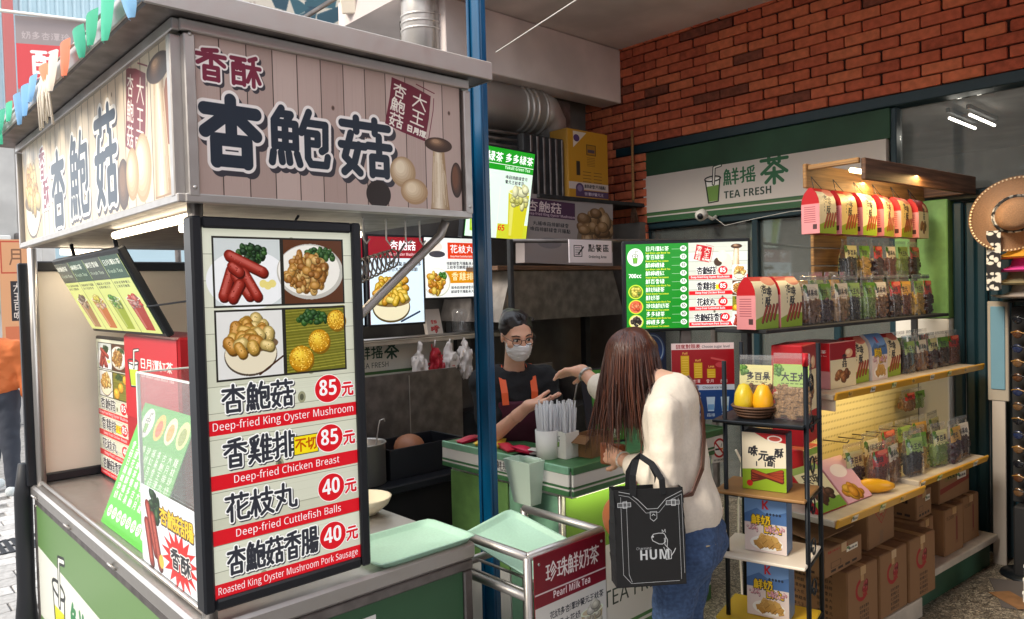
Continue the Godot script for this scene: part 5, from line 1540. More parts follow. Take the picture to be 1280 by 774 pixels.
func cart_things() -> void:
	# things that lie on or hang from the cart
	var b := thing("wire_basket", "coiled grey wire strainer hanging under the cart sign", "strainer", Vector3(1.4, 1.79, -2.2))
	var rnd := RandomNumberGenerator.new()
	rnd.seed = 3
	for k in 9:
		var loop := []
		for i in 17:
			var a := TAU * i / 16.0
			loop.append(Vector3(-0.075 + k * 0.018, cos(a) * 0.042 * (1.0 - 0.03 * k) + 0.03 + 0.006 * k, sin(a) * 0.04 + rnd.randf_range(-0.003, 0.003)))
		ptube(b, "wire_ring", loop, 0.0032, M.steel_dull, 5)
	ptube(b, "handle", [Vector3(0.06, 0.06, 0), Vector3(0.1, 0.1, 0), Vector3(0.102, 0.128, 0.03)], 0.004, M.steel_dull, 6)
	ptube(b, "hook", [Vector3(-0.04, 0.07, 0), Vector3(-0.055, 0.16, 0.02), Vector3(-0.058, 0.212, 0.02)], 0.003, M.steel_dull, 6)
	var tr := tray("tray", "mint green serving tray lying on the cart counter")
	tr.position = Vector3(1.5, 0.846, -2.21)
	# red tea box, standing card, small price list inside the cart
	var r := thing("tea_box", "tall red box with tea lettering standing on the cart counter", "box", Vector3(1.1, 0.846, -3.33))
	pbox(r, "box_body", Vector3(0, 0.375, 0), Vector3(0.2, 0.75, 0.7), M.red, 0.008)
	pboard(r, "box_print", Vector3(-0.103, 0.56, 0), 0.68, 0.36, 0.002, printed(once("print_red_box", print_red_box), 0.45), FACE_L)
	var g := thing("green_menu_card", "bright green drinks card leaning on the cart counter", "menu card", Vector3(0.8, 0.847, -3.08))
	var lean := Basis(Vector3(0, 0, 1), deg_to_rad(-22)) * FACE_L
	part(g, "card", mb().board(Vector3(0, 0.25, 0), 0.6, 0.5, 0.004), printed(print_green_card(), 0.4), Transform3D(lean, Vector3(0.004, 0, 0)))
	ptube(g, "stand", [Vector3(0.17, 0.4, 0), Vector3(0.2, 0.004, 0)], 0.006, M.black, 6)
	var l := thing("price_list", "small price list leaning inside the cart beside the red box", "price list", Vector3(1.03, 0.847, -4.0))
	pbox(l, "list_back", Vector3(0.012, 0.36, 0), Vector3(0.02, 0.72, 0.58), M.black, 0.004)
	pboard(l, "list_face", Vector3(-0.001, 0.36, 0), 0.55, 0.69, 0.002, printed(once("print_menu_board", print_menu_board), 0.4), FACE_L)
	# bunting along the roof edge
	var u := thing("bunting", "string of teal blue and orange pennants along the cart roof edge", "bunting", Vector3(0.6, 2.545, -3.0))
	ptube(u, "cord", [Vector3(0.0, 0.02, 1.06), Vector3(0, -0.01, 0.6), Vector3(0.0, 0.0, 0.0), Vector3(0, -0.03, -0.8), Vector3(0.0, -0.01, -1.45)], 0.004, M.white, 5)
	var cols := [col(40, 176, 140), col(60, 186, 150), col(40, 170, 130), col(60, 186, 150), col(236, 120, 84), col(230, 216, 200), col(240, 150, 110), col(120, 176, 226), col(110, 168, 220), col(120, 176, 226), col(50, 180, 140), col(40, 170, 136), col(44, 176, 138), col(50, 180, 140), col(236, 110, 80)]
	for k in 15:
		var cm := mat(cols[k] if k else col(130, 186, 230), 0.7)
		cm.backlight_enabled = true
		cm.backlight = Color(0.4, 0.4, 0.4)
		var z := 0.96 - k * 0.158
		var w := 0.066
		var m := mb(true)
		for i in 4:
			for j in 5:
				var pp := []
				for d in [[0, 0], [1, 0], [1, 1], [0, 1]]:
					var uu: float = (i + d[0]) / 4.0
					var vv: float = (j + d[1]) / 5.0
					var half := w * sqrt(maxf(1.0 - vv * vv * 0.93, 0.0))
					pp.append(Vector3(-0.008 - 0.012 * sin(uu * 3.1) + 0.014 * vv * cos(k * 2.1), 0.012 - vv * (0.1 + 0.02 * sin(k * 1.7)), z + (uu - 0.5) * 2.0 * half + 0.03 * vv * sin(k * 3.3)))
				m.q(pp[0], pp[1], pp[2], pp[3], Vector3(-1, 0, 0))
		part(u, "pennant", m, cm)
	for k in 9:
		var z := 0.1 - k * 0.02
		ptube(u, "streamer", [Vector3(0, 0, z), Vector3(-0.015, -0.08, z + rnd.randf_range(-0.02, 0.02)), Vector3(-0.01, -0.13 - rnd.randf() * 0.08, z + rnd.randf_range(-0.05, 0.05))], 0.004, mat(col(236, 224, 206), 0.7), 4)

var tray_mesh: ArrayMesh
var tray_rim: ArrayMesh
func tray(called: String, label: String) -> Node3D:
	var o := thing(called, label, "tray", Vector3.ZERO, 0.0, "mint green serving trays")
	if tray_mesh == null:
		var m := mb(true)
		var prof := [Vector2(0.0, 0.003), Vector2(0.84, 0.003), Vector2(0.87, 0.005), Vector2(0.93, 0.02), Vector2(0.95, 0.022), Vector2(0.99, 0.022), Vector2(1.0, 0.02), Vector2(0.99, 0.0185), Vector2(0.95, 0.019), Vector2(0.88, 0.0), Vector2(0.0, 0.0)]
		var n := 48
		for i in prof.size() - 1:
			for k in n:
				var pp := []
				for d in [[i, k], [i, k + 1], [i + 1, k + 1], [i + 1, k]]:
					var a: float = TAU * d[1] / n
					var c := Vector2(cos(a), sin(a))
					var sq := pow(pow(absf(c.x), 14.0) + pow(absf(c.y), 14.0), -1.0 / 14.0)
					var pr: Vector2 = prof[d[0]]
					pp.append(Vector3(c.x * sq * 0.21 * pr.x, pr.y, c.y * sq * 0.15 * pr.x))
				var up := Vector3.UP if i < 6 else Vector3.DOWN
				m.q(pp[0], pp[1], pp[2], pp[3], up)
		tray_mesh = m.mesh()
	part(o, "tray_dish", tray_mesh, M.tray)
	return o
# ---------------------------------------------------------------- tea counter, trolley, post
func build_tea_counter() -> void:
	# blue post
	var p := thing("steel_post", "tall glossy blue steel post between the cart and the tea counter", "post", Vector3(2.16, 0.0, -2.52))
	pbox(p, "post_shaft", Vector3(0, 2.2, 0), Vector3(0.032, 4.4, 0.086), M.blue, 0.004)
	pbox(p, "post_flange", Vector3(-0.022, 2.2, 0.035), Vector3(0.01, 4.4, 0.016), M.blue, 0.003)
	pbox(p, "post_flange", Vector3(-0.022, 2.2, -0.035), Vector3(0.01, 4.4, 0.016), M.blue, 0.003)
	pbox(p, "base_plate", Vector3(0, 0.01, 0), Vector3(0.12, 0.014, 0.18), M.blue, 0.003)
	# trolley
	var t := thing("steel_trolley", "steel tube trolley with red milk tea sign beside the cart", "trolley")
	var xa := 1.8
	var xb := 2.2
	var za := -1.905
	var zb := -2.34
	for y in [0.8, 0.655]:
		var ring := [[Vector3(xa, y, zb), Vector3(xa, y, za)], [Vector3(xb, y, zb), Vector3(xb, y, za)], [Vector3(xa, y, za), Vector3(xb, y, za)]]
		for r in ring:
			if y > 0.7 or absf(r[0].x - r[1].x) < 0.1: ptube(t, "top_rail" if y > 0.7 else "shelf_rail", r, 0.0165, M.steel, 12)
	for q in [[xa, za], [xb, za], [xa, zb], [xb, zb]]:
		ptube(t, "leg", [Vector3(q[0], 0.03, q[1]), Vector3(q[0], 0.8, q[1])], 0.0165, M.steel, 12)
		part(t, "castor", mb(true).lathe(Vector3.ZERO, [Vector2(0, 0.012), Vector2(0.03, 0.012), Vector2(0.03, -0.012), Vector2(0, -0.012)], 12, Basis(Vector3(0, 1, 0), Vector3(1, 0, 0), Vector3(0, 0, -1))), M.rubber, Transform3D(Basis.IDENTITY, Vector3(q[0], 0.03, q[1])))
	ptube(t, "shelf_rail", [Vector3(xa, 0.655, zb), Vector3(xb, 0.655, zb)], 0.0165, M.steel, 10)
	for k in 5: ptube(t, "shelf_bar", [Vector3(xa + 0.04 + k * 0.08, 0.655, zb), Vector3(xa + 0.04 + k * 0.08, 0.655, za)], 0.006, M.steel, 6)
	pbox(t, "low_shelf", Vector3(2.0, 0.2, -2.12), Vector3(0.38, 0.02, 0.42), M.steel_dull, 0.004)
	settle(t, Vector3(2.0, 0, -2.12))
	var ms := thing("milk_tea_sign", "dark red and white PEARL MILK TEA sign on the trolley front".replace("PEARL MILK TEA", "pearl milk tea"), "sign", Vector3(2.005, 0.25, -1.884))
	pboard(ms, "sign_face", Vector3(0, 0.285, 0), 0.385, 0.53, 0.004, printed(print_milk_tea(), 0.35))
	for k in [[-0.17, 0.52], [0.17, 0.52]]: part(ms, "screw", mb(true).lathe(Vector3(k[0], k[1], 0.001), [Vector2(0, 0.004), Vector2(0.005, 0.002), Vector2(0.006, 0)], 8, Basis(Vector3(1, 0, 0), Vector3(0, 0, 1), Vector3(0, -1, 0))), M.steel)
	var tr := tray("tray", "mint green serving tray tilted between the trolley rails")
	tr.transform = Transform3D(Basis.from_euler(Vector3(0.0, PI / 2 + 0.06, 0.0)) * Basis.from_euler(Vector3(-0.14, 0, 0.22)), Vector3(1.99, 0.735, -2.13))
	# counter
	var c := thing("tea_counter", "green and white tea counter with ledge and cup picture", "counter")
	var x0 := 2.35
	var x1 := 3.57
	var zf := -2.2
	# front leg of the L
	pbox(c, "counter_body", Vector3((x0 + x1) / 2 + 0.02, 0.415, zf - 0.25), Vector3(x1 - x0 - 0.04, 0.83, 0.3), M.white, 0.004)
	pboard(c, "front_print", Vector3((x0 + x1) / 2 + 0.03, 0.41, zf - 0.095), x1 - x0 - 0.07, 0.815, 0.004, printed(print_counter_front(), 0.35))
	pbox(c, "counter_body", Vector3(x0 + 0.15, 0.415, -2.76), Vector3(0.22, 0.83, 0.66), M.white, 0.004)
	# street side: green panels
	pbox(c, "side_panel", Vector3(x0 + 0.032, 0.61, -2.86), Vector3(0.012, 0.42, 0.44), M.green_tea, 0.003)
	pbox(c, "side_panel", Vector3(x0 + 0.032, 0.2, -2.86), Vector3(0.012, 0.39, 0.44), M.white, 0.003)
	pbox(c, "side_panel", Vector3(x0 + 0.032, 0.41, -2.465), Vector3(0.012, 0.815, 0.33), M.green_mint, 0.003)
	ptube(c, "corner_trim", [Vector3(x0 + 0.028, 0.01, zf - 0.095), Vector3(x0 + 0.028, 0.825, zf - 0.095)], 0.01, M.steel, 8)
	# ledge: a raised tray rim round the top
	pbox(c, "ledge", Vector3((x0 + x1) / 2, 0.96, zf - 0.2), Vector3(x1 - x0 - 0.01, 0.018, 0.4), M.green_deep, 0.003)
	pbox(c, "ledge", Vector3(x0 + 0.143, 0.96, -2.755), Vector3(0.27, 0.018, 0.68), M.green_deep, 0.003)
	var rim := [[Vector3((x0 + x1) / 2, 0, zf + 0.01), Vector3(x1 - x0 + 0.004, 0, 0.012)], [Vector3(x0 - 0.006, 0, (zf - 3.1) / 2 - 0.0), Vector3(0.012, 0, 3.1 + zf - 0.006)], [Vector3(x1 + 0.008, 0, zf - 0.2), Vector3(0.012, 0, 0.42)]]
	for r in rim:
		var s: Vector3 = r[1]
		var o: Vector3 = r[0]
		var thin := Vector3(0.003 if s.x < 0.02 else 0.0, 0, 0.003 if s.z < 0.02 else 0.0)
		pbox(c, "rim_band", o + Vector3(0, 0.857, 0), Vector3(s.x, 0.022, s.z) + thin, M.green_deep, 0.002)
		pbox(c, "rim_band", o + Vector3(0, 0.873, 0), Vector3(s.x, 0.008, s.z), M.white, 0.001)
		pbox(c, "rim_band", o + Vector3(0, 0.882, 0), Vector3(s.x, 0.008, s.z) + thin, M.green_deep, 0.001)
		pbox(c, "rim_band", o + Vector3(0, 0.913, 0), Vector3(s.x, 0.052, s.z), M.white, 0.002)
		pbox(c, "rim_band", o + Vector3(0, 0.957, 0), Vector3(s.x, 0.034, s.z) + thin, M.green_mint if s.z > 0.5 else M.green_deep, 0.003)
	# shop words on the rim
	var rs := Sheet.new(160, 60, Color(0.87, 0.87, 0.85))
	han(rs, "鮮搖茶", 6, 4, 40, 4, INK, 1.15)
	latin(rs, "TEA FRESH", 30, 58, 14, INK)
	pboard(c, "rim_print", Vector3(x0 - 0.0135, 0.913, -2.6), 0.15, 0.05, 0.001, printed(rs.done(), 0.5), FACE_L)
	# strip lamp under the front ledge
	pbox(c, "strip_lamp", Vector3(2.9, 0.828, zf - 0.03), Vector3(0.98, 0.008, 0.012), glowing(Color(1, 0.98, 0.85), 1.5), 0.0)
	area_light("lamp_light", Vector3(2.9, 0.822, zf - 0.03), Vector3(0, -1, -0.5).normalized(), 0.98, 0.012, 0.14, Color(1, 0.98, 0.82), c)
	# counter end with its panel
	pbox(c, "counter_body", Vector3((x0 + x1) / 2, 0.89, zf - 0.2), Vector3(x1 - x0 - 0.03, 0.12, 0.38), M.white, 0.002)
	pbox(c, "counter_body", Vector3(x0 + 0.15, 0.89, -2.755), Vector3(0.24, 0.12, 0.66), M.white, 0.002)
	settle(c, Vector3(2.9, 0, -2.45))
	var ns := thing("no_smoking_sign", "no smoking sign with red ring at the end of the tea counter", "sign", Vector3(3.48, 0.8, -2.182))
	pboard(ns, "sign_face", Vector3(0, 0.07, 0.01), 0.1, 0.14, 0.004, printed(print_no_smoking(), 0.35), Basis(Vector3.UP, -0.35))
	counter_things()

func counter_things() -> void:
	var ty := 0.97
	# straws in two cups
	var spots := [[2.43, -2.42, "straws in a plain white cup on the tea counter", M.white], [2.5, -2.37, "straws in a printed white box beside the cardboard tray", M.paper]]
	var straw := mat(Color(0.96, 0.96, 0.97, 0.5), 0.3)
	straw.transparency = BaseMaterial3D.TRANSPARENCY_ALPHA
	var rnd := RandomNumberGenerator.new()
	rnd.seed = 9
	for k in 2:
		var s: Array = spots[k]
		var o := thing("straw_cup", "clear " + s[2], "straw cup", Vector3(s[0], ty, s[1]), 0.0, "straw cups on the tea counter")
		if k == 0:
			part(o, "cup", mb(true).lathe(Vector3.ZERO, [Vector2(0.0, 0.0), Vector2(0.05, 0.0), Vector2(0.054, 0.13), Vector2(0.051, 0.13), Vector2(0.047, 0.01), Vector2(0, 0.01)], 20), s[3])
		else:
			for q in [[0, 0.044, 0.09, 0.004], [0, -0.044, 0.09, 0.004], [0.044, 0, 0.004, 0.084], [-0.044, 0, 0.004, 0.084]]:
				pbox(o, "box_side", Vector3(q[0], 0.06, q[1]), Vector3(q[2], 0.12, q[3]), s[3], 0.001)
			var sh := Sheet.new(60, 100, Color(0.88, 0.87, 0.84)); cup(sh, 18, 22, 50, Color(0.5, 0.65, 0.3))
			pboard(o, "box_print", Vector3(-0.0475, 0.075, 0), 0.06, 0.1, 0.001, printed(sh.done(), 0.6), FACE_L)
		for i in 64:
			var a := rnd.randf() * TAU
			var d := sqrt(rnd.randf()) * 0.04
			var b := Vector3(cos(a) * d, 0.012, sin(a) * d)
			var h := rnd.randf_range(0.22, 0.265)
			ptube(o, "straw", [b, Vector3(b.x * 1.35 + rnd.randf_range(-0.012, 0.012), h, b.z * 1.35 + rnd.randf_range(-0.012, 0.012))], 0.0042, straw, 6)
	# cardboard tray on the counter
	var kt := thing("card_tray", "open folded cardboard tray on the tea counter by the straws", "box", Vector3(2.62, ty, -2.31), 0.1)
	for q in [[0, 0.052, 0.16, 0.003], [0, -0.052, 0.16, 0.003], [0.08, 0, 0.003, 0.1], [-0.08, 0, 0.003, 0.1]]:
		pbox(kt, "tray_side", Vector3(q[0], 0.05, q[1]), Vector3(q[2], 0.1, q[3]), M.card, 0.0005)
	pbox(kt, "tray_flap", Vector3(-0.1, 0.085, 0.0), Vector3(0.06, 0.003, 0.1), M.card, 0.0, Basis(Vector3(0, 0, 1), 0.5))
	pbox(kt, "tray_floor", Vector3(0, 0.003, 0), Vector3(0.156, 0.004, 0.1), M.card, 0.0)
	# hanging bin on the corner
	var bn := thing("counter_bin", "pale mint plastic bin hung on the counter corner", "bin", Vector3(2.304, 0.785, -2.43))
	var m := mb()
	var up := [Vector3(-0.062, 0.2, -0.085), Vector3(0.034, 0.2, -0.085), Vector3(0.034, 0.2, 0.085), Vector3(-0.062, 0.2, 0.085)]
	var lo := [Vector3(-0.03, 0.0, -0.055), Vector3(0.034, 0.0, -0.055), Vector3(0.034, 0.0, 0.055), Vector3(-0.03, 0.0, 0.055)]
	for k in 4:
		var k2 := (k + 1) % 4
		var out: Vector3 = (up[k] + up[k2]) / 2 - Vector3(-0.01, 0.2, 0)
		m.q(up[k], up[k2], lo[k2], lo[k], out)
		var iu := [up[k] * Vector3(0.93, 1, 0.95), up[k2] * Vector3(0.93, 1, 0.95)]
		var il := [lo[k] * Vector3(0.9, 1, 0.93) + Vector3(0, 0.004, 0), lo[k2] * Vector3(0.9, 1, 0.93) + Vector3(0, 0.004, 0)]
		m.q(iu[0], iu[1], il[1], il[0], -out)
		m.q(up[k], up[k2], iu[1], iu[0], Vector3.UP)
	m.q(lo[0], lo[1], lo[2], lo[3], Vector3.DOWN)
	var mint := mat(col(206, 226, 208), 0.45)
	part(bn, "bin_shell", m, mint)
	pbox(bn, "hanger", Vector3(0.04, 0.19, 0), Vector3(0.022, 0.02, 0.1), mint, 0.002)
	# spoons and packets behind the street side rim
	var cl := [col(200, 30, 70), col(232, 190, 40), col(220, 180, 60), col(190, 40, 60)]
	for k in 6:
		var pk := thing("sauce_packet", ["pink folded sauce packet on the street side of the counter", "yellow sauce packet lying beside the pink one on the counter", "ochre sauce packet lying across the counter ledge", "crimson sauce packet near the straws", "lemon yellow packet sticking over the bin", "pale napkin packet on the counter ledge"][k], "packet", Vector3(2.42 + 0.02 * (k % 3), ty, -2.98 + k * 0.1), 0.4 * k, "packets on the counter ledge")
		var mm := mb(true)
		for i in 5:
			for j in 3:
				var pp := []
				for d in [[0, 0], [1, 0], [1, 1], [0, 1]]:
					var u: float = (i + d[0]) / 5.0
					var v: float = (j + d[1]) / 3.0
					pp.append(Vector3((u - 0.5) * 0.13, 0.012 + 0.014 * sin(u * PI) * sin(v * PI) + 0.012 * u, (v - 0.5) * 0.06))
				mm.q(pp[0], pp[1], pp[2], pp[3], Vector3.UP)
		part(pk, "packet_skin", mm, mat(cl[k % 4] if k < 5 else col(220, 216, 206), 0.4))
		pbox(pk, "packet_base", Vector3(0, 0.006, 0), Vector3(0.12, 0.012, 0.05), mat(cl[k % 4] if k < 5 else col(220, 216, 206), 0.5), 0.012)
	# folding stand with a green card behind
	var st := thing("card_stand", "black folding stand holding a green drinks card by the customer", "card stand", Vector3(2.86, ty, -2.42), 0.0)
	var gn := Vector3(-0.6, 0.35, 0.8).normalized()
	var gb := facing(Vector3(-0.45, 0, 0.9))
	part(st, "stand_back", mb().bev(Vector3(0, 0.19, -0.006), Vector3(0.2, 0.38, 0.01), 0.002), M.black, Transform3D(gb * Basis(Vector3.RIGHT, -0.28), Vector3.ZERO))
	var gs := Sheet.new(160, 300, Color(0.24, 0.5, 0.16)); for_each_char(gs, "日月潭紅茶鮮", 96, 20, 42, Color(0.85, 0.9, 0.8)); gs.ell(40, 270, 20, 20, Color(0.9, 0.93, 0.88))
	part(st, "card_face", mb().board(Vector3(0.02, 0.19, 0.001), 0.15, 0.36, 0.001), printed(gs.done(), 0.4), Transform3D(gb * Basis(Vector3.RIGHT, -0.28), Vector3.ZERO))
	ptube(st, "wire_leg", [gb * Vector3(-0.1, 0.37, -0.1), gb * Vector3(-0.13, 0.0, -0.22)], 0.005, M.steel, 6)
	ptube(st, "wire_leg", [gb * Vector3(-0.1, 0.37, -0.1), gb * Vector3(-0.07, 0.37, -0.1)], 0.005, M.steel, 6)
	# the hanging order sign and its rod
	var rod := thing("ceiling_rail", "thin grey rail over the counter carrying the order sign", "rail", Vector3(4.2, 2.05, -3.2))
	ptube(rod, "rail_bar", [Vector3(-1.25, -0.02, 0), Vector3(0.9, 0.035, 0)], 0.012, M.steel_dull, 8)
	pbox(rod, "rail_upright", Vector3(0.88, -1.0, 0), Vector3(0.04, 2.1, 0.04), M.steel_dull, 0.004)
	pbox(rod, "rail_upright", Vector3(-1.25, -1.03, 0), Vector3(0.03, 2.04, 0.03), M.dark, 0.004)
	var os := thing("order_sign", "small pale order sign hanging from the rail over the counter", "sign", Vector3(3.63, 1.905, -3.185))
	pboard(os, "sign_face", Vector3(0, 0.073, 0.012), 0.41, 0.145, 0.006, printed(print_order_here(), 0.5))
	# order screen
	var fb := facing(Vector3(-0.68, -0.05, 0.735))
	var sc := thing("order_screen", "lit screen with green drink list and fried food prices", "screen", Vector3(3.489, 1.245, -2.361))
	var sb := fb
	pbox(sc, "screen_case", Vector3(0, 0.5, 0) - fb.z * 0.03, Vector3(0.7, 0.5, 0.05), M.black, 0.006, sb)
	pboard(sc, "screen_face", Vector3(0, 0.5, 0) + fb.z * 0.001, 0.665, 0.465, 0.004, printed(print_order_menu(), 0.25, 0.85), sb)
	pbox(sc, "screen_stand", Vector3(0, -0.14, 0) - fb.z * 0.08, Vector3(0.06, 0.82, 0.04), M.steel_dull, 0.004, sb)
	# sugar chart below
	var sg := thing("sugar_chart", "red and blue chart of sugar and ice levels under the order screen", "chart", Vector3(3.45, 0.97, -2.245))
	pboard(sg, "chart_face", Vector3(0, 0.26, 0), 0.33, 0.41, 0.006, printed(print_sugar(), 0.4), facing(Vector3(-0.72, 0, 0.69)))
	pbox(sg, "chart_leg", Vector3(0.02, 0.15, -0.03), Vector3(0.04, 0.3, 0.03), M.dark, 0.003)
	var bd := thing("round_badge", "blue round badge poster behind the customer", "poster", Vector3(3.415, 1.26, -2.552))
	pboard(bd, "poster_face", Vector3(0, 0.12, 0), 0.16, 0.22, 0.004, printed(print_badge(), 0.5), facing(Vector3(-0.68, 0, 0.735)))
	pbox(bd, "poster_post", Vector3(0.06, -0.48, -0.04), Vector3(0.1, 1.5, 0.05), M.steel_dull, 0.004, facing(Vector3(-0.68, 0, 0.735)))
	# soap pump
	var so := thing("pump_bottle", "white pump bottle standing below the sugar chart", "bottle", Vector3(3.36, 0.97, -2.25))
	part(so, "bottle", mb(true).lathe(Vector3.ZERO, [Vector2(0, 0), Vector2(0.03, 0), Vector2(0.032, 0.01), Vector2(0.032, 0.12), Vector2(0.012, 0.145), Vector2(0.012, 0.16), Vector2(0, 0.16)], 16), mat(col(200, 190, 150), 0.3))
	ptube(so, "pump", [Vector3(0, 0.15, 0), Vector3(0, 0.2, 0), Vector3(0.03, 0.205, 0.0), Vector3(0.06, 0.195, 0.0)], 0.008, M.white, 8)
# ---------------------------------------------------------------- kitchen behind the counter
func build_kitchen() -> void:
	var w := thing("kitchen_wall", "grey kitchen walls closing the stall behind the counter", "wall", Vector3(3.6, 0, -4.7))
	pbox(w, "back_wall", Vector3(0.75, 1.9, 0), Vector3(2.1, 3.8, 0.1), M.room, 0.0)
	pbox(w, "back_wall", Vector3(-1.05, 1.2, 0), Vector3(1.5, 2.4, 0.1), M.room, 0.0)
	pbox(w, "side_wall", Vector3(1.66, 1.15, 0.38), Vector3(0.1, 2.3, 0.66), M.room, 0.0)
	# cooking station
	var s := thing("cooking_station", "black cooking counter with steel splashback behind the cart", "cooking counter")
	pbox(s, "station_body", Vector3(2.55, 0.335, -3.65), Vector3(1.15, 0.67, 0.54), M.black_matt, 0.006)
	pbox(s, "station_top", Vector3(2.55, 0.695, -3.64), Vector3(1.2, 0.045, 0.6), M.black, 0.006)
	var sp := PackedVector2Array([Vector2(-0.6, 0), Vector2(0.6, 0), Vector2(0.6, 0.44), Vector2(0.585, 0.49), Vector2(0.55, 0.52), Vector2(-0.6, 0.52)])
	part(s, "splashback", mb().prism(Vector3(2.55, 0.718, -3.93), sp, 0.02), M.steel_dull)
	pbox(s, "splash_seam", Vector3(2.72, 0.97, -3.927), Vector3(0.006, 0.5, 0.004), M.steel, 0.001)
	settle(s, Vector3(2.55, 0, -3.65))
	var p := thing("stock_pot", "tall steel pot with ladle on the cooking counter", "pot", Vector3(2.13, 0.718, -3.52))
	part(p, "pot_wall", mb(true).lathe(Vector3.ZERO, [Vector2(0, 0), Vector2(0.11, 0), Vector2(0.115, 0.005), Vector2(0.115, 0.215), Vector2(0.122, 0.22), Vector2(0.118, 0.225), Vector2(0.11, 0.215), Vector2(0.11, 0.15), Vector2(0, 0.15)], 28), M.steel)
	ptube(p, "ladle", [Vector3(0.06, 0.12, 0.0), Vector3(0.09, 0.3, 0.01), Vector3(0.1, 0.33, 0.01), Vector3(0.125, 0.335, 0.012), Vector3(0.13, 0.32, 0.012)], 0.004, M.steel, 6)
	var t := thing("black_tub", "black plastic tub with a brown bowl on the cooking counter", "tub", Vector3(2.5, 0.718, -3.6))
	for q in [[0, 0.15, 0.5, 0.008], [0, -0.15, 0.5, 0.008], [0.25, 0, 0.008, 0.308], [-0.25, 0, 0.008, 0.308]]:
		pbox(t, "tub_side", Vector3(q[0], 0.085, q[1]), Vector3(q[2], 0.17, q[3]), M.black, 0.003)
	pbox(t, "tub_floor", Vector3(0, 0.006, 0), Vector3(0.49, 0.01, 0.29), M.black, 0.0)
	var bw := thing("brown_bowl", "brown wooden bowl lying in the black tub", "bowl", Vector3(2.48, 0.73, -3.6))
	part(bw, "bowl_shell", mb(true).lathe(Vector3(0, 0.12, 0), [Vector2(0, 0.06), Vector2(0.05, 0.055), Vector2(0.085, 0.02), Vector2(0.09, 0.0), Vector2(0.085, -0.01), Vector2(0.0, -0.02)], 20, Basis.from_euler(Vector3(0.5, 0, 0.3))), mat(col(150, 96, 66), 0.5))
	part(bw, "bowl_foot", mb(true).lathe(Vector3(0, 0, 0), [Vector2(0.09, 0.0), Vector2(0.09, 0.1), Vector2(0, 0.11)], 16), mat(col(150, 96, 66), 0.5))
	var cb := thing("cream_bowl", "cream round dish at the edge of the cart counter", "dish", Vector3(1.6, 0.846, -2.66))
	part(cb, "dish_shell", mb(true).lathe(Vector3.ZERO, [Vector2(0, 0.0), Vector2(0.05, 0.0), Vector2(0.1, 0.04), Vector2(0.115, 0.07), Vector2(0.108, 0.07), Vector2(0.09, 0.042), Vector2(0, 0.012)], 24), mat(col(216, 206, 178), 0.4))
	# back shelf with sign and bags
	var b := thing("back_shelf", "pale shelf board with steel rail under the lit screens", "shelf", Vector3(3.1, 1.41, -4.42))
	pbox(b, "shelf_board", Vector3(0, 0.0, 0), Vector3(1.6, 0.03, 0.36), M.shelf_white, 0.004)
	ptube(b, "shelf_rail", [Vector3(-0.8, 0.03, 0.19), Vector3(0.8, 0.03, 0.19)], 0.009, M.steel, 8)
	for x in [-0.7, 0.0, 0.7]: pbox(b, "bracket", Vector3(x, -0.08, -0.1), Vector3(0.02, 0.14, 0.2), M.steel_dull, 0.002)
	var sg := thing("back_sign", "white and green tea sign below the back shelf", "sign", Vector3(2.95, 1.15, -4.36))
	var sh := Sheet.new(640, 180, Color(0.8, 0.79, 0.74))
	sh.rect(0, 128, 640, 52, Color(0.25, 0.4, 0.22)); sh.rect(0, 142, 640, 6, Color(0.8, 0.79, 0.74))
	cup(sh, 20, -20, 140, Color(0.4, 0.55, 0.25)); han(sh, "鮮搖", 96, 6, 62, 6.5, Color(0.12, 0.26, 0.2), 1.1); han(sh, "茶", 232, -10, 84, 10, Color(0.12, 0.26, 0.2)); latin(sh, "TEA FRESH", 96, 112, 34, Color(0.15, 0.2, 0.18), false)
	pboard(sg, "sign_face", Vector3(0, 0.12, 0), 0.95, 0.26, 0.01, printed(sh.done(), 0.6))
	var bag_mat := mat(col(216, 208, 204), 0.4)
	bag_mat.backlight_enabled = true
	bag_mat.backlight = Color(0.25, 0.25, 0.25)
	var rnd := RandomNumberGenerator.new()
	rnd.seed = 21
	for k in 4:
		var bg := thing("plastic_bag", ["white plastic bag hanging under the back shelf beside the tea sign", "crimson plastic bag hanging between white bags", "white plastic bag with red print hanging under the back shelf", "plain crumpled white bag hanging at the shelf end"][k], "bag", Vector3(3.0 + 0.13 * k, 1.12, -4.2), 0.0, "bags hanging under the back shelf")
		var bf := Field.new()
		bf.ell(Vector3(0.01 * (k % 2), 0.1, 0), Vector3(0.07 - 0.008 * (k % 2), 0.1, 0.03), Basis.IDENTITY, 0.04)
		bf.cap(Vector3(0, 0.16, 0), Vector3(0, 0.27, 0), 0.035, 0.008, 0.05)
		bf.wrinkle(0.034, 16.0, Vector3(1.2, 0.6, 1.0), 20 + k)
		part(bg, "bag_skin", skin_mesh([bf.net(0.008)]), mat(col(168, 26, 44), 0.4) if k == 1 else bag_mat)
		if k == 2: pboard(bg, "bag_print", Vector3(0, 0.1, 0.046), 0.06, 0.07, 0.001, printed(once("print_paper_bag", print_paper_bag), 0.6))
		ptube(bg, "bag_handle", [Vector3(0, 0.24, 0), Vector3(0, 0.29, 0.01)], 0.006, bag_mat, 5)
	var pb := thing("paper_bag", "white paper food bag with red print on the back shelf", "bag", Vector3(3.24, 1.425, -4.32), 0.2)
	part(pb, "bag_front", mb().board(Vector3(0, 0.1, 0), 0.16, 0.2, 0.03), printed(once("print_paper_bag", print_paper_bag), 0.7), Transform3D(Basis(Vector3.RIGHT, -0.2), Vector3.ZERO))
	var gb := thing("glass_jar", "dim glass jar on the back shelf behind the post", "jar", Vector3(3.5, 1.425, -4.35))
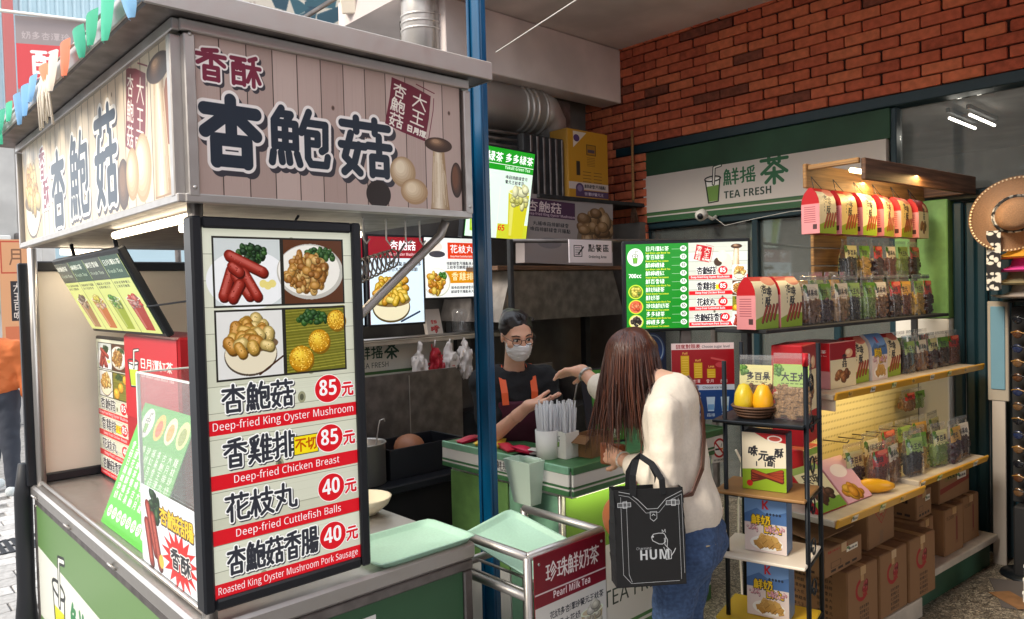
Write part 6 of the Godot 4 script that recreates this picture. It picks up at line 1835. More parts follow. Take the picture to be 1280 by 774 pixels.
	part(gb, "jar_wall", mb(true).lathe(Vector3.ZERO, [Vector2(0, 0), Vector2(0.07, 0), Vector2(0.075, 0.02), Vector2(0.075, 0.16), Vector2(0.06, 0.19), Vector2(0, 0.19)], 18), M.plastic)
	# lit menu screens
	screen("menu_screen", "lit screen with a bowl of fried mushrooms and red heading", Vector3(2.85, 1.83, -4.22), 0.43, 0.58, once("print_mushroom_screen", print_mushroom_screen), Basis.IDENTITY, 0.85)
	screen("menu_screen", "lit screen with orange and ochre chicken and cuttlefish panels", Vector3(3.32, 1.915, -4.22), 0.47, 0.42, print_chicken_screen(), Basis.IDENTITY, 0.85)
	screen("menu_screen", "narrow lit screen edge left of the mushroom bowl screen".replace("left of", "beside"), Vector3(2.46, 1.83, -4.26), 0.3, 0.58, once("print_mushroom_screen", print_mushroom_screen), Basis.IDENTITY, 0.8)
	screen("menu_screen", "tilted green screen of iced teas hanging above the worker", Vector3(3.52, 2.42, -3.9), 0.58, 0.62, print_tea_screen(), Basis.from_euler(Vector3(0.16, 0, -0.03)), 0.85)
	# ducts
	var d := thing("vent_duct", "big grey spiral duct running under the beam", "duct", Vector3(3.9, 3.2, -4.46))
	ptube(d, "duct_pipe", [Vector3(-1.3, -0.02, 0), Vector3(0.5, 0.02, 0)], 0.185, M.duct, 28)
	for x in [0.28, 0.34, 0.4, 0.5]: ptube(d, "duct_ring", [Vector3(x, 0.015, 0), Vector3(x + 0.02, 0.016, 0)], 0.196, M.duct, 28)
	ptube(d, "duct_elbow", [Vector3(0.5, 0.02, 0), Vector3(0.62, 0.01, -0.01), Vector3(0.7, -0.06, -0.02), Vector3(0.72, -0.2, -0.02)], [0.185, 0.18, 0.165, 0.15], M.duct, 24)
	ptube(d, "duct_riser", [Vector3(-0.62, 0.1, 0.02), Vector3(-0.62, 1.2, 0.02)], 0.15, M.duct, 24)
	for k in 3: ptube(d, "duct_ring", [Vector3(-0.62, 0.42 + 0.05 * k, 0.02), Vector3(-0.62, 0.435 + 0.05 * k, 0.02)], 0.156, M.duct, 24)
	for k in 4: ptube(d, "duct_strap", [Vector3(-0.4, -0.26 - 0.05 * k, 0.22), Vector3(0.3, -0.25 - 0.05 * k, 0.22)], 0.014, M.steel_dull, 6)
	pbox(d, "fan_box", Vector3(0.78, 0.0, -0.06), Vector3(0.3, 0.3, 0.2), M.steel_dull, 0.006)
	# hood with cartons on it
	var h := thing("range_hood", "dark steel range hood over the kitchen behind the worker", "hood", Vector3(4.1, 1.5, -4.2))
	var hp := PackedVector2Array([Vector2(-0.62, 0), Vector2(0.75, 0), Vector2(0.62, 0.36), Vector2(-0.5, 0.36)])
	part(h, "hood_shell", mb().prism(Vector3(0, 0.02, 0.3), hp, 0.7), M.steel_dull)
	pbox(h, "hood_top", Vector3(0.1, 0.4, -0.05), Vector3(1.5, 0.03, 0.75), M.wood_dark, 0.003)
	pbox(h, "hood_post", Vector3(0.72, -0.74, -0.1), Vector3(0.06, 1.52, 0.06), M.dark, 0.003)
	pbox(h, "hood_post", Vector3(-0.58, -0.74, -0.3), Vector3(0.06, 1.52, 0.06), M.dark, 0.003)
	var kb := thing("kitchen_bench", "dark bench with steel pans under the range hood", "bench", Vector3(4.1, 0, -4.2))
	pbox(kb, "bench_body", Vector3(0.05, 0.42, 0), Vector3(1.3, 0.84, 0.6), M.dark, 0.005)
	part(kb, "wok", mb(true).lathe(Vector3(-0.1, 0.84, 0), [Vector2(0, 0.02), Vector2(0.1, 0.02), Vector2(0.2, 0.09), Vector2(0.24, 0.14), Vector2(0.236, 0.14), Vector2(0.0, 0.03)], 22), M.steel_dull)
	part(kb, "pot", mb(true).lathe(Vector3(0.4, 0.84, 0), [Vector2(0, 0), Vector2(0.13, 0), Vector2(0.135, 0.2), Vector2(0.14, 0.21), Vector2(0.0, 0.23)], 22), M.steel_dull)
	pbox(kb, "steel_door", Vector3(-0.33, 0.75, 0.32), Vector3(0.4, 0.9, 0.02), M.steel_dull, 0.004)
	var mc := thing("mushroom_carton", "flat grey carton with fried mushroom picture on the hood", "carton", Vector3(4.36, 1.915, -4.02), -0.02)
	part(mc, "carton_body", mb().board(Vector3(0, 0.26, 0), 1.0, 0.52, 0.1), printed(print_mushroom_carton(), 0.7), Transform3D(Basis(Vector3.BACK, -0.03), Vector3(0, 0.016, 0)))
	var yc := thing("yellow_carton", "tall yellow carton with purple print on top of the kitchen unit", "carton", Vector3(4.71, 2.47, -4.12))
	pbox(yc, "carton_body", Vector3(0, 0.285, -0.105), Vector3(0.5, 0.57, 0.2), mat(col(150, 110, 34), 0.7), 0.006)
	pboard(yc, "carton_print", Vector3(0, 0.285, -0.002), 0.49, 0.56, 0.002, printed(print_yellow_carton(), 0.6))
	var ac := thing("ducted_unit", "dark ribbed steel unit hanging beside the yellow carton", "unit", Vector3(4.25, 2.47, -4.35))
	pbox(ac, "unit_case", Vector3(0.15, 0.24, 0.02), Vector3(0.78, 0.48, 0.32), M.dark, 0.008)
	for k in 7: pbox(ac, "unit_rib", Vector3(-0.16 + 0.07 * k, 0.24, 0.185), Vector3(0.02, 0.46, 0.012), M.steel_dull, 0.003)
	pbox(ac, "unit_shelf", Vector3(0.4, -0.02, 0.1), Vector3(1.3, 0.03, 0.5), M.dark, 0.003)
	var cab := thing("slanted_board", "pale slanted board under the ducts behind the post", "board", Vector3(3.3, 3.45, -4.6))
	part(cab, "board_panel", mb().bev(Vector3.ZERO, Vector3(0.9, 0.2, 0.03), 0.004), M.ceiling, Transform3D(Basis(Vector3.BACK, 0.35), Vector3(0, 0, 0)))
	# broom by the bricks
	var br := thing("broom_stick", "old straw broom leaning against the dark bricks", "broom", Vector3(5.2, 2.3, -4.05))
	ptube(br, "stick", [Vector3(0.0, 0.05, 0), Vector3(0.03, 0.8, -0.02)], 0.012, M.wood, 8)
	for k in 16:
		ptube(br, "bristle", [Vector3(0, 0.2, 0), Vector3(rnd.randf_range(-0.04, 0.04), 0.0, rnd.randf_range(-0.05, 0.05))], 0.005, M.wood_dark, 4)

func screen(called: String, label: String, at: Vector3, w: float, h: float, t: Texture2D, b: Basis, glow: float) -> void:
	var o := thing(called, label, "screen", at, 0.0, "lit menu screens")
	pbox(o, "screen_case", -b.z * 0.03, Vector3(w + 0.03, h + 0.03, 0.05), M.black, 0.004, b)
	pboard(o, "screen_face", b.z * 0.001, w, h, 0.004, printed(t, 0.25, glow), b)
	pbox(o, "wall_mount", -b.z * 0.2, Vector3(0.1, 0.1, 0.3), M.dark, 0.0, b)
	area_light("screen_light", b.z * 0.01, b * Vector3(0, 0, 1), w, h, 0.05 * glow, Color(0.95, 1, 0.95), o)
# ---------------------------------------------------------------- snack shelves; s runs along the shelf, b is how far back
const SHELF_TURN := -0.0872665
func sp(s: float, y: float, b: float) -> Vector3:
	var u := Vector3(cos(0.0872665), 0, sin(0.0872665))
	var n := Vector3(-sin(0.0872665), 0, cos(0.0872665))
	return Vector3(3.3, y, -1.46) + u * s - n * b

var P := {}    # prints
func make_prints() -> void:
	P.snack = []
	for k in 6: P.snack.append(printed(print_snack(k), 0.38))
	for k in 2:
		var t: StandardMaterial3D = P.snack[0].duplicate()
		t.albedo_color = [col(255, 236, 190), col(246, 226, 214)][k]
		P.snack.append(t)
	P.side = printed(print_snack_side(), 0.4)
	P.label = []
	for k in 6: P.label.append(printed(print_label(k), 0.4))
	P.carton = []
	for k in 6: P.carton.append(printed(print_carton(k), 0.85))

# a snack carton with an arched ridge: front and back printed, red gussets at the sides
var arch_cache := {}
func arch_box(w: float, h: float, d: float) -> Array:
	var key := "%.3f %.3f %.3f" % [w, h, d]
	if arch_cache.has(key): return arch_cache[key]
	var prof := [Vector2(d / 2, 0), Vector2(d / 2, h * 0.62), Vector2(d * 0.46, h * 0.75), Vector2(d * 0.33, h * 0.88), Vector2(d * 0.12, h * 0.98), Vector2(0.004, h)]
	var f := mb(true)
	var len := 0.0
	for i in prof.size() - 1: len += prof[i].distance_to(prof[i + 1])
	for sg in [1.0, -1.0]:
		var run := 0.0
		for i in prof.size() - 1:
			var a: Vector2 = prof[i]
			var c: Vector2 = prof[i + 1]
			var r2 := run + a.distance_to(c)
			var x := w / 2
			f.q(Vector3(-x, a.y, a.x * sg), Vector3(-x, c.y, c.x * sg), Vector3(x, c.y, c.x * sg), Vector3(x, a.y, a.x * sg), Vector3(0, 0.1, sg), Vector2(0 if sg > 0 else 1, 1 - run / len), Vector2(0 if sg > 0 else 1, 1 - r2 / len), Vector2(1 if sg > 0 else 0, 1 - r2 / len), Vector2(1 if sg > 0 else 0, 1 - run / len))
			run = r2
	var g := mb()
	var poly := PackedVector2Array()
	for p in prof: poly.append(Vector2(p.x, p.y))
	for i in range(prof.size() - 1, -1, -1): poly.append(Vector2(-prof[i].x, prof[i].y))
	for sg in [-1.0, 1.0]:
		g.prism(Vector3(sg * w * 0.497, 0, 0), poly, 0.0006, Basis(Vector3(0, 0, 1), Vector3(0, 1, 0), Vector3(-1, 0, 0)) if sg < 0 else Basis(Vector3(0, 0, -1), Vector3(0, 1, 0), Vector3(1, 0, 0)))
	g.q(Vector3(-w / 2, 0, -d / 2), Vector3(w / 2, 0, -d / 2), Vector3(w / 2, 0, d / 2), Vector3(-w / 2, 0, d / 2), Vector3.DOWN)
	arch_cache[key] = [f.mesh(), g.mesh()]
	return arch_cache[key]

func snack_carton(label: String, kind: int, at: Vector3, turn: float, w: float, h: float, d: float, group: String) -> Node3D:
	var o := thing("snack_carton", label, "snack carton", at, turn, group)
	var m := arch_box(w, h, d)
	part(o, "carton_front", m[0], P.snack[kind])
	part(o, "carton_side", m[1], P.side if kind in [0, 1, 6, 7] else (M.red if kind >= 4 else M.white))
	return o

# clear standing pouch: plastic skin, what is in it, header label
const FILLS := [[0.05, 0.016, 0.012], [0.5, 0.28, 0.02], [0.012, 0.014, 0.018], [0.16, 0.28, 0.04], [0.16, 0.03, 0.016], [0.22, 0.08, 0.025], [0.04, 0.01, 0.02], [0.32, 0.16, 0.05]]
const FILL_NAMES := ["dark dried plums", "golden dried mango", "black seeds", "green peas", "reddish dried berries", "brown mixed nuts", "purple dried fruit", "tan mushroom crisps"]
var fill_mesh := {}
var pouch_skin := {}
var fill_mats := []
func pouch(at: Vector3, turn: float, fill: int, lab: int, w: float, h: float, label: String, group: String) -> Node3D:
	var o := thing("snack_pouch", label, "snack pouch", at, turn, group)
	if fill_mats.is_empty():
		for k in FILLS.size():
			var c := Color(FILLS[k][0], FILLS[k][1], FILLS[k][2]).linear_to_srgb()
			fill_mats.append(grained(c.lightened(0.12), c.darkened(0.3), 0.05, Vector3(9, 9, 9), 0.45, 0.0, 0.0, 80 + k, 3))
	var d := 0.06
	var key := "%.3f %.3f" % [w, h]
	if not pouch_skin.has(key):
		var m := mb(true)
		var rows := [[0.0, 1.0], [0.06, 1.0], [0.35, 0.96], [0.6, 0.8], [0.8, 0.35], [0.92, 0.06], [1.0, 0.05]]
		for i in rows.size() - 1:
			for k in 16:
				var pp := []
				for q in [[i, k], [i, k + 1], [i + 1, k + 1], [i + 1, k]]:
					var a: float = TAU * q[1] / 16.0
					var c := Vector2(cos(a), sin(a))
					var sq := pow(pow(absf(c.x), 5.0) + pow(absf(c.y), 5.0), -0.2)
					pp.append(Vector3(c.x * sq * w / 2 * (1.0 + 0.02 * sin(q[0] * 3.0)), rows[q[0]][0] * h, c.y * sq * d / 2 * rows[q[0]][1]))
				var mid := TAU * (k + 0.5) / 16.0
				m.q(pp[0], pp[1], pp[2], pp[3], Vector3(cos(mid), 0, sin(mid)))
		pouch_skin[key] = m.mesh()
	var fk := "%s %d" % [key, fill]
	if not fill_mesh.has(fk):
		var rnd := RandomNumberGenerator.new()
		rnd.seed = 100 + fill
		var m := mb()
		var small := fill in [2, 3, 4]
		var r := 0.0065 if small else 0.012
		m.bev(Vector3(0, h * 0.27, 0), Vector3(w * 0.84, h * 0.48, d * 0.64), 0.01)
		var n := 200 if small else 80
		for i in n:
			var x := rnd.randf_range(-0.45, 0.45) * w
			var y := rnd.randf_range(0.03, 0.52) * h
			var z := d * 0.36 * (1.0 - 0.25 * y / h) * (1.0 if rnd.randf() < 0.72 else -1.0)
			if rnd.randf() < 0.16: x = signf(x) * 0.43 * w; z = rnd.randf_range(-0.3, 0.3) * d
			var st := Vector3(rnd.randf_range(0.7, 1.3), rnd.randf_range(0.7, 1.3), 0.8) * r
			if fill in [1, 7]: st = Vector3(r * rnd.randf_range(0.6, 1.8), r * rnd.randf_range(0.6, 1.5), r * 0.5)
			m.blob(Vector3(x, y, z), st, rnd, 0.2, 5, 3)
		fill_mesh[fk] = m.mesh()
	part(o, "contents", fill_mesh[fk], fill_mats[fill]).set_meta("kind", "stuff")
	part(o, "pouch_skin", pouch_skin[key], M.plastic)
	part(o, "label_card", mb().board(Vector3(0, h * 0.66, d * 0.5 * 0.72), w * 0.95, h * 0.34, 0.001), P.label[lab], Transform3D(Basis(Vector3.RIGHT, -0.1), Vector3(0, 0.0, 0.009)))
	part(o, "zip_seal", mb().bev(Vector3(0, h * 0.96, 0), Vector3(w * 0.97, h * 0.08, 0.004), 0.001), M.plastic)
	return o

func carton(label: String, kind: int, at: Vector3, turn: float, s: Vector3, side := -1) -> Node3D:
	var o := thing("cardboard_carton", label, "carton", at, turn, "cartons stored under the shelves")
	pbox(o, "carton_body", Vector3(0, s.y / 2, 0), s, M.card, 0.004)
	pboard(o, "carton_print", Vector3(0, s.y / 2, s.z / 2 + 0.0015), s.x * 0.97, s.y * 0.97, 0.001, P.carton[kind])
	if side >= 0: pboard(o, "carton_print", Vector3(-s.x / 2 - 0.0015, s.y / 2, 0), s.z * 0.97, s.y * 0.97, 0.001, P.carton[side], FACE_L)
	pbox(o, "tape_strip", Vector3(0, s.y - 0.02, s.z / 2 + 0.003), Vector3(0.05, 0.04, 0.001), M.tape, 0.0)
	if kind in [2, 4]: pboard(o, "shipping_label", Vector3(s.x * 0.22, s.y * 0.68, s.z / 2 + 0.0035), s.x * 0.3, s.y * 0.2, 0.0005, P.label[2])
	pbox(o, "tape_strip", Vector3(0, s.y + 0.0008, 0), Vector3(0.05, 0.001, s.z * 0.99), M.tape, 0.0)
	return o

func build_shelves() -> void:
	make_prints()
	var T := SHELF_TURN
	var R := Basis(Vector3.UP, T)
	var o := thing("shelf_unit", "shop shelf unit with cream pegboard and yellow price edges", "shelf unit", sp(0.8, 0, 0.25), T)
	# local: x along (from s = 0.8), z towards the front (b = 0.25)
	var l := func(s: float, y: float, b: float) -> Vector3: return Vector3(s - 0.8, y, 0.25 - b)
	# kick and bottom boards
	pbox(o, "kick_board", l.call(0.4, 0.05, 0.27), Vector3(0.86, 0.1, 0.52), M.shelf_white, 0.004)
	pbox(o, "bottom_shelf", l.call(1.36, 0.18, 0.3), Vector3(0.98, 0.04, 0.56), M.shelf_white, 0.004)
	pbox(o, "kick_board", l.call(1.36, 0.08, 0.31), Vector3(0.96, 0.158, 0.5), M.green_band, 0.003)
	# middle shelf in two lengths
	pbox(o, "shelf_board", l.call(0.385, 0.668, 0.25), Vector3(0.85, 0.03, 0.5), M.shelf_white, 0.004)
	pbox(o, "price_edge", l.call(0.385, 0.672, -0.012), Vector3(0.85, 0.045, 0.012), M.shelf_edge, 0.004, Basis(Vector3.RIGHT, 0.3))
	pbox(o, "shelf_board", l.call(1.25, 0.688, 0.27), Vector3(0.84, 0.03, 0.5), M.shelf_white, 0.004)
	pbox(o, "price_edge", l.call(1.25, 0.692, 0.008), Vector3(0.84, 0.04, 0.012), M.shelf_edge, 0.004, Basis(Vector3.RIGHT, 0.3))
	# upper shelf
	pbox(o, "shelf_board", l.call(1.04, 1.197, 0.32), Vector3(1.72, 0.025, 0.4), M.shelf_white, 0.003)
	pbox(o, "price_edge", l.call(1.04, 1.203, 0.108), Vector3(1.72, 0.04, 0.012), M.shelf_edge, 0.004, Basis(Vector3.RIGHT, 0.25))
	pbox(o, "shelf_bracket", l.call(0.2, 1.16, 0.3), Vector3(0.012, 0.06, 0.36), M.shelf_white, 0.002)
	# second row shelf and the small top one
	pbox(o, "shelf_board", l.call(0.75, 1.527, 0.36), Vector3(1.9, 0.018, 0.28), M.dark, 0.003)
	pbox(o, "shelf_board", l.call(1.27, 1.757, 0.43), Vector3(0.96, 0.016, 0.16), M.dark, 0.003)
	# pegboard with its rows of holes as real pits is too fine to pick apart: dots in the sheet
	var ps := Sheet.new(512, 160, Color(0.88, 0.82, 0.62))
	for i in 36:
		for j in 11: ps.ell(7 + i * 14.2, 7 + j * 14.5, 2.2, 2.2, Color(0.42, 0.36, 0.25))
	for k in 3: pboard(o, "pegboard_panel", l.call(0.43 + k * 0.6, 0.95, 0.5), 0.597, 0.46, 0.012, printed(ps.done() if k == 0 else null, 0.6))
	var pm: StandardMaterial3D = (o.get_child(o.get_child_count() - 3) as MeshInstance3D).material_override
	for k in 2: (o.get_child(o.get_child_count() - 1 - k) as MeshInstance3D).material_override = pm
	pbox(o, "back_panel", l.call(1.0, 0.36, 0.53), Vector3(1.9, 0.7, 0.02), M.dark, 0.0)
	pbox(o, "upright", l.call(0.08, 0.78, 0.52), Vector3(0.04, 1.54, 0.04), M.dark, 0.003)
	pbox(o, "upright", l.call(1.93, 0.9, 0.52), Vector3(0.04, 1.78, 0.04), M.dark, 0.003)
	for k in 7:
		pboard(o, "price_tag", l.call(0.1 + k * 0.23 + (0.03 if k % 2 else 0.0), 0.673 + (0.02 if k > 2 else 0.0), -0.022 + (0.02 if k > 2 else 0.0)), 0.05, 0.03, 0.001, P.label[[2, 0, 5][k % 3]], Basis(Vector3.RIGHT, 0.3))
		pboard(o, "price_tag", l.call(0.3 + k * 0.22, 1.205, 0.098), 0.045, 0.028, 0.001, P.label[[5, 2, 0][k % 3]], Basis(Vector3.RIGHT, 0.25))
	for k in 7: ptube(o, "peg_hook", [l.call(0.75 + k * 0.16, 0.86 - 0.006 * k, 0.5), l.call(0.75 + k * 0.16, 0.865 - 0.006 * k, 0.36), l.call(0.75 + k * 0.16, 0.88 - 0.006 * k, 0.35)], 0.004, M.steel_dull, 5)
	# plank panel behind the jars and the lamp-lit canopy
	for k in 5: pbox(o, "plank", l.call(0.88, 1.585 + 0.1 * k, 0.52), Vector3(0.36, 0.096, 0.02), M.wood, 0.004)
	pbox(o, "plank", l.call(0.72, 2.2, 0.5), Vector3(0.05, 0.36, 0.03), M.wood, 0.004)
	pbox(o, "canopy_rail", l.call(1.25, 2.315, 0.47), Vector3(1.4, 0.13, 0.022), M.wood, 0.004)
	pbox(o, "canopy_rail", l.call(1.27, 2.315, 0.17), Vector3(1.36, 0.11, 0.024), M.wood_dark, 0.004)
	pbox(o, "canopy_rail", l.call(0.575, 2.358, 0.32), Vector3(0.024, 0.028, 0.28), M.wood, 0.004)
	pbox(o, "canopy_rail", l.call(1.94, 2.317, 0.32), Vector3(0.024, 0.1, 0.28), M.wood_dark, 0.004)
	pbox(o, "canopy_post", l.call(1.93, 2.02, 0.52), Vector3(0.05, 0.5, 0.04), M.wood_dark, 0.003)
	ptube(o, "canopy_lamp", [l.call(0.72, 2.335, 0.3), l.call(1.6, 2.335, 0.3)], 0.014, glowing(Color(1, 0.9, 0.66), 4.0), 8)
	area_light("lamp_light", l.call(1.16, 2.318, 0.3), Vector3(0, -1, 0), 0.88, 0.03, 1.3, Color(1, 0.84, 0.56), o)
	# lamp under the upper shelf
	ptube(o, "shelf_lamp", [l.call(0.4, 1.176, 0.2), l.call(1.4, 1.176, 0.2)], 0.007, glowing(Color(1, 0.92, 0.7), 1.6), 8)
	area_light("lamp_light", l.call(0.9, 1.166, 0.2), Vector3(0, -1, -0.5).normalized(), 1.0, 0.02, 0.3, Color(1, 0.88, 0.58), o)
	shelf_goods()

func shelf_goods() -> void:
	var T := SHELF_TURN
	var rnd := RandomNumberGenerator.new()
	rnd.seed = 17
	var nth := ["first", "second", "third", "fourth", "fifth", "sixth", "seventh", "eighth", "ninth", "tenth"]
	# cartons hung on strings from the canopy
	for k in 6:
		var s := 0.585 + k * 0.222
		var y := 2.0
		var o := snack_carton("%s snack carton hung under the wooden canopy, %s from the lamp end" % ["cream and red" if k < 5 else "tilted cream", nth[k]], [0, 6, 0, 7, 6, 1][k], sp(s, y, 0.41), T + rnd.randf_range(-0.08, 0.08) + 0.1, 0.185, 0.24, 0.1, "cartons hung under the canopy")
		for sg in [-1, 1]:
			ptube(o, "string", [Vector3(sg * 0.05, 0.235, 0), Vector3(0, 0.31, -0.04)], 0.0022, M.black, 4)
	# top row of jars
	var jl := [0, 1, 3, 2, 4, 3]
	var jf := [2, 1, 6, 4, 3, 0]
	for k in 6:
		var wd := 0.15 if k in [0, 5] else 0.11
		pouch(sp(0.9 + k * 0.155, 1.765, 0.42), T + rnd.randf_range(-0.1, 0.1), jf[k], jl[k], wd, 0.215, "clear pouch of %s on the top shelf below the hung cartons" % FILL_NAMES[jf[k]], "pouches on the top shelf")
	# second row
	for k in 2:
		snack_carton("cream and red snack carton on the second shelf, %s from the order screen" % nth[k], 0, sp(-0.13 + k * 0.2, 1.537, 0.31), T + 0.02, 0.185, 0.24, 0.1, "cartons on the second shelf")
	var sf := [5, 6, 7, 2, 3, 5, 0, 4, 1, 6]
	var slb := [2, 1, 2, 4, 1, 2, 3, 5, 4, 3]
	for k in 10:
		pouch(sp(0.285 + k * 0.145 + (0.01 if k > 5 else 0.0), 1.537, 0.3 + 0.012 * (k % 2)), T + rnd.randf_range(-0.12, 0.12), sf[k], slb[k], 0.145 if k in [0, 1, 2, 8] else 0.125, 0.238, "clear pouch of %s on the second shelf, %s after the snack cartons" % [FILL_NAMES[sf[k]], nth[k]], "pouches on the second shelf")
	for k in 8:
		pouch(sp(0.36 + k * 0.16, 1.537, 0.4), T + rnd.randf_range(-0.1, 0.1), (sf[k] + 5) % 8, (slb[k] + 3) % 6, 0.14, 0.262, "tall clear pouch of %s behind the front row of the second shelf" % FILL_NAMES[(sf[k] + 5) % 8], "pouches on the second shelf")
	# upper price-edged shelf
	var y3 := 1.21
	var g1 := thing("gift_carton", "wide dark red and cream gift carton on the yellow edged shelf", "gift carton", sp(0.46, y3, 0.34), T)
	pbox(g1, "carton_body", Vector3(0, 0.115, 0), Vector3(0.25, 0.23, 0.24), M.redpink, 0.004)
	pboard(g1, "carton_print", Vector3(0, 0.115, 0.1215), 0.248, 0.228, 0.001, P.snack[1])
	pboard(g1, "carton_print", Vector3(-0.1265, 0.16, 0), 0.238, 0.14, 0.001, printed(once("print_red_box", print_red_box), 0.4), FACE_L)
	var g2 := thing("gift_carton", "dark red gift carton behind the wire rack beside the sugar chart", "gift carton", sp(0.02, 1.0, 0.22), T + 0.25)
	pbox(g2, "carton_body", Vector3(0, 0.23, 0), Vector3(0.22, 0.46, 0.14), M.red, 0.004)
	pboard(g2, "carton_print", Vector3(0, 0.3, 0.0715), 0.215, 0.3, 0.001, P.snack[1])
	snack_carton("cream carton with brown rolls between the gift carton and blue carton", 0, sp(0.68, y3, 0.3), T, 0.18, 0.24, 0.11, "cartons on the yellow edged shelf")
	snack_carton("blue cracker carton between two cream cartons on the shelf", 2, sp(0.87, y3, 0.29), T, 0.17, 0.245, 0.11, "cartons on the yellow edged shelf")
	snack_carton("cream carton with brown rolls between the blue carton and the pouches", 0, sp(1.06, y3, 0.31), T, 0.18, 0.235, 0.11, "cartons on the yellow edged shelf")
	var uf := [2, 5, 6, 0, 4]
	var ul := [4, 2, 0, 1, 3]
	for k in 5:
		pouch(sp(1.26 + k * 0.148, y3, 0.27), T + rnd.randf_range(-0.08, 0.08), uf[k], ul[k], 0.145, 0.215, "clear pouch of %s on the yellow edged shelf, %s after the cartons" % [FILL_NAMES[uf[k]], nth[k]], "pouches on the yellow edged shelf")
		if k < 4: pouch(sp(1.3 + k * 0.148, y3, 0.4), T + rnd.randf_range(-0.08, 0.08), (uf[k] + 2) % 8, (ul[k] + 2) % 6, 0.145, 0.225, "clear pouch of %s behind the front row on the yellow edged shelf" % FILL_NAMES[(uf[k] + 2) % 8], "pouches on the yellow edged shelf")
	# middle shelf
	var y4 := 0.684
	for k in 2:
		var tb := thing("gift_tray", ["flat open gift box with green and cream lid print leaning on the middle shelf", "flat pink gift box leaning on the green one on the middle shelf"][k], "gift box", sp(0.11 + k * 0.24, y4, 0.14), T)
		var lean := Basis(Vector3.RIGHT, -0.75)
		part(tb, "box_body", mb().bev(Vector3(0, 0.12, -0.022), Vector3(0.23, 0.24, 0.04), 0.003), M.red if k == 0 else M.redpink, Transform3D(lean, Vector3(0, 0.005, 0.06)))
		part(tb, "box_print", mb().board(Vector3(0, 0.12, 0.0), 0.225, 0.235, 0.001), P.snack[4 + k], Transform3D(lean, Vector3(0, 0.005, 0.06) + lean.z * 0.001))
	var gc := thing("gift_carton", "red carton with dried fruit print on the middle shelf by the wire rack", "gift carton", sp(0.26, y4, 0.36), T + 0.1)
	pbox(gc, "carton_body", Vector3(0, 0.12, 0), Vector3(0.2, 0.24, 0.16), M.red, 0.004)
	pboard(gc, "carton_print", Vector3(0, 0.12, 0.0815), 0.195, 0.235, 0.001, P.snack[4])
	var mg := thing("mango", "yellow mango lying on the middle shelf beside the pink box", "mango", sp(0.53, y4, 0.1), T)
	part(mg, "fruit", mb(true).lathe(Vector3(0, 0.036, 0), [Vector2(0, 0.1), Vector2(0.02, 0.093), Vector2(0.034, 0.05), Vector2(0.036, -0.01), Vector2(0.028, -0.06), Vector2(0.014, -0.1), Vector2(0, -0.105)], 18, Basis.from_euler(Vector3(0, -0.5, 1.5))), mat(col(232, 170, 30), 0.35))
	var mf := [6, 4, 5, 2, 1, 3, 6, 0]
	for k in 8:
		var w := 0.15
		pouch(sp([0.5, 0.6, 0.78, 0.93, 1.08, 1.24, 1.39, 1.53][k], y4 + (0.02 if k > 2 else 0.0), [0.2, 0.12, 0.14, 0.1, 0.14, 0.1, 0.08, 0.1][k]), T + rnd.randf_range(-0.15, 0.15), mf[k], [0, 3, 2, 4, 1, 0, 5, 2][k], w, 0.24, "clear pouch of %s on the middle shelf, %s from the red carton" % [FILL_NAMES[mf[k]], nth[k]], "pouches on the middle shelf")
	for k in range(1, 6):
		pouch(sp(0.62 + k * 0.19, y4 + (0.02 if k > 1 else 0.0), 0.27), T + rnd.randf_range(-0.1, 0.1), (mf[k] + 3) % 8, (k + 1) % 6, 0.16, 0.245, "clear pouch of %s in the back row of the middle shelf" % FILL_NAMES[(mf[k] + 3) % 8], "pouches on the middle shelf")
	for k in 2:
		pouch(sp(1.62 + k * 0.14, 0.93, 0.44), T, [5, 3, 4][k], [3, 1, 5][k], 0.13, 0.13, "small clear pouch of %s hung on the pegboard" % FILL_NAMES[[5, 3, 4][k]], "pouches hung on the pegboard")
	# cartons below
	carton("brown carton with red ring print on the kick board, nearest the wire rack", 0, sp(0.24, 0.1, 0.17), T, Vector3(0.28, 0.31, 0.3), 1)
	carton("brown carton with red ring print between two alike cartons", 0, sp(0.54, 0.1, 0.17), T + 0.01, Vector3(0.285, 0.315, 0.3), 1)
	carton("brown carton with red ring print beside the green bottom board", 0, sp(0.845, 0.1, 0.165), T - 0.01, Vector3(0.285, 0.32, 0.3), 1)
	var oc := carton("open brown carton with black marks and raised flap on the ring print carton", 2, sp(0.12, 0.415, 0.2), T + 0.04, Vector3(0.36, 0.125, 0.3), 2)
	part(oc, "carton_flap", mb().bev(Vector3(0, 0, -0.13), Vector3(0.36, 0.004, 0.26), 0.001), M.card, Transform3D(Basis(Vector3.RIGHT, 0.12), Vector3(0.03, 0.145, 0.1)))
	carton("tilted brown carton with red triangle mark under the middle shelf", 3, sp(0.56, 0.42, 0.22), T + 0.05, Vector3(0.3, 0.2, 0.26), 3)
	carton("carton with green side standing on the bottom board", 5, sp(1.06, 0.2, 0.22), T + 0.1, Vector3(0.2, 0.24, 0.26), 1)
	carton("plain tall carton with red stripe on the bottom board", 5, sp(1.34, 0.2, 0.2), T, Vector3(0.24, 0.26, 0.28), 1)
	carton("plain carton at the shop front end of the bottom board", 5, sp(1.62, 0.2, 0.22), T, Vector3(0.22, 0.27, 0.28), 1)
	carton("carton with dark stripe and faded word standing on two cartons", 4, sp(1.48, 0.462 + 0.01, 0.24), T, Vector3(0.4, 0.18, 0.26), 1)
	carton("small carton with taped silver lid on the green sided carton", 2, sp(1.08, 0.442, 0.22), T + 0.05, Vector3(0.2, 0.15, 0.22), 2)

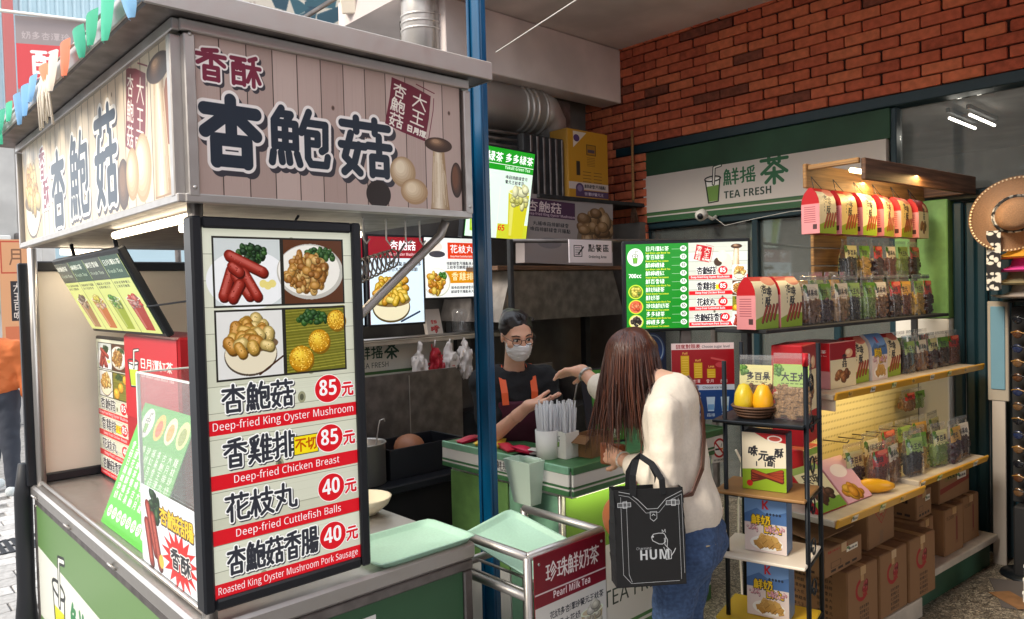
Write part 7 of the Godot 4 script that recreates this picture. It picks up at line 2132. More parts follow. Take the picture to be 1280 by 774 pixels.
func build_rack() -> void:
	# black wire rack with snack boxes, facing the street
	var R := Basis(Vector3.UP, deg_to_rad(-90 + 14))
	var base := Vector3(2.79, 0, -1.5)
	var o := thing("wire_rack", "tall black wrought iron rack with curled side wires", "rack", base, deg_to_rad(-90 + 14))
	var hw := 0.155
	for x in [-hw, hw]:
		for z in [-0.13, 0.11]:
			ptube(o, "upright", [Vector3(x, 0.0, z), Vector3(x, 1.5 if z < 0 else 1.44, z)], 0.0095, M.iron, 8)
	for y in [0.4, 0.655, 0.905, 1.19]:
		ptube(o, "shelf_wire", [Vector3(-hw, y, 0.11), Vector3(hw, y, 0.11)], 0.006, M.iron, 6)
		ptube(o, "shelf_wire", [Vector3(-hw, y, -0.13), Vector3(hw, y, -0.13)], 0.006, M.iron, 6)
		for z in 2: ptube(o, "shelf_wire", [Vector3((z * 2 - 1) * hw, y, -0.13), Vector3((z * 2 - 1) * hw, y, 0.11)], 0.006, M.iron, 6)
	for k in 6:
		var y := 0.55 + k * 0.16
		var c := []
		for i in 14:
			var a := i * 0.55
			c.append(Vector3(hw + 0.004, y + sin(a) * 0.05 * (1.0 - i / 16.0), 0.03 + cos(a) * 0.05 * (1.0 - i / 16.0)))
		ptube(o, "curl", c, 0.0035, M.iron, 5)
	# shelf boards and boxes
	var boards := [[0.4, mat(col(216, 176, 40), 0.5), 0.0], [0.66, M.cream, 0.03], [0.91, M.wood, 0.0], [1.195, M.iron, 0.0]]
	for b in boards:
		pbox(o, "shelf_board", Vector3(-0.02, b[0] + 0.008, 0.02), Vector3(0.35, 0.012, 0.26 + b[2]), b[1], 0.003)
	var turn := o.rotation.y
	var rel := func(p: Vector3) -> Vector3: return base + Basis(Vector3.UP, turn) * p
	var b1 := thing("snack_box", "blue cracker box on the lowest visible shelf of the wire rack, above the yellow board", "snack box", rel.call(Vector3(-0.01, 0.415, 0.02)), turn, "boxes on the wire rack")
	var b2 := thing("snack_box", "blue cracker box on the cream board of the wire rack", "snack box", rel.call(Vector3(-0.015, 0.675, 0.02)), turn, "boxes on the wire rack")
	for b in [b1, b2]:
		pbox(b, "box_body", Vector3(0, 0.115, 0), Vector3(0.165, 0.23, 0.09), mat(col(96, 124, 160), 0.4), 0.004)
		pboard(b, "box_print", Vector3(0, 0.115, 0.0465), 0.163, 0.228, 0.001, P.snack[2])
	var b3 := thing("snack_box", "cream and green egg roll box on the wooden board of the wire rack", "snack box", rel.call(Vector3(-0.015, 0.925, 0.02)), turn, "boxes on the wire rack")
	pbox(b3, "box_body", Vector3(0, 0.115, 0), Vector3(0.172, 0.23, 0.1), mat(col(60, 70, 90), 0.4), 0.004)
	pboard(b3, "box_print", Vector3(0, 0.115, 0.0515), 0.17, 0.228, 0.001, P.snack[3])
	# basket of mangoes on top
	var bk := thing("fruit_basket", "small brown woven basket on the top shelf of the wire rack", "basket", rel.call(Vector3(-0.06, 1.21, 0.03)), turn)
	part(bk, "basket_wall", mb(true).lathe(Vector3.ZERO, [Vector2(0, 0), Vector2(0.06, 0), Vector2(0.085, 0.045), Vector2(0.088, 0.05), Vector2(0.08, 0.05), Vector2(0.055, 0.008), Vector2(0, 0.008)], 20), M.wood_dark)
	for k in 4: 
		var ring := []
		for i in 21: ring.append(Vector3(cos(TAU * i / 20.0) * (0.066 + 0.007 * k), 0.01 + 0.012 * k, sin(TAU * i / 20.0) * (0.066 + 0.007 * k)))
		ptube(bk, "woven_band", ring, 0.005, M.wood_dark, 5)
	for k in 2:
		var mg := thing("mango", ["greenish yellow mango standing in the fruit basket", "deep yellow mango standing in the fruit basket"][k], "mango", rel.call(Vector3(-0.095 + 0.075 * k, 1.225, 0.05)), turn)
		part(mg, "fruit", mb(true).lathe(Vector3(0, 0.06, 0), [Vector2(0, 0.062), Vector2(0.02, 0.055), Vector2(0.036, 0.02), Vector2(0.04, -0.015), Vector2(0.034, -0.045), Vector2(0, -0.058)], 18), mat([col(214, 186, 40), col(236, 170, 24)][k], 0.35))
	pouch(rel.call(Vector3(-0.075, 1.21, -0.07)), turn, 5, 0, 0.14, 0.24, "clear pouch of brown mixed nuts behind the mangoes on the wire rack", "pouches on the wire rack")
	pouch(rel.call(Vector3(0.085, 1.21, 0.02)), turn, 7, 4, 0.14, 0.26, "clear pouch of tan mushroom crisps beside the fruit basket", "pouches on the wire rack")
	var rc := thing("red_cable_clip", "small red clip on the wire rack upright", "clip", rel.call(Vector3(hw, 1.43, 0.11)), turn)
	ptube(rc, "clip", [Vector3(0, 0.0, 0), Vector3(0, 0.05, 0)], 0.012, M.red, 8)
	var cd := thing("power_cord", "cream power cord hanging beside the tea counter end", "cord", Vector3(3.3, 0.3, -1.98))
	ptube(cd, "cord", [Vector3(0.02, 0.62, 0), Vector3(0.06, 0.55, 0.01), Vector3(0.04, 0.35, 0.0), Vector3(0.0, 0.2, 0.02), Vector3(0.05, 0.0, 0.0), Vector3(0.06, -0.2, 0.0), Vector3(0.03, -0.296, 0.03)], 0.006, M.cream, 6)

func build_right_edge() -> void:
	# hats, sunglasses, boxes at the shop door
	var straw := grained(col(158, 122, 92), col(126, 94, 68), 0.08, Vector3(6, 6, 6), 0.8, 0.0, 0.08, 91)
	var h := thing("cowboy_hat", "big brown stitched straw hat with patterned band hanging at the shop door", "hat", Vector3(4.95, 2.1, -1.17))
	var hb := facing(Vector3(-0.95, -0.1, 0.3)) * Basis(Vector3.BACK, 0.5)
	var m := mb(true)
	var n := 36
	var rings := [[0.0, 0.12], [0.06, 0.125], [0.088, 0.11], [0.1, 0.06], [0.105, 0.0], [0.15, -0.005], [0.2, 0.01], [0.235, 0.035]]
	for i in rings.size() - 1:
		for k in n:
			var pp := []
			for q in [[i, k], [i, k + 1], [i + 1, k + 1], [i + 1, k]]:
				var a: float = TAU * q[1] / n
				var rr: float = rings[q[0]][0]
				var z: float = rings[q[0]][1] + (0.07 * pow(rr / 0.235, 3.0) * cos(a * 2.0) if q[0] > 4 else 0.0)
				pp.append(Vector3(cos(a) * rr * 1.0, sin(a) * rr * 0.86, z))
			m.q(pp[0], pp[1], pp[2], pp[3], Vector3(0, 0, 1) if i != 3 else Vector3(cos(TAU * k / n), sin(TAU * k / n), 0.2))
	part(h, "hat_felt", m, straw, Transform3D(hb, Vector3.ZERO))
	var stitches := mb()
	for k in 72:
		var a := TAU * k / 72.0
		stitches.box(Vector3(cos(a) * 0.226 * 1.0, sin(a) * 0.226 * 0.86, 0.033 + 0.065 * cos(a * 2.0)), Vector3(0.008, 0.008, 0.006))
	part(h, "stitching", stitches, mat(col(226, 206, 170), 0.7), Transform3D(hb, Vector3.ZERO))
	var scarf_tex := Sheet.new(64, 64, Color(0.1, 0.1, 0.12))
	scarf_tex.rnd.seed = 4
	for k in 26: scarf_tex.ell(scarf_tex.rnd.randf() * 64, scarf_tex.rnd.randf() * 64, scarf_tex.rnd.randf_range(3, 7), scarf_tex.rnd.randf_range(3, 7), Color(0.8, 0.8, 0.78))
	var scarf := printed(scarf_tex.done(), 0.8)
	scarf.texture_repeat = true
	scarf.uv1_triplanar = true
	scarf.uv1_scale = Vector3(6, 6, 6)
	var loop := []
	for k in 25: loop.append(hb * Vector3(cos(TAU * k / 24.0) * 0.107, sin(TAU * k / 24.0) * 0.092, 0.015))
	part(h, "hat_band", mb(true).tube(loop, 0.013, 8), scarf)
	part(h, "scarf_tail", mb().bev(Vector3(0, -0.2, 0), Vector3(0.07, 0.34, 0.008), 0.002), scarf, Transform3D(facing(Vector3(-1, 0, 0.3)), hb * Vector3(-0.12, 0, 0.03)))
	ptube(h, "hanging_hook", [Vector3(0.03, 0.06, 0), Vector3(0.33, 0.1, 0)], 0.005, M.iron, 6)
	var hats := [["yellow cloth hat in the pile below the big straw hat", col(196, 140, 40)], ["magenta cloth hat in the pile below the big straw hat", col(196, 60, 140)], ["olive cloth hat in the pile below the big straw hat", col(120, 112, 84)], ["grey cloth hat in the pile below the big straw hat", col(150, 140, 132)]]
	for k in 4:
		var c := thing("cloth_hat", hats[k][0], "hat", Vector3(5.1, 1.64 + 0.075 * (3 - k), -1.15 + (0.02 if k % 2 else 0.0)), k * 0.7, "cloth hats stacked at the shop door")
		part(c, "hat_cloth", mb(true).lathe(Vector3.ZERO, [Vector2(0, 0.11), Vector2(0.06, 0.1), Vector2(0.09, 0.05), Vector2(0.1, 0.02), Vector2(0.16, -0.01), Vector2(0.2, 0.0), Vector2(0.16, -0.016), Vector2(0.0, 0.01)], 22), mat(hats[k][1], 0.85))
	var st := thing("hat_stand", "dark stand carrying the cloth hats at the shop door", "stand", Vector3(5.1, 0, -1.15))
	ptube(st, "stand_pole", [Vector3(0, 0.02, 0), Vector3(0, 1.95, 0)], 0.014, M.iron, 8)
	part(st, "stand_base", mb(true).lathe(Vector3.ZERO, [Vector2(0, 0.03), Vector2(0.14, 0.02), Vector2(0.15, 0.0), Vector2(0.0, 0.0)], 20), M.iron)
	ptube(st, "stand_disc", [Vector3(0, 1.6, 0), Vector3(0, 1.615, 0)], 0.12, M.iron, 18)
	# clothes rail things: grey cap and framed towel
	var tw := thing("framed_cloth", "blue cloth in a pale patterned frame beside the shutter", "frame", Vector3(5.2, 1.0, -1.32))
	pbox(tw, "frame_body", Vector3(0, 0.3, 0), Vector3(0.03, 0.6, 0.11), mat(col(150, 142, 130), 0.7), 0.004)
	pbox(tw, "cloth", Vector3(-0.016, 0.32, 0), Vector3(0.012, 0.5, 0.075), mat(col(96, 136, 156), 0.8), 0.003)
	pbox(tw, "frame_leg", Vector3(0.0, -0.5, 0), Vector3(0.02, 1.0, 0.07), mat(col(164, 156, 148), 0.7), 0.003)
	# sunglasses board
	var sb := thing("sunglasses_stand", "tall black stand full of sunglasses at the shop door", "stand", Vector3(5.08, 0, -1.08))
	pbox(sb, "stand_panel", Vector3(0.04, 1.0, 0), Vector3(0.03, 1.15, 0.3), M.black_matt, 0.004)
	pbox(sb, "stand_foot", Vector3(0.04, 0.21, 0), Vector3(0.2, 0.42, 0.26), M.black_matt, 0.01)
	var lens := [mat(col(20, 22, 28), 0.08), mat(col(70, 44, 28), 0.1), mat(col(30, 40, 70), 0.1), mat(col(90, 66, 44), 0.12)]
	var frames := [M.black, mat(col(200, 190, 180), 0.3), mat(col(150, 110, 50), 0.3), mat(col(120, 40, 90), 0.4)]
	var rr := RandomNumberGenerator.new()
	rr.seed = 44
	for k in 13:
		for j in 2:
			var g := thing("sunglasses", "%s framed sunglasses with %s lenses on the shop door stand" % [["black", "pale", "brass", "plum"][(k * 2 + j) % 4], ["black", "smoky brown", "dark blue", "amber"][(k + j + k / 4) % 4]], "sunglasses", Vector3(5.04, 1.5 - k * 0.083, -1.15 + j * 0.145), 0.0, "sunglasses on the stand")
			for sg in [-1, 1]:
				part(g, "lens", mb(true).lathe(Vector3(-0.02, 0, sg * 0.032), [Vector2(0, 0.004), Vector2(0.022, 0.002), Vector2(0.026, -0.002), Vector2(0, -0.004)], 12, Basis(Vector3(0, 0, 1), Vector3(-1, 0, 0), Vector3(0, 1, 0))), lens[(k + j + k / 4) % 4])
				ptube(g, "temple", [Vector3(-0.018, 0.008, sg * 0.062), Vector3(0.03, 0.0, sg * 0.06)], 0.0028, frames[(k * 2 + j) % 4], 5)
			ptube(g, "bridge", [Vector3(-0.02, 0.01, -0.06), Vector3(-0.024, 0.016, -0.03), Vector3(-0.024, 0.006, 0.0), Vector3(-0.024, 0.016, 0.03), Vector3(-0.02, 0.01, 0.06)], 0.003, frames[(k * 2 + j) % 4], 5)
			if rr.randf() < 0.5: pboard(g, "price_tag", Vector3(-0.026, 0.008, 0.04), 0.022, 0.016, 0.001, M.paper if j else mat(col(210, 120, 170), 0.6), FACE_L)
	for k in 3:
		var wb := thing("shoe_box", "white lidded box at the foot of the sunglasses stand, %s of three" % ["bottom", "middle", "top"][k], "box", Vector3(4.72, 0.075 * k, -0.92), 0.06 * k - 0.05, "white boxes by the stand")
		pbox(wb, "box_body", Vector3(0, 0.03, 0), Vector3(0.19, 0.058, 0.3), M.paper, 0.003)
		pbox(wb, "box_lid", Vector3(0, 0.064, 0), Vector3(0.196, 0.018, 0.306), M.white, 0.003)
	var mt := thing("floor_mat", "grey and tan scraps of flattened carton on the terrazzo floor", "mat", Vector3(4.75, 0.005, -1.1), 0.4)
	pbox(mt, "sheet", Vector3(0.0, 0.004, 0), Vector3(0.42, 0.005, 0.26), mat(col(90, 84, 82), 0.8), 0.001)
	pbox(mt, "sheet", Vector3(-0.1, 0.009, -0.06), Vector3(0.22, 0.004, 0.12), M.card, 0.001, Basis(Vector3.UP, 0.5))
# ---------------------------------------------------------------- people: smooth fields meshed as surface nets
class Field:
	var a := PackedVector3Array()
	var ba := PackedVector3Array()
	var il := PackedFloat32Array()
	var ra := PackedFloat32Array()
	var dr := PackedFloat32Array()
	var kk := PackedFloat32Array()
	var ec := PackedVector3Array()
	var er := PackedVector3Array()
	var eb := []
	var ek := PackedFloat32Array()
	var cuts := []
	var holes := []
	var noise: FastNoiseLite
	var amp := 0.0
	var stretch := Vector3.ONE
	func cap(p: Vector3, q: Vector3, r0: float, r1: float, k := 0.03) -> Field:
		a.append(p); ba.append(q - p)
		il.append(1.0 / maxf((q - p).length_squared(), 1e-8))
		ra.append(r0); dr.append(r1 - r0); kk.append(k)
		return self
	func chain(pts: Array, rs: Array, k := 0.02) -> Field:
		for i in pts.size() - 1: cap(pts[i], pts[i + 1], rs[i], rs[i + 1], k)
		return self
	func ell(c: Vector3, r: Vector3, b := Basis.IDENTITY, k := 0.03) -> Field:
		ec.append(c); er.append(r); eb.append(b.transposed()); ek.append(k)
		return self
	func wrinkle(am: float, freq: float, st := Vector3.ONE, sd := 1) -> Field:
		noise = FastNoiseLite.new()
		noise.frequency = freq
		noise.fractal_octaves = 3
		noise.seed = sd
		amp = am
		stretch = st
		return self
	func d(p: Vector3) -> float:
		var m := 1e9
		for i in a.size():
			var pa := p - a[i]
			var t := clampf(pa.dot(ba[i]) * il[i], 0.0, 1.0)
			var v := (pa - ba[i] * t).length() - ra[i] - dr[i] * t
			var k := kk[i]
			var h := k - absf(m - v)
			m = minf(m, v)
			if h > 0.0: m -= h * h / (4.0 * k)
		for i in ec.size():
			var q: Vector3 = eb[i] * (p - ec[i])
			var k0 := (q / er[i]).length()
			var k1 := (q / (er[i] * er[i])).length()
			var v := k0 * (k0 - 1.0) / maxf(k1, 1e-6)
			var k := ek[i]
			var h := k - absf(m - v)
			m = minf(m, v)
			if h > 0.0: m -= h * h / (4.0 * k)
		for hc in holes:
			m = maxf(m, hc[1] - p.distance_to(hc[0]))
		if amp > 0.0 and absf(m) < 0.06: m += noise.get_noise_3dv(p * stretch) * amp
		for c in cuts: m = maxf(m, (c as Plane).distance_to(p))
		return m
	func box() -> AABB:
		var r: AABB
		var first := true
		for i in a.size():
			for e in 2:
				var c := a[i] + ba[i] * e
				var rr := ra[i] + dr[i] * e + 0.03
				var b := AABB(c - Vector3.ONE * rr, Vector3.ONE * rr * 2)
				r = b if first else r.merge(b)
				first = false
		for i in ec.size():
			var m: float = maxf(er[i].x, maxf(er[i].y, er[i].z)) + 0.03
			var b := AABB(ec[i] - Vector3.ONE * m, Vector3.ONE * m * 2)
			r = b if first else r.merge(b)
			first = false
		return r
	# surface nets; returns [vertices, normals, indices]
	func net(h: float, lim := AABB()) -> Array:
		var bb := box()
		if lim.size != Vector3.ZERO: bb = bb.intersection(lim)
		var B := 4
		var n := Vector3i((bb.size / (h * B)).ceil()) * B + Vector3i.ONE * B
		var sx := n.x + 1
		var sxy := sx * (n.y + 1)
		var val := PackedFloat32Array()
		val.resize(sxy * (n.z + 1))
		val.fill(1e9)
		var cell := {}
		var vs := PackedVector3Array()
		var blocks := []
		var o := bb.position
		for bz in range(0, n.z, B):
			for by in range(0, n.y, B):
				for bx in range(0, n.x, B):
					var c := o + Vector3(bx + B * 0.5, by + B * 0.5, bz + B * 0.5) * h
					if absf(d(c)) > h * B * 1.05 + amp + 0.004: continue
					blocks.append(Vector3i(bx, by, bz))
					for z in range(bz, bz + B + 1):
						for y in range(by, by + B + 1):
							for x in range(bx, bx + B + 1):
								var i := x + y * sx + z * sxy
								if val[i] > 1e8: val[i] = d(o + Vector3(x, y, z) * h)
		var off := [0, 1, sx, sx + 1, sxy, sxy + 1, sxy + sx, sxy + sx + 1]
		var cor := [Vector3(0, 0, 0), Vector3(1, 0, 0), Vector3(0, 1, 0), Vector3(1, 1, 0), Vector3(0, 0, 1), Vector3(1, 0, 1), Vector3(0, 1, 1), Vector3(1, 1, 1)]
		var edges := [[0, 1], [2, 3], [4, 5], [6, 7], [0, 2], [1, 3], [4, 6], [5, 7], [0, 4], [1, 5], [2, 6], [3, 7]]
		for b in blocks:
			for z in range(b.z, b.z + B):
				for y in range(b.y, b.y + B):
					for x in range(b.x, b.x + B):
						var i: int = x + y * sx + z * sxy
						var neg := 0
						for k in 8: neg += 1 if val[i + off[k]] < 0.0 else 0
						if neg == 0 or neg == 8: continue
						var s := Vector3.ZERO
						var cnt := 0
						for e in edges:
							var v0 := val[i + off[e[0]]]
							var v1 := val[i + off[e[1]]]
							if (v0 < 0.0) != (v1 < 0.0):
								s += (cor[e[0]] as Vector3).lerp(cor[e[1]], v0 / (v0 - v1))
								cnt += 1
						cell[i] = vs.size()
						vs.append(o + (Vector3(x, y, z) + s / cnt) * h)
		var idx := PackedInt32Array()
		var steps := [1, sx, sxy]
		for i in cell:
			for ax in 3:
				var j: int = i + steps[ax]
				var u: int = steps[(ax + 1) % 3]
				var w: int = steps[(ax + 2) % 3]
				if (val[i] < 0.0) == (val[j] < 0.0): continue
				if not (cell.has(i - u) and cell.has(i - w) and cell.has(i - u - w)): continue
				var q := [cell[i], cell[i - u], cell[i - u - w], cell[i - w]]
				if val[i] < 0.0: idx.append_array([q[0], q[2], q[1], q[0], q[3], q[2]])
				else: idx.append_array([q[0], q[1], q[2], q[0], q[2], q[3]])
		var ns := PackedVector3Array()
		ns.resize(vs.size())
		for t in range(0, idx.size(), 3):
			var p := vs[idx[t]]
			var nn := (p - vs[idx[t + 2]]).cross(p - vs[idx[t + 1]])
			for e in 3: ns[idx[t + e]] += nn
		for t in ns.size(): ns[t] = ns[t].normalized()
		return [vs, ns, idx]

func skin_mesh(nets: Array) -> ArrayMesh:
	var v := PackedVector3Array()
	var n := PackedVector3Array()
	var ix := PackedInt32Array()
	for t in nets:
		var o := v.size()
		v.append_array(t[0]); n.append_array(t[1])
		for i in t[2]: ix.append(i + o)
	var arr := []
	arr.resize(Mesh.ARRAY_MAX)
	arr[Mesh.ARRAY_VERTEX] = v
	arr[Mesh.ARRAY_NORMAL] = n
	arr[Mesh.ARRAY_INDEX] = ix
	var m := ArrayMesh.new()
	m.add_surface_from_arrays(Mesh.PRIMITIVE_TRIANGLES, arr)
	return m

# palm, four fingers and a thumb; fingers run along dir, palm looks along pn, curl bends them towards the palm
func hand(f: Field, wrist: Vector3, dir: Vector3, pn: Vector3, thumb_side: float, curl: Array, spread := 0.12, thumb_curl := 0.3) -> void:
	dir = dir.normalized()
	pn = (pn - dir * pn.dot(dir)).normalized()
	var side := dir.cross(pn).normalized() * thumb_side
	f.cap(wrist, wrist + dir * 0.03, 0.024, 0.026, 0.02)
	for k in 4:
		var off := (1.5 - k) * 0.0185
		var root := wrist + dir * 0.022 + side * off * 0.6
		var knuckle := wrist + dir * (0.084 - 0.004 * absf(k - 1.0)) + side * off
		f.cap(root, knuckle, 0.0135, 0.0115, 0.012)
		var fd := dir.rotated(pn, 0.0)
		fd = (dir + side * (1.5 - k) * spread).normalized()
		var ax := fd.cross(pn).normalized()
		var p := knuckle
		var c: float = curl[k]
		var lens: Array = [[0.036, 0.024, 0.019], [0.041, 0.027, 0.02], [0.038, 0.025, 0.019], [0.03, 0.02, 0.017]][k]
		for j in 3:
			fd = fd.rotated(ax, c * [0.8, 1.0, 0.7][j])
			var e: Vector3 = p + fd * lens[j]
			f.cap(p, e, 0.0092 - 0.0008 * j, 0.0086 - 0.0009 * j, 0.004)
			p = e
	var t0 := wrist + dir * 0.022 + side * 0.018 + pn * 0.006
	var td := (dir * 0.75 + side * 0.75 + pn * 0.25).normalized()
	var t1 := t0 + td * 0.04
	f.cap(t0, t1, 0.0145, 0.0115, 0.012)
	td = (td + dir * thumb_curl + pn * thumb_curl * 0.6).normalized()
	var t2 := t1 + td * 0.032
	f.cap(t1, t2, 0.0108, 0.0098, 0.004)
	td = (td + dir * thumb_curl * 1.2).normalized()
	f.cap(t2, t2 + td * 0.024, 0.0096, 0.0078, 0.004)

func near_box(c: Vector3, r: float) -> AABB:
	return AABB(c - Vector3.ONE * r, Vector3.ONE * r * 2)

func head_field(f: Field, c: Vector3, hb: Basis) -> void:
	# hb: x to the face's left, y up, z out of the face
	f.ell(c + hb * Vector3(0, 0.025, -0.012), Vector3(0.075, 0.088, 0.094), hb, 0.02)
	f.ell(c + hb * Vector3(0, -0.035, 0.022), Vector3(0.06, 0.075, 0.066), hb, 0.03)
	f.ell(c + hb * Vector3(0, -0.088, 0.052), Vector3(0.028, 0.022, 0.026), hb, 0.03)
	f.cap(c + hb * Vector3(0, 0.012, 0.086), c + hb * Vector3(0, -0.028, 0.102), 0.008, 0.0125, 0.014)
	f.ell(c + hb * Vector3(0.0, 0.022, 0.072), Vector3(0.05, 0.012, 0.016), hb, 0.02)
	for s in [-1, 1]:
		f.ell(c + hb * Vector3(s * 0.042, -0.03, 0.058), Vector3(0.024, 0.022, 0.022), hb, 0.025)
		f.ell(c + hb * Vector3(s * 0.0765, -0.008, -0.006), Vector3(0.009, 0.03, 0.018), hb * Basis(Vector3.UP, s * 0.4), 0.006)
		f.holes.append([c + hb * Vector3(s * 0.032, 0.002, 0.103), 0.021])
	f.cap(c + hb * Vector3(-0.018, -0.062, 0.079), c + hb * Vector3(0.018, -0.062, 0.079), 0.0075, 0.0075, 0.012)

func build_people() -> void:
	var skin := mat(col(222, 170, 142), 0.5)
	skin.subsurf_scatter_enabled = true
	skin.subsurf_scatter_strength = 0.12
	customer(skin)
	worker(skin)
	passer_by(skin)

# strands of hair that fall from the scalp and lie over the shoulders
func strand(root: Vector3, hc: Vector3, hr: float, balls: Array, length: float, drift: Vector3, rnd: RandomNumberGenerator) -> Array:
	var pts := [root]
	var p := root
	var step := 0.028
	var n := int(length / step)
	var wv := rnd.randf() * TAU
	for i in n:
		p += Vector3.DOWN * step + drift * step * 0.25 + Vector3(sin(wv + i * 0.5), 0, cos(wv * 1.3 + i * 0.45)) * 0.0034
		for b in balls:
			var q: Vector3 = p - b[0]
			if q.length() < b[1]: p = b[0] + q.normalized() * b[1]
		pts.append(p)
	return pts

func customer(skin: StandardMaterial3D) -> void:
	var o := thing("person", "woman in cream sweater and jeans reaching over the tea counter with a black tote", "person")
	var F := Vector3(-0.30, 0, -0.954)
	var R := Vector3(0.954, 0, -0.30)
	var tb := Basis(R, Vector3.UP, -F)
	var neck := Vector3(2.382, 1.361, -1.667)
	var lsh := Vector3(2.232, 1.312, -1.617)
	var rsh := Vector3(2.521, 1.316, -1.774)
	var head := Vector3(2.333, 1.459, -1.845)
	var hip := Vector3(2.372, 0.8, -1.635)
	var lel := Vector3(2.19, 1.036, -1.592)
	var lwr := Vector3(2.326, 1.06, -1.895)
	var rel := Vector3(2.455, 1.25, -2.015)
	var rwr := Vector3(2.455, 1.38, -2.213)
	var lhip := hip - R * 0.088
	var rhip := hip + R * 0.088
	var hb := Basis(Vector3.UP, 0.0)
	var fz := (F * 0.85 + Vector3(-0.1, -0.42, 0)).normalized()
	var fx := Vector3.UP.cross(fz).normalized()
	hb = Basis(fx, fz.cross(fx), fz)
	# skin
	var body := Field.new()
	body.ell(neck + Vector3(0, -0.22, 0) + F * 0.01, Vector3(0.12, 0.18, 0.075), tb, 0.05)
	body.ell(hip + Vector3(0, 0.08, 0), Vector3(0.14, 0.13, 0.1), tb, 0.05)
	body.cap(neck, head + Vector3(0, -0.05, 0), 0.05, 0.048, 0.03)
	body.chain([lsh + Vector3(0, -0.04, 0), lel, lwr], [0.036, 0.034, 0.026], 0.02)
	body.chain([rsh + Vector3(0, -0.04, 0), rel, rwr], [0.036, 0.034, 0.026], 0.02)
	for s in [lhip, rhip]:
		var knee: Vector3 = s + F * 0.04 + Vector3(0, -0.37, 0)
		var ank: Vector3 = Vector3(knee.x, 0.08, knee.z) - F * 0.05
		body.chain([s, knee, ank, ank + F * 0.16 + Vector3(0, -0.045, 0)], [0.075, 0.05, 0.035, 0.03], 0.02)
	var hf := Field.new()
	head_field(hf, head, hb)
	hf.cap(neck, head + Vector3(0, -0.05, 0), 0.05, 0.048, 0.03)
	var lh := Field.new()
	lh.cap(lwr.lerp(lel, 0.3), lwr, 0.031, 0.026, 0.02)
	hand(lh, lwr, Vector3(0.02, -0.01, -0.1) + Vector3(-0.01, 0.02, 0), Vector3(0.9, -0.2, 0.2), 1.0, [0.75, 0.8, 0.85, 0.9], 0.02, 0.5)
	var rh := Field.new()
	rh.cap(rwr.lerp(rel, 0.35), rwr, 0.033, 0.026, 0.02)
	hand(rh, rwr, Vector3(-0.03, -0.1, -1.0), Vector3(-0.35, -0.9, 0), -1.0, [0.12, 0.2, 0.32, 0.42], 0.05, 0.6)
	var bodymesh := part(o, "body", skin_mesh([body.net(0.014), hf.net(0.005), lh.net(0.0035), rh.net(0.0035)]), skin)
	# sweater
	var wool := grained(col(236, 224, 206), col(222, 208, 188), 0.05, Vector3(5, 5, 5), 0.9, 0.0, 0.0, 71)
	wool.rim_enabled = true
	wool.rim = 0.2
	var sw := Field.new()
	sw.cap(lsh + Vector3(0, -0.025, 0), rsh + Vector3(0, -0.025, 0), 0.05, 0.05, 0.05)
	sw.ell((lsh + rsh) / 2 + Vector3(0, -0.1, 0), Vector3(0.155, 0.19, 0.106), tb, 0.06)
	sw.ell(neck.lerp(hip, 0.62) + Vector3(0, 0.02, 0), Vector3(0.138, 0.17, 0.104), tb, 0.08)
	sw.ell(hip + Vector3(0, 0.1, 0), Vector3(0.166, 0.13, 0.132), tb, 0.06)
	sw.cap(neck + Vector3(0, -0.05, 0), neck + Vector3(0, -0.012, 0) + F * 0.01, 0.066, 0.056, 0.03)
	sw.chain([lsh + Vector3(0, -0.025, 0), lel, lel.lerp(lwr, 0.72)], [0.052, 0.05, 0.042], 0.03)
	sw.chain([rsh, rel, rel.lerp(rwr, 0.55)], [0.068, 0.058, 0.05], 0.03)
	sw.cap(lel.lerp(lwr, 0.5), lel.lerp(lwr, 0.7), 0.049, 0.045, 0.008)
	sw.cap(lel.lerp(lwr, 0.2), lel.lerp(lwr, 0.3), 0.055, 0.052, 0.008)
	sw.cap(lsh.lerp(lel, 0.8), lsh.lerp(lel, 0.88), 0.0565, 0.055, 0.006)
	sw.cap(lsh.lerp(lel, 0.6), lsh.lerp(lel, 0.66), 0.0555, 0.054, 0.006)
	sw.cuts = [Plane(Vector3(0.05, -1, 0.02).normalized(), Vector3(0.05, -1, 0.02).normalized().dot(Vector3(hip.x, 0.825, hip.z)))]
	sw.wrinkle(0.0085, 10.0, Vector3(1.0, 0.55, 1.0), 4)
	part(o, "sweater", skin_mesh([sw.net(0.0085)]), wool)
	# jeans
	var denim := grained(col(70, 96, 138), col(48, 70, 108), 0.05, Vector3(4, 4, 4), 0.85, 0.0, 0.0, 72)
	var je := Field.new()
	je.ell(hip + Vector3(0, 0.02, 0), Vector3(0.165, 0.12, 0.128), tb, 0.05)
	for s in [-1.0, 1.0]:
		je.ell(hip + R * s * 0.07 - F * 0.055 + Vector3(0, -0.03, 0), Vector3(0.085, 0.1, 0.085), tb, 0.05)
		var hj: Vector3 = hip + R * s * 0.088 + Vector3(0, -0.06, 0)
		var knee: Vector3 = hj + F * 0.04 + Vector3(0, -0.31, 0)
		je.chain([hj, knee, Vector3(knee.x, 0.1, knee.z) - F * 0.05], [0.095, 0.066, 0.055], 0.02)
	je.wrinkle(0.009, 12.0, Vector3(1, 1.5, 1), 5)
	var jm := part(o, "jeans", skin_mesh([je.net(0.011)]), denim)
	var thread := mat(col(150, 140, 120), 0.8)
	for s in [-1.0, 1.0]:
		var pc: Vector3 = hip + R * s * 0.08 - F * 0.128 + Vector3(0, -0.02, 0)
		ptube(o, "pocket_seam", [pc + R * -0.05 + F * 0.012 + Vector3(0, 0.035, 0), pc + Vector3(0, 0.03, 0) - F * 0.006, pc + R * 0.05 + F * 0.012 + Vector3(0, 0.035, 0)], 0.003, thread, 5)
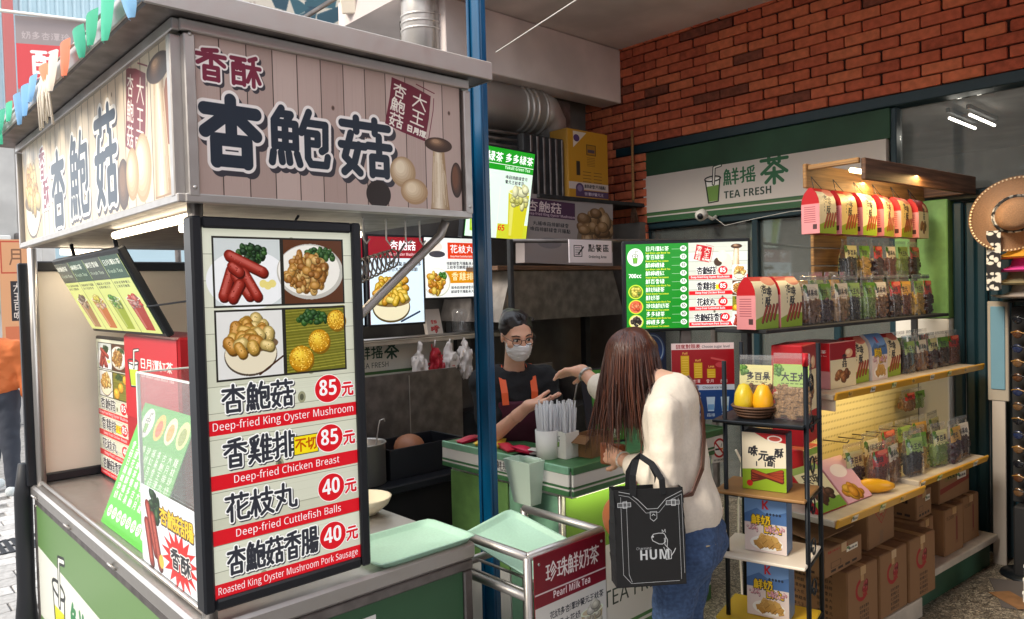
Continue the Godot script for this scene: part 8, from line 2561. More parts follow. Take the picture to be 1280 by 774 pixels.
	for s in [-1.0, 1.0]:
		var sh: Vector3 = hip + R * s * 0.088
		var shoe := Field.new()
		shoe.cap(Vector3(sh.x, 0.05, sh.z) - F * 0.05, Vector3(sh.x, 0.045, sh.z) + F * 0.16, 0.045, 0.04, 0.02)
		shoe.cuts = [Plane(Vector3.DOWN, -0.006)]
		part(o, "shoe", skin_mesh([shoe.net(0.012)]), M.white)
	# hair
	var hair := mat(col(74, 38, 26), 0.36)
	hair.metallic_specular = 0.6
	var hair2 := mat(col(98, 54, 36), 0.38)
	var cap := Field.new()
	cap.ell(head + hb * Vector3(0, 0.035, -0.025), Vector3(0.083, 0.088, 0.09), hb, 0.02)
	for s in [-1.0, 1.0]: cap.chain([head + hb * Vector3(s * 0.06, 0.0, 0.02), head + hb * Vector3(s * 0.065, -0.02, 0.06) + Vector3(0, -0.1, 0), head + hb * Vector3(s * 0.045, 0, 0.06) + Vector3(0, -0.14, 0)], [0.036, 0.024, 0.008], 0.03)
	cap.wrinkle(0.005, 14.0, Vector3(1, 0.25, 1), 8)
	part(o, "hair", skin_mesh([cap.net(0.008)]), hair)
	var rnd := RandomNumberGenerator.new()
	rnd.seed = 12
	var balls := [[head + hb * Vector3(0, 0.02, -0.012), 0.102], [head + hb * Vector3(0, -0.03, 0.025), 0.088], [neck, 0.075], [lsh, 0.068], [rsh, 0.068], [(lsh + rsh) / 2 + Vector3(0, -0.05, 0), 0.13], [(lsh + rsh) / 2 + Vector3(0, -0.16, 0), 0.14], [lsh.lerp(lel, 0.4), 0.08]]
	for k in 3:
		var m := mb(true)
		for i in 340:
			var a := rnd.randf() * TAU
			var e := rnd.randf_range(0.05, 1.3)
			var u := Vector3(cos(a) * cos(e), sin(e), sin(a) * cos(e))
			if u.z > 0.5 and u.y < 0.45: continue
			var root: Vector3 = head + hb * (Vector3(0, 0.02, -0.012) + u * 0.1)
			var l := rnd.randf_range(0.28, 0.42)
			var out := hb * u
			out.y = 0
			var pts := strand(root, head, 0.1, balls, l, out * rnd.randf_range(0.2, 0.9) + F * 0.05, rnd)
			var rs := []
			for j in pts.size():
				var t := float(j) / (pts.size() - 1)
				rs.append(lerpf(0.0036, 0.0011, t * t) * (0.7 + 0.3 * sin(t * PI)))
			m.tube(pts, rs, 4)
		part(o, "hair_strands", m, [hair, hair2, mat(col(58, 30, 22), 0.34)][k])
	# small brown purse held in the left hand, wrist things
	var steel: Material = M.steel
	var watch := []
	var wd := (rel - rwr).normalized()
	var wu := wd.cross(Vector3.UP).normalized()
	var ww := wd.cross(wu)
	for k in 17: watch.append(rwr + wd * 0.02 + (wu * cos(TAU * k / 16.0) + ww * sin(TAU * k / 16.0)) * 0.031)
	ptube(o, "watch", watch, 0.007, steel, 6)
	var br := []
	wd = (lel - lwr).normalized()
	wu = wd.cross(Vector3.UP).normalized()
	ww = wd.cross(wu)
	for k in 17: br.append(lwr + wd * 0.012 + (wu * cos(TAU * k / 16.0) + ww * sin(TAU * k / 16.0)) * 0.031)
	ptube(o, "bracelet", br, 0.0045, mat(col(220, 214, 206), 0.3), 6)
	var leather := mat(col(150, 84, 52), 0.45)
	settle(o, Vector3(2.37, 0, -1.64))
	var wa := thing("wallet", "small brown leather wallet in the woman's hand over the counter".replace("woman's", "customer"), "wallet", lwr + Vector3(0.045, -0.03, -0.085))
	pbox(wa, "wallet_body", Vector3(0, 0.03, 0), Vector3(0.022, 0.09, 0.11), leather, 0.006, Basis(Vector3.UP, 0.25))
	# shoulder bag
	var sb := thing("shoulder_bag", "brown leather bag with strap across the woman in the cream sweater", "bag", Vector3(2.19, 0.82, -1.78))
	var bf := Field.new()
	bf.ell(Vector3(0.02, 0.05, 0), Vector3(0.045, 0.1, 0.1), Basis(Vector3.UP, 0.4), 0.02)
	part(sb, "bag_body", skin_mesh([bf.net(0.01)]), mat(col(168, 98, 58), 0.45))
	var lift := Vector3(2.19, 0.82, -1.78)
	var path := []
	for q in [[0.93, -0.17, -0.1], [0.96, -0.185, 0.0], [1.0, -0.13, 0.075], [1.08, -0.075, 0.1], [1.18, 0.0, 0.092], [1.28, 0.06, 0.072], [1.355, 0.09, 0.045], [1.385, 0.11, 0.02], [1.35, 0.1, -0.07], [1.2, -0.02, -0.13], [0.98, -0.15, -0.13]]:
		path.append(hip.lerp(neck, (q[0] - hip.y) / (neck.y - hip.y)) + R * q[1] - F * q[2])
	var loc := []
	for p in path: loc.append(p - lift)
	part(sb, "strap", ribbon(loc, Vector3(2.375, 1.15, -1.66) - lift, 0.026, 0.005), mat(col(92, 48, 32), 0.45))
	# tote bag on the left arm
	var tote := thing("tote_bag", "black cloth tote bag with white line print hanging from the woman's arm".replace("woman's", "customer"), "bag", Vector3(2.078, 0.717, -1.585))
	var tf := facing(Vector3(-0.6, 0.03, 0.8))
	var cloth := grained(col(20, 23, 28), col(15, 17, 21), 0.05, Vector3(4, 4, 4), 0.85, 0.0, 0.0, 73)
	var w := 0.245
	var hgt := 0.33
	part(tote, "bag_front", mb().board(Vector3(0, hgt / 2, 0.035), w, hgt, 0.004), printed(print_tote(), 0.75), Transform3D(tf * Basis(Vector3.RIGHT, -0.04), Vector3.ZERO))
	part(tote, "bag_back", mb().bev(Vector3(0, hgt / 2, -0.045), Vector3(w, hgt, 0.004), 0.001), cloth, Transform3D(tf, Vector3.ZERO))
	var gm := mb(true)
	for s in [-1.0, 1.0]:
		for j in 6:
			var y0 := hgt * j / 6.0
			var y1 := hgt * (j + 1) / 6.0
			var p0: float = 0.014 * sin(PI * j / 6.0) * s
			var p1: float = 0.014 * sin(PI * (j + 1) / 6.0) * s
			var x: float = s * w / 2
			gm.q(Vector3(x, y0, 0.033), Vector3(x, y1, 0.022), Vector3(x + p1, y1, -0.01), Vector3(x + p0, y0, 0.0), Vector3(s, 0, 0))
			gm.q(Vector3(x + p0, y0, 0.0), Vector3(x + p1, y1, -0.01), Vector3(x, y1, -0.045), Vector3(x, y0, -0.045), Vector3(s, 0, 0))
	gm.q(Vector3(-w / 2, 0, 0.033), Vector3(w / 2, 0, 0.033), Vector3(w / 2, 0, -0.045), Vector3(-w / 2, 0, -0.045), Vector3.DOWN)
	part(tote, "bag_gusset", gm, cloth, Transform3D(tf, Vector3.ZERO))
	for z in [0.022, -0.045]:
		var hp := []
		for q in [[-0.055, hgt - 0.02, z], [-0.052, hgt + 0.05, z * 0.8], [-0.03, hgt + 0.085, z * 0.2 - 0.03], [-0.005, hgt + 0.1, -0.06], [0.03, hgt + 0.075, z * 0.2 - 0.03], [0.05, hgt + 0.03, z * 0.8], [0.052, hgt - 0.02, z]]:
			hp.append(tf * Vector3(q[0], q[1], q[2]))
		part(tote, "bag_handle", ribbon(hp, tf * Vector3(0, hgt - 0.05, -0.6), 0.022, 0.004), cloth)

# a flat strap along a path; its broad side looks away from the centre
func ribbon(path: Array, centre: Vector3, w: float, t: float) -> MB:
	var m := mb()
	var rows := []
	for i in path.size():
		var p: Vector3 = path[i]
		var d: Vector3 = ((path[mini(i + 1, path.size() - 1)] as Vector3) - (path[maxi(i - 1, 0)] as Vector3)).normalized()
		var n := p - centre
		n = (n - d * n.dot(d)).normalized()
		var s := d.cross(n) * w * 0.5
		rows.append([p - s, p + s, p + s + n * t, p - s + n * t, n, s])
	for i in rows.size() - 1:
		var a: Array = rows[i]
		var b: Array = rows[i + 1]
		m.q(a[0], a[1], b[1], b[0], -a[4]); m.q(a[3], a[2], b[2], b[3], a[4])
		m.q(a[1], a[2], b[2], b[1], a[5]); m.q(a[0], a[3], b[3], b[0], -a[5])
	return m

func worker(skin: StandardMaterial3D) -> void:
	var o := thing("person", "worker in white face mask, glasses and maroon apron behind the tea counter", "person")
	var F := Vector3(-0.5, 0, 0.866)
	var R := Vector3(-0.866, 0, -0.5)
	var tb := Basis(-R, Vector3.UP, F)
	var head := Vector3(2.623, 1.515, -2.811)
	var neck := Vector3(2.651, 1.325, -2.873)
	var rsh := Vector3(2.507, 1.272, -2.95)
	var lsh := Vector3(2.795, 1.272, -2.791)
	var rel := Vector3(2.45, 1.0, -2.84)
	var rwr := Vector3(2.491, 1.184, -2.6)
	var lel := Vector3(2.785, 1.0, -2.69)
	var lwr := Vector3(2.74, 1.0, -2.6)
	var hip := neck + Vector3(0.06, -0.5, -0.06)
	var fz := (F + R * -0.12 + Vector3(0, -0.3, 0)).normalized()
	var fx := Vector3.UP.cross(fz).normalized()
	var hb := Basis(fx, fz.cross(fx), fz) * Basis(Vector3.BACK, 0.05)
	var body := Field.new()
	body.ell(neck + Vector3(0, -0.2, 0), Vector3(0.13, 0.2, 0.09), tb, 0.05)
	body.ell(hip + Vector3(0, 0.05, 0), Vector3(0.14, 0.14, 0.1), tb, 0.05)
	body.cap(neck + Vector3(0, -0.03, 0), head + hb * Vector3(0, -0.06, -0.02), 0.055, 0.05, 0.03)
	body.chain([rsh, rel, rwr], [0.048, 0.04, 0.026], 0.02)
	body.chain([lsh, lel, lwr], [0.048, 0.04, 0.026], 0.02)
	for s in [-1.0, 1.0]:
		var hj: Vector3 = hip + R * s * 0.09
		var knee: Vector3 = hj + Vector3(0, -0.4, 0)
		body.chain([hj, knee, Vector3(knee.x, 0.08, knee.z), Vector3(knee.x, 0.04, knee.z) + F * 0.15], [0.08, 0.055, 0.04, 0.035], 0.02)
	var hf := Field.new()
	head_field(hf, head, hb)
	hf.cap(neck + Vector3(0, -0.03, 0), head + hb * Vector3(0, -0.06, -0.02), 0.055, 0.05, 0.03)
	var rh := Field.new()
	rh.cap(rwr.lerp(rel, 0.3), rwr, 0.033, 0.026, 0.02)
	hand(rh, rwr, Vector3(0.08, 0.06, 0.18), Vector3(-0.1, 1, 0.0), -1.0, [0.12, 0.08, 0.12, 0.2], 0.03, 0.2)
	var lh := Field.new()
	lh.cap(lwr.lerp(lel, 0.3), lwr, 0.033, 0.026, 0.02)
	hand(lh, lwr, Vector3(-0.4, 0.1, 0.6), Vector3(-0.3, -0.8, 0.2), 1.0, [0.4, 0.45, 0.5, 0.55], 0.03, 0.4)
	part(o, "body", skin_mesh([body.net(0.014), hf.net(0.0045), rh.net(0.0035), lh.net(0.0035)]), skin)
	# eyes and brows
	var white := mat(col(232, 228, 222), 0.25)
	for s in [-1, 1]:
		var e := Field.new()
		e.ell(head + hb * Vector3(s * 0.032, 0.001, 0.079), Vector3(0.0155, 0.0085, 0.01), hb, 0.01)
		part(o, "eye", skin_mesh([e.net(0.003)]), white)
		var ir := Field.new()
		ir.ell(head + hb * Vector3(s * 0.032 + 0.002, -0.001, 0.0865), Vector3(0.0068, 0.0075, 0.004), hb, 0.01)
		part(o, "iris", skin_mesh([ir.net(0.002)]), mat(col(26, 18, 16), 0.2))
		ptube(o, "eyelid", [head + hb * Vector3(s * 0.014, 0.004, 0.088), head + hb * Vector3(s * 0.032, 0.0105, 0.089), head + hb * Vector3(s * 0.05, 0.004, 0.08)], 0.0025, mat(col(50, 34, 30), 0.6), 5)
		ptube(o, "brow", [head + hb * Vector3(s * 0.014, 0.021, 0.0905), head + hb * Vector3(s * 0.034, 0.027, 0.087), head + hb * Vector3(s * 0.054, 0.021, 0.074)], [0.003, 0.0035, 0.002], mat(col(36, 26, 24), 0.7), 6)
	# mask
	var mk := Field.new()
	mk.ell(head + hb * Vector3(0, -0.05, 0.028), Vector3(0.069, 0.07, 0.078), hb, 0.02)
	mk.ell(head + hb * Vector3(0, -0.035, 0.085), Vector3(0.026, 0.036, 0.03), hb, 0.04)
	mk.ell(head + hb * Vector3(0, -0.1, 0.05), Vector3(0.04, 0.02, 0.04), hb, 0.03)
	var up := (hb * Vector3(0, 1, 0.1)).normalized()
	mk.cuts = [Plane(up, up.dot(head + hb * Vector3(0, -0.016, 0.05))), Plane(-hb.z, -hb.z.dot(head + hb * Vector3(0, 0, 0.022))), Plane(-hb.y, -hb.y.dot(head + hb * Vector3(0, -0.118, 0)))]
	mk.wrinkle(0.004, 30.0, Vector3(0.5, 2.5, 0.5), 3)
	part(o, "face_mask", skin_mesh([mk.net(0.004)]), mat(col(232, 232, 234), 0.7))
	for k in 3:
		var py := -0.038 - 0.024 * k
		ptube(o, "mask_pleat", [head + hb * Vector3(-0.052, py, 0.068), head + hb * Vector3(-0.026, py - 0.002, 0.098), head + hb * Vector3(0, py - 0.003, 0.1125 - 0.006 * k), head + hb * Vector3(0.026, py - 0.002, 0.098), head + hb * Vector3(0.052, py, 0.068)], 0.0022, M.white, 5)
	for s in [-1, 1]: ptube(o, "mask_loop", [head + hb * Vector3(s * 0.062, -0.035, 0.026), head + hb * Vector3(s * 0.08, -0.015, -0.005), head + hb * Vector3(s * 0.081, 0.015, -0.018)], 0.002, M.white, 5)
	# glasses
	var rimm := mat(col(40, 30, 28), 0.3)
	for s in [-1, 1]:
		var ring := []
		for k in 17: ring.append(head + hb * Vector3(s * 0.034 + cos(TAU * k / 16.0) * 0.024, -0.002 + sin(TAU * k / 16.0) * 0.019, 0.103 - 0.1 * absf(cos(TAU * k / 16.0) * 0.024 + s * 0.0) * 0.2))
		ptube(o, "glasses_rim", ring, 0.0017, rimm, 6)
		ptube(o, "glasses_temple", [head + hb * Vector3(s * 0.058, 0.005, 0.1), head + hb * Vector3(s * 0.078, 0.008, 0.06), head + hb * Vector3(s * 0.083, 0.008, -0.01)], 0.0017, rimm, 6)
	ptube(o, "glasses_bridge", [head + hb * Vector3(-0.011, 0.003, 0.104), head + hb * Vector3(0.0, 0.007, 0.106), head + hb * Vector3(0.011, 0.003, 0.104)], 0.0017, rimm, 6)
	# hair tied back
	var hair := mat(col(34, 28, 28), 0.4)
	var hr := Field.new()
	hr.ell(head + hb * Vector3(0, 0.035, -0.022), Vector3(0.086, 0.092, 0.098), hb, 0.02)
	hr.ell(head + hb * Vector3(0, 0.06, -0.115), Vector3(0.05, 0.045, 0.04), hb, 0.03)
	var fwd := (hb * Vector3(0, -0.62, 1)).normalized()
	hr.cuts = [Plane(fwd, fwd.dot(head + hb * Vector3(0, 0.066, 0.062)))]
	hr.wrinkle(0.007, 22.0, Vector3(1, 1, 0.4), 6)
	part(o, "hair", skin_mesh([hr.net(0.006)]), hair)
	var st := mb(true)
	var rnd := RandomNumberGenerator.new()
	rnd.seed = 5
	for k in 70:
		var x := rnd.randf_range(-0.075, 0.075)
		var p0 := head + hb * Vector3(x, 0.062 + 0.04 * (1.0 - absf(x) / 0.08), 0.058 - absf(x) * 0.5)
		var p1 := head + hb * Vector3(x * 1.08, 0.118 - absf(x) * 0.6, -0.01)
		st.tube([p0, p0.lerp(p1, 0.5) + hb * Vector3(x * 0.12, 0.012, 0.006), p1 + hb * Vector3(0, 0.008, 0), head + hb * Vector3(x * 0.5, 0.09, -0.11)], [0.0015, 0.003, 0.003, 0.002], 4)
	part(o, "hair_strands", st, hair)
	# black t-shirt
	var tee := grained(col(30, 31, 35), col(24, 25, 28), 0.05, Vector3(4, 4, 4), 0.9, 0.0, 0.0, 74)
	var ts := Field.new()
	ts.cap(lsh, rsh, 0.062, 0.062, 0.05)
	ts.ell((lsh + rsh) / 2 + Vector3(0, -0.1, 0), Vector3(0.168, 0.2, 0.12), tb, 0.06)
	ts.ell(hip + Vector3(0, 0.1, 0), Vector3(0.17, 0.22, 0.13), tb, 0.08)
	ts.cap(rsh, rsh.lerp(rel, 0.62), 0.066, 0.064, 0.04)
	ts.cap(lsh, lsh.lerp(lel, 0.62), 0.066, 0.064, 0.04)
	ts.wrinkle(0.012, 9.0, Vector3(1, 1.4, 1), 7)
	ts.holes = [[neck + Vector3(0, 0.055, 0) + F * 0.035, 0.075]]
	part(o, "shirt", skin_mesh([ts.net(0.01)]), tee)
	var tr := Field.new()
	tr.ell(hip + Vector3(0, -0.02, 0), Vector3(0.165, 0.13, 0.125), tb, 0.05)
	for s in [-1.0, 1.0]: tr.chain([hip + R * s * 0.09 + Vector3(0, -0.05, 0), hip + R * s * 0.09 + Vector3(0, -0.42, 0), Vector3(hip.x + R.x * s * 0.09, 0.08, hip.z + R.z * s * 0.09)], [0.1, 0.075, 0.06], 0.03)
	part(o, "trousers", skin_mesh([tr.net(0.016)]), M.black_matt)
	# apron over the front, orange straps
	var ap := Field.new()
	ap.ell((lsh + rsh) / 2 + Vector3(0, -0.13, 0) + F * 0.012, Vector3(0.16, 0.2, 0.126), tb, 0.06)
	ap.ell(hip + Vector3(0, 0.08, 0) + F * 0.012, Vector3(0.178, 0.26, 0.142), tb, 0.08)
	ap.cuts = [Plane(-F, -F.dot(neck + F * 0.045)), Plane(Vector3.UP, neck.y - 0.145)]
	ap.wrinkle(0.008, 9.0, Vector3(1, 1, 1), 9)
	part(o, "apron", skin_mesh([ap.net(0.01)]), mat(col(74, 22, 44), 0.8))
	var orange := mat(col(228, 92, 40), 0.6)
	for s in [-1.0, 1.0]:
		var pth := [neck + Vector3(0, -0.16, 0) + R * s * 0.075 + F * 0.134, neck + Vector3(0, -0.1, 0) + R * s * 0.078 + F * 0.128, neck + Vector3(0, -0.03, 0) + R * s * 0.08 + F * 0.085, neck + Vector3(0, 0.028, 0) + R * s * 0.08 + F * 0.0, neck + Vector3(0, -0.02, 0) + R * s * 0.075 - F * 0.09]
		part(o, "apron_strap", ribbon(pth, neck + Vector3(0, -0.15, 0) + R * s * 0.07, 0.034, 0.004), orange)
	settle(o, Vector3(2.65, 0, -2.88))

func passer_by(skin: StandardMaterial3D) -> void:
	var o := thing("person", "passer-by in an orange jacket and dark trousers walking in the street", "person")
	var F := Vector3(0.5, 0, -0.866)
	var R := Vector3(0.866, 0, 0.5)
	var tb := Basis(R, Vector3.UP, -F)
	var base := Vector3(1.14, 0, -8.2)
	var hip := base + Vector3(0, 0.88, 0)
	var neck := base + Vector3(-0.02, 1.38, 0)
	var head := neck + Vector3(-0.06, 0.19, 0)
	var lsh := neck - R * 0.19 + Vector3(0, -0.05, 0)
	var rsh := neck + R * 0.19 + Vector3(0, -0.05, 0)
	var rel := rsh + R * 0.05 + Vector3(0.02, -0.28, 0)
	var rwr := rel + F * -0.02 + Vector3(0.03, -0.22, 0.1)
	var lel := lsh - R * 0.06 + Vector3(0, -0.28, 0)
	var lwr := lel + F * 0.1 + Vector3(0, -0.22, 0)
	var b := Field.new()
	b.cap(neck, head, 0.055, 0.05, 0.03)
	b.ell(head + Vector3(0, 0.03, 0), Vector3(0.078, 0.11, 0.095), tb, 0.03)
	b.ell(neck + Vector3(0, -0.25, 0), Vector3(0.13, 0.24, 0.09), tb, 0.05)
	b.chain([rsh, rel, rwr, rwr + Vector3(0.0, -0.09, 0.02)], [0.045, 0.036, 0.027, 0.03], 0.02)
	b.chain([lsh, lel, lwr, lwr + Vector3(0, -0.09, 0)], [0.045, 0.036, 0.027, 0.03], 0.02)
	part(o, "body", skin_mesh([b.net(0.014)]), skin)
	var j := Field.new()
	j.cap(lsh, rsh, 0.075, 0.075, 0.05)
	j.ell(neck + Vector3(0, -0.18, 0), Vector3(0.19, 0.24, 0.135), tb, 0.06)
	j.ell(hip + Vector3(0, 0.12, 0), Vector3(0.185, 0.17, 0.14), tb, 0.06)
	j.chain([rsh, rel, rwr], [0.075, 0.065, 0.05], 0.03)
	j.chain([lsh, lel, lwr], [0.075, 0.065, 0.05], 0.03)
	j.wrinkle(0.018, 8.0, Vector3.ONE, 2)
	part(o, "jacket", skin_mesh([j.net(0.014)]), mat(col(206, 110, 56), 0.8))
	var t := Field.new()
	t.ell(hip, Vector3(0.17, 0.14, 0.13), tb, 0.05)
	t.chain([hip - R * 0.09, hip - R * 0.09 + F * 0.1 + Vector3(0, -0.4, 0), base - R * 0.1 + F * 0.06 + Vector3(0, 0.1, 0)], [0.1, 0.075, 0.055], 0.03)
	t.chain([hip + R * 0.09, hip + R * 0.12 + F * -0.06 + Vector3(0, -0.42, 0), base + R * 0.16 - F * 0.14 + Vector3(0, 0.1, 0)], [0.1, 0.075, 0.055], 0.03)
	t.wrinkle(0.01, 9.0, Vector3.ONE, 3)
	part(o, "trousers", skin_mesh([t.net(0.014)]), mat(col(52, 56, 66), 0.85))
	for p in [base - R * 0.1 + F * 0.06, base + R * 0.16 - F * 0.14]:
		var s := Field.new()
		s.cap(p + Vector3(0, 0.055, 0) - F * 0.04, p + Vector3(0, 0.05, 0) + F * 0.17, 0.05, 0.045, 0.02)
		s.cuts = [Plane(Vector3.DOWN, -0.008)]
		part(o, "shoe", skin_mesh([s.net(0.012)]), mat(col(200, 206, 206), 0.7))
	var h := Field.new()
	h.ell(head + Vector3(0, 0.06, 0) - F * 0.015, Vector3(0.088, 0.1, 0.1), tb, 0.02)
	part(o, "hair", skin_mesh([h.net(0.012)]), mat(col(30, 26, 26), 0.5))
	part(o, "waist_bag", mb().bev(Vector3.ZERO, Vector3(0.2, 0.12, 0.07), 0.02), M.black, Transform3D(tb, hip + Vector3(0, 0.22, 0) - R * 0.05 - F * 0.15))
	settle(o, base)
# ---------------------------------------------------------------- the street beyond the cart
func build_street() -> void:
	# stone setts of the street that the gap left of the cart shows
	var setts := [grained(col(196, 192, 188), col(172, 168, 164), 0.05, Vector3(1.5, 1.5, 1.5), 0.85, 0.0, 0.05, 61), grained(col(184, 180, 176), col(160, 156, 152), 0.05, Vector3(1.5, 1.5, 1.5), 0.85, 0.0, 0.05, 62), grained(col(206, 202, 198), col(186, 182, 178), 0.05, Vector3(1.5, 1.5, 1.5), 0.85, 0.0, 0.05, 63)]
	var road := structure("road", mb().box(Vector3(0.4, 0.002, -8.0), Vector3(3.4, 0.006, 9.0)), grained(col(150, 146, 142), col(126, 122, 118), 0.05, Vector3(1, 1, 1), 0.9, 0.0, 0.0, 60))
	var rnd := RandomNumberGenerator.new()
	rnd.seed = 31
	var shape: ArrayMesh = mb().bev(Vector3.ZERO, Vector3(0.285, 0.03, 0.142), 0.004).mesh()
	var count := 0
	for j in 50:
		for i in 8:
			var z := -4.9 - j * 0.15
			var x := 0.1 + 0.062 * j * 0.5 + i * 0.295 + (0.147 if j % 2 else 0.0)
			if count >= 300 or x > 0.86 + 0.058 * j + 0.3 or x < 0.1 + 0.05 * j: continue
			part(road, "paving_stone", shape, setts[rnd.randi() % 3], Transform3D(Basis(Vector3.UP, rnd.randf_range(-0.01, 0.01)), Vector3(x, 0.006 + rnd.randf_range(-0.001, 0.002), z)))
			count += 1
	var gr := thing("drain_grate", "dark cast iron drain grate in the pale street paving", "grate", Vector3(0.98, 0.022, -6.3), 0.0)
	for k in 6: pbox(gr, "grate_bar", Vector3(-0.12 + 0.048 * k, 0.004, 0), Vector3(0.03, 0.012, 0.36), M.rubber, 0.002)
	for k in 3: pbox(gr, "grate_bar", Vector3(0, 0.003, -0.16 + 0.16 * k), Vector3(0.3, 0.01, 0.03), M.rubber, 0.002)
	# far houses closing the street
	var tin := grained(col(190, 214, 222), col(172, 200, 210), 0.01, Vector3(0.3, 0.3, 0.3), 0.5, 0.0, 0.0, 64)
	var h := thing("corrugated_house", "pale blue house clad in corrugated sheets across the street", "house", Vector3(3.4, 0, -15.4))
	pbox(h, "wall", Vector3(0.4, 4.2, -0.4), Vector3(5.5, 8.4, 0.6), tin, 0.0)
	for k in 34: pbox(h, "sheet_rib", Vector3(-1.9 + k * 0.14, 6.0, -0.08), Vector3(0.06, 4.6, 0.04), tin, 0.015)
	pbox(h, "red_trim", Vector3(-0.85, 6.6, -0.02), Vector3(0.16, 3.6, 0.1), mat(col(196, 110, 106), 0.6), 0.01)
	pbox(h, "gutter", Vector3(0.4, 3.7, 0.0), Vector3(5.5, 0.2, 0.2), M.white, 0.02)
	var w := thing("plaster_house", "white plaster house front with pipes and meter boxes across the street", "house", Vector3(1.6, 0, -12.5))
	pbox(w, "wall", Vector3(0.2, 2.2, -0.4), Vector3(1.5, 4.4, 0.6), M.white_wall, 0.01)
	for k in 4: pbox(w, "wall_slab", Vector3(-0.2 + 0.28 * k, 2.9, -0.08), Vector3(0.25, 2.6, 0.06), M.white_wall, 0.01)
	ptube(w, "drain_pipe", [Vector3(-0.1, 0.1, 0.02), Vector3(-0.1, 4.3, 0.02)], 0.05, M.white, 10)
	ptube(w, "drain_pipe", [Vector3(0.1, 0.1, 0.02), Vector3(0.1, 4.3, 0.02)], 0.035, M.steel_dull, 10)
	pbox(w, "meter_box", Vector3(0.28, 2.55, 0.05), Vector3(0.18, 0.26, 0.16), M.white, 0.01)
	pbox(w, "meter_box", Vector3(0.5, 2.62, 0.05), Vector3(0.14, 0.2, 0.14), M.steel_dull, 0.01)
	var ss := thing("street_sign", "tall orange street sign with a dark lettered strip beyond the cart", "sign", Vector3(1.73, 0, -10.6))
	pboard(ss, "sign_face", Vector3(0, 1.85, 0), 0.34, 1.3, 0.05, printed(print_street_sign(), 0.5), facing(Vector3(-0.3, 0, 1)))
	for k in [-0.12, 0.12]: ptube(ss, "sign_leg", [Vector3(k, 0.0, -0.02), Vector3(k, 1.22, -0.02)], 0.018, M.steel_dull, 8)
	# banner hanging from a pole
	var b := thing("street_banner", "grey and red fabric banner hanging from a pole above the cart", "banner", Vector3(1.7, 3.5, -8.1))
	part(b, "banner_cloth", mb().board(Vector3(0, 0.42, 0), 0.62, 0.98, 0.006), printed(print_banner(), 0.8), Transform3D(facing(Vector3(-0.45, 0, 1)), Vector3(0, 0, 0)))
	ptube(b, "banner_pole", [Vector3(-0.4, 0.93, -0.14), Vector3(0.9, 0.87, 0.42)], 0.016, M.white, 8)
	ptube(b, "banner_mast", [Vector3(0.9, 0.87, 0.42), Vector3(0.92, -3.5, 0.42)], 0.03, M.steel_dull, 8)
	ptube(b, "stay_wire", [Vector3(-0.9, -0.2, -0.4), Vector3(0.0, -0.12, 0.0), Vector3(0.9, -0.35, 0.4)], 0.006, M.black, 5)
	# canvas roof and beam behind the cart roof
	var aw := thing("patched_awning", "pale awning with peeling blue patches behind the cart roof", "awning", Vector3(3.0, 4.3, -6.2))
	var ash := Sheet.new(360, 200, Color(0.83, 0.8, 0.76))
	ash.rnd.seed = 8
	for k in 60: ash.rect(ash.rnd.randf() * 360, ash.rnd.randf() * 200, ash.rnd.randf_range(2, 5), ash.rnd.randf_range(10, 60), Color(0.83, 0.8, 0.76).lerp(Color(0.66, 0.6, 0.58), ash.rnd.randf()))
	for k in 16:
		var c := Vector2(ash.rnd.randf_range(160, 290), ash.rnd.randf_range(80, 150))
		ash.poly(PackedVector2Array([c, c + Vector2(ash.rnd.randf_range(10, 40), ash.rnd.randf_range(-14, 4)), c + Vector2(ash.rnd.randf_range(8, 30), ash.rnd.randf_range(6, 22)), c + Vector2(ash.rnd.randf_range(-10, 6), ash.rnd.randf_range(8, 26))]), Color(0.25, 0.4, 0.46).lerp(Color(0.2, 0.3, 0.38), ash.rnd.randf()))
	ash.heap(90, 60, 30, 20, 8, 6, 14, [Color(0.3, 0.42, 0.48), Color(0.5, 0.45, 0.42)])
	var am := printed(ash.done(), 0.8)
	part(aw, "awning_sheet", mb().board(Vector3.ZERO, 2.6, 1.5, 0.03), am, Transform3D(facing(Vector3(-0.66, 0, 0.75)) * Basis(Vector3.RIGHT, 0.35), Vector3(0, 0.2, 0)))
	ptube(aw, "awning_bar", [Vector3(-0.6, -0.6, 0.7), Vector3(0.05, -0.24, 0.45), Vector3(0.8, 0.35, 0.85)], 0.02, M.steel_dull, 8)
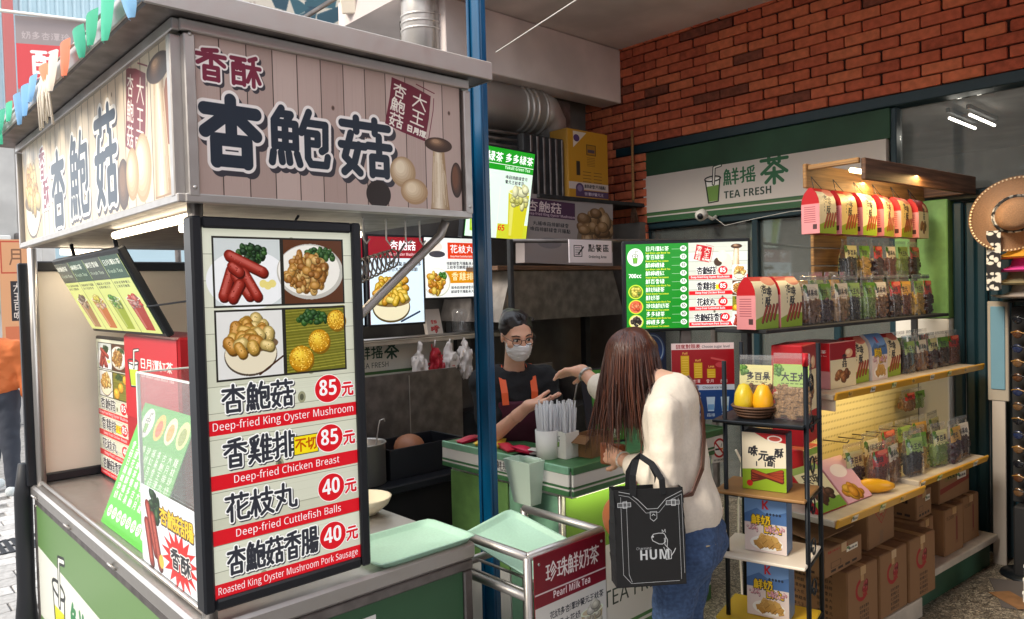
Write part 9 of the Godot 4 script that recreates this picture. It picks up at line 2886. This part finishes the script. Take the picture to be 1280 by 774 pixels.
	pbox(aw, "white_beam", Vector3(0.45, -0.1, 0.75), Vector3(1.2, 0.14, 0.12), M.cream, 0.01, Basis(Vector3.UP, 0.76) * Basis(Vector3.BACK, 0.4))
	ptube(aw, "awning_leg", [Vector3(0.5, -0.2, 0.4), Vector3(0.5, -4.3, 0.4)], 0.04, M.steel_dull, 8)
	# houses that face the arcade from over the street, out of view: they hem the sky in
	var f := thing("opposite_house", "cream terrace house facing the arcade from over the street", "house", Vector3(-11.0, 0, -2.0))
	pbox(f, "wall", Vector3(-0.5, 4.0, 0), Vector3(1.0, 8.0, 26.0), grained(col(176, 164, 152), col(150, 138, 128), 0.008, Vector3(0.4, 0.4, 0.4), 0.9, 0.0, 0.0, 66), 0.0)
	for k in 6:
		var wd := pbox(f, "window", Vector3(0.02, 5.2, -10.5 + 4.2 * k), Vector3(0.06, 1.5, 1.6), M.dark, 0.01)
		pbox(wd, "sill", Vector3(0.05, -0.8, 0), Vector3(0.2, 0.08, 1.8), M.white, 0.01)
	# added red awning, unseen above the viewer: holds sky light off the fronts
	var na := thing("added_shade_awning", "faded red awning over the walkway in front of the stalls", "awning", Vector3(1.8, 3.15, 2.4))
	var cloth := mat(col(176, 96, 92), 0.85)
	part(na, "awning_cloth", mb().bev(Vector3.ZERO, Vector3(7.2, 0.03, 6.4), 0.005), cloth, Transform3D(Basis(Vector3.BACK, 0.05), Vector3.ZERO))
	for z in [-3.1, 0.0, 3.1]: ptube(na, "awning_bar", [Vector3(-3.25, -0.2, z), Vector3(3.0, 0.12, z)], 0.02, M.steel_dull, 8)
	for z in [-2.9, 3.0]: ptube(na, "awning_leg", [Vector3(-3.2, -0.2, z), Vector3(-3.2, -3.15, z)], 0.025, M.steel_dull, 8)
	pbox(na, "valance", Vector3(0, -0.1, -3.2), Vector3(6.6, 0.2, 0.01), cloth, 0.002, Basis(Vector3.BACK, 0.05))
	var ns := thing("neighbour_stall", "plain shuttered stall standing beside the walkway", "stall", Vector3(3.6, 0, 3.6))
	pbox(ns, "shutter", Vector3(0, 1.4, 0), Vector3(3.2, 2.8, 0.2), M.steel_dull, 0.01)
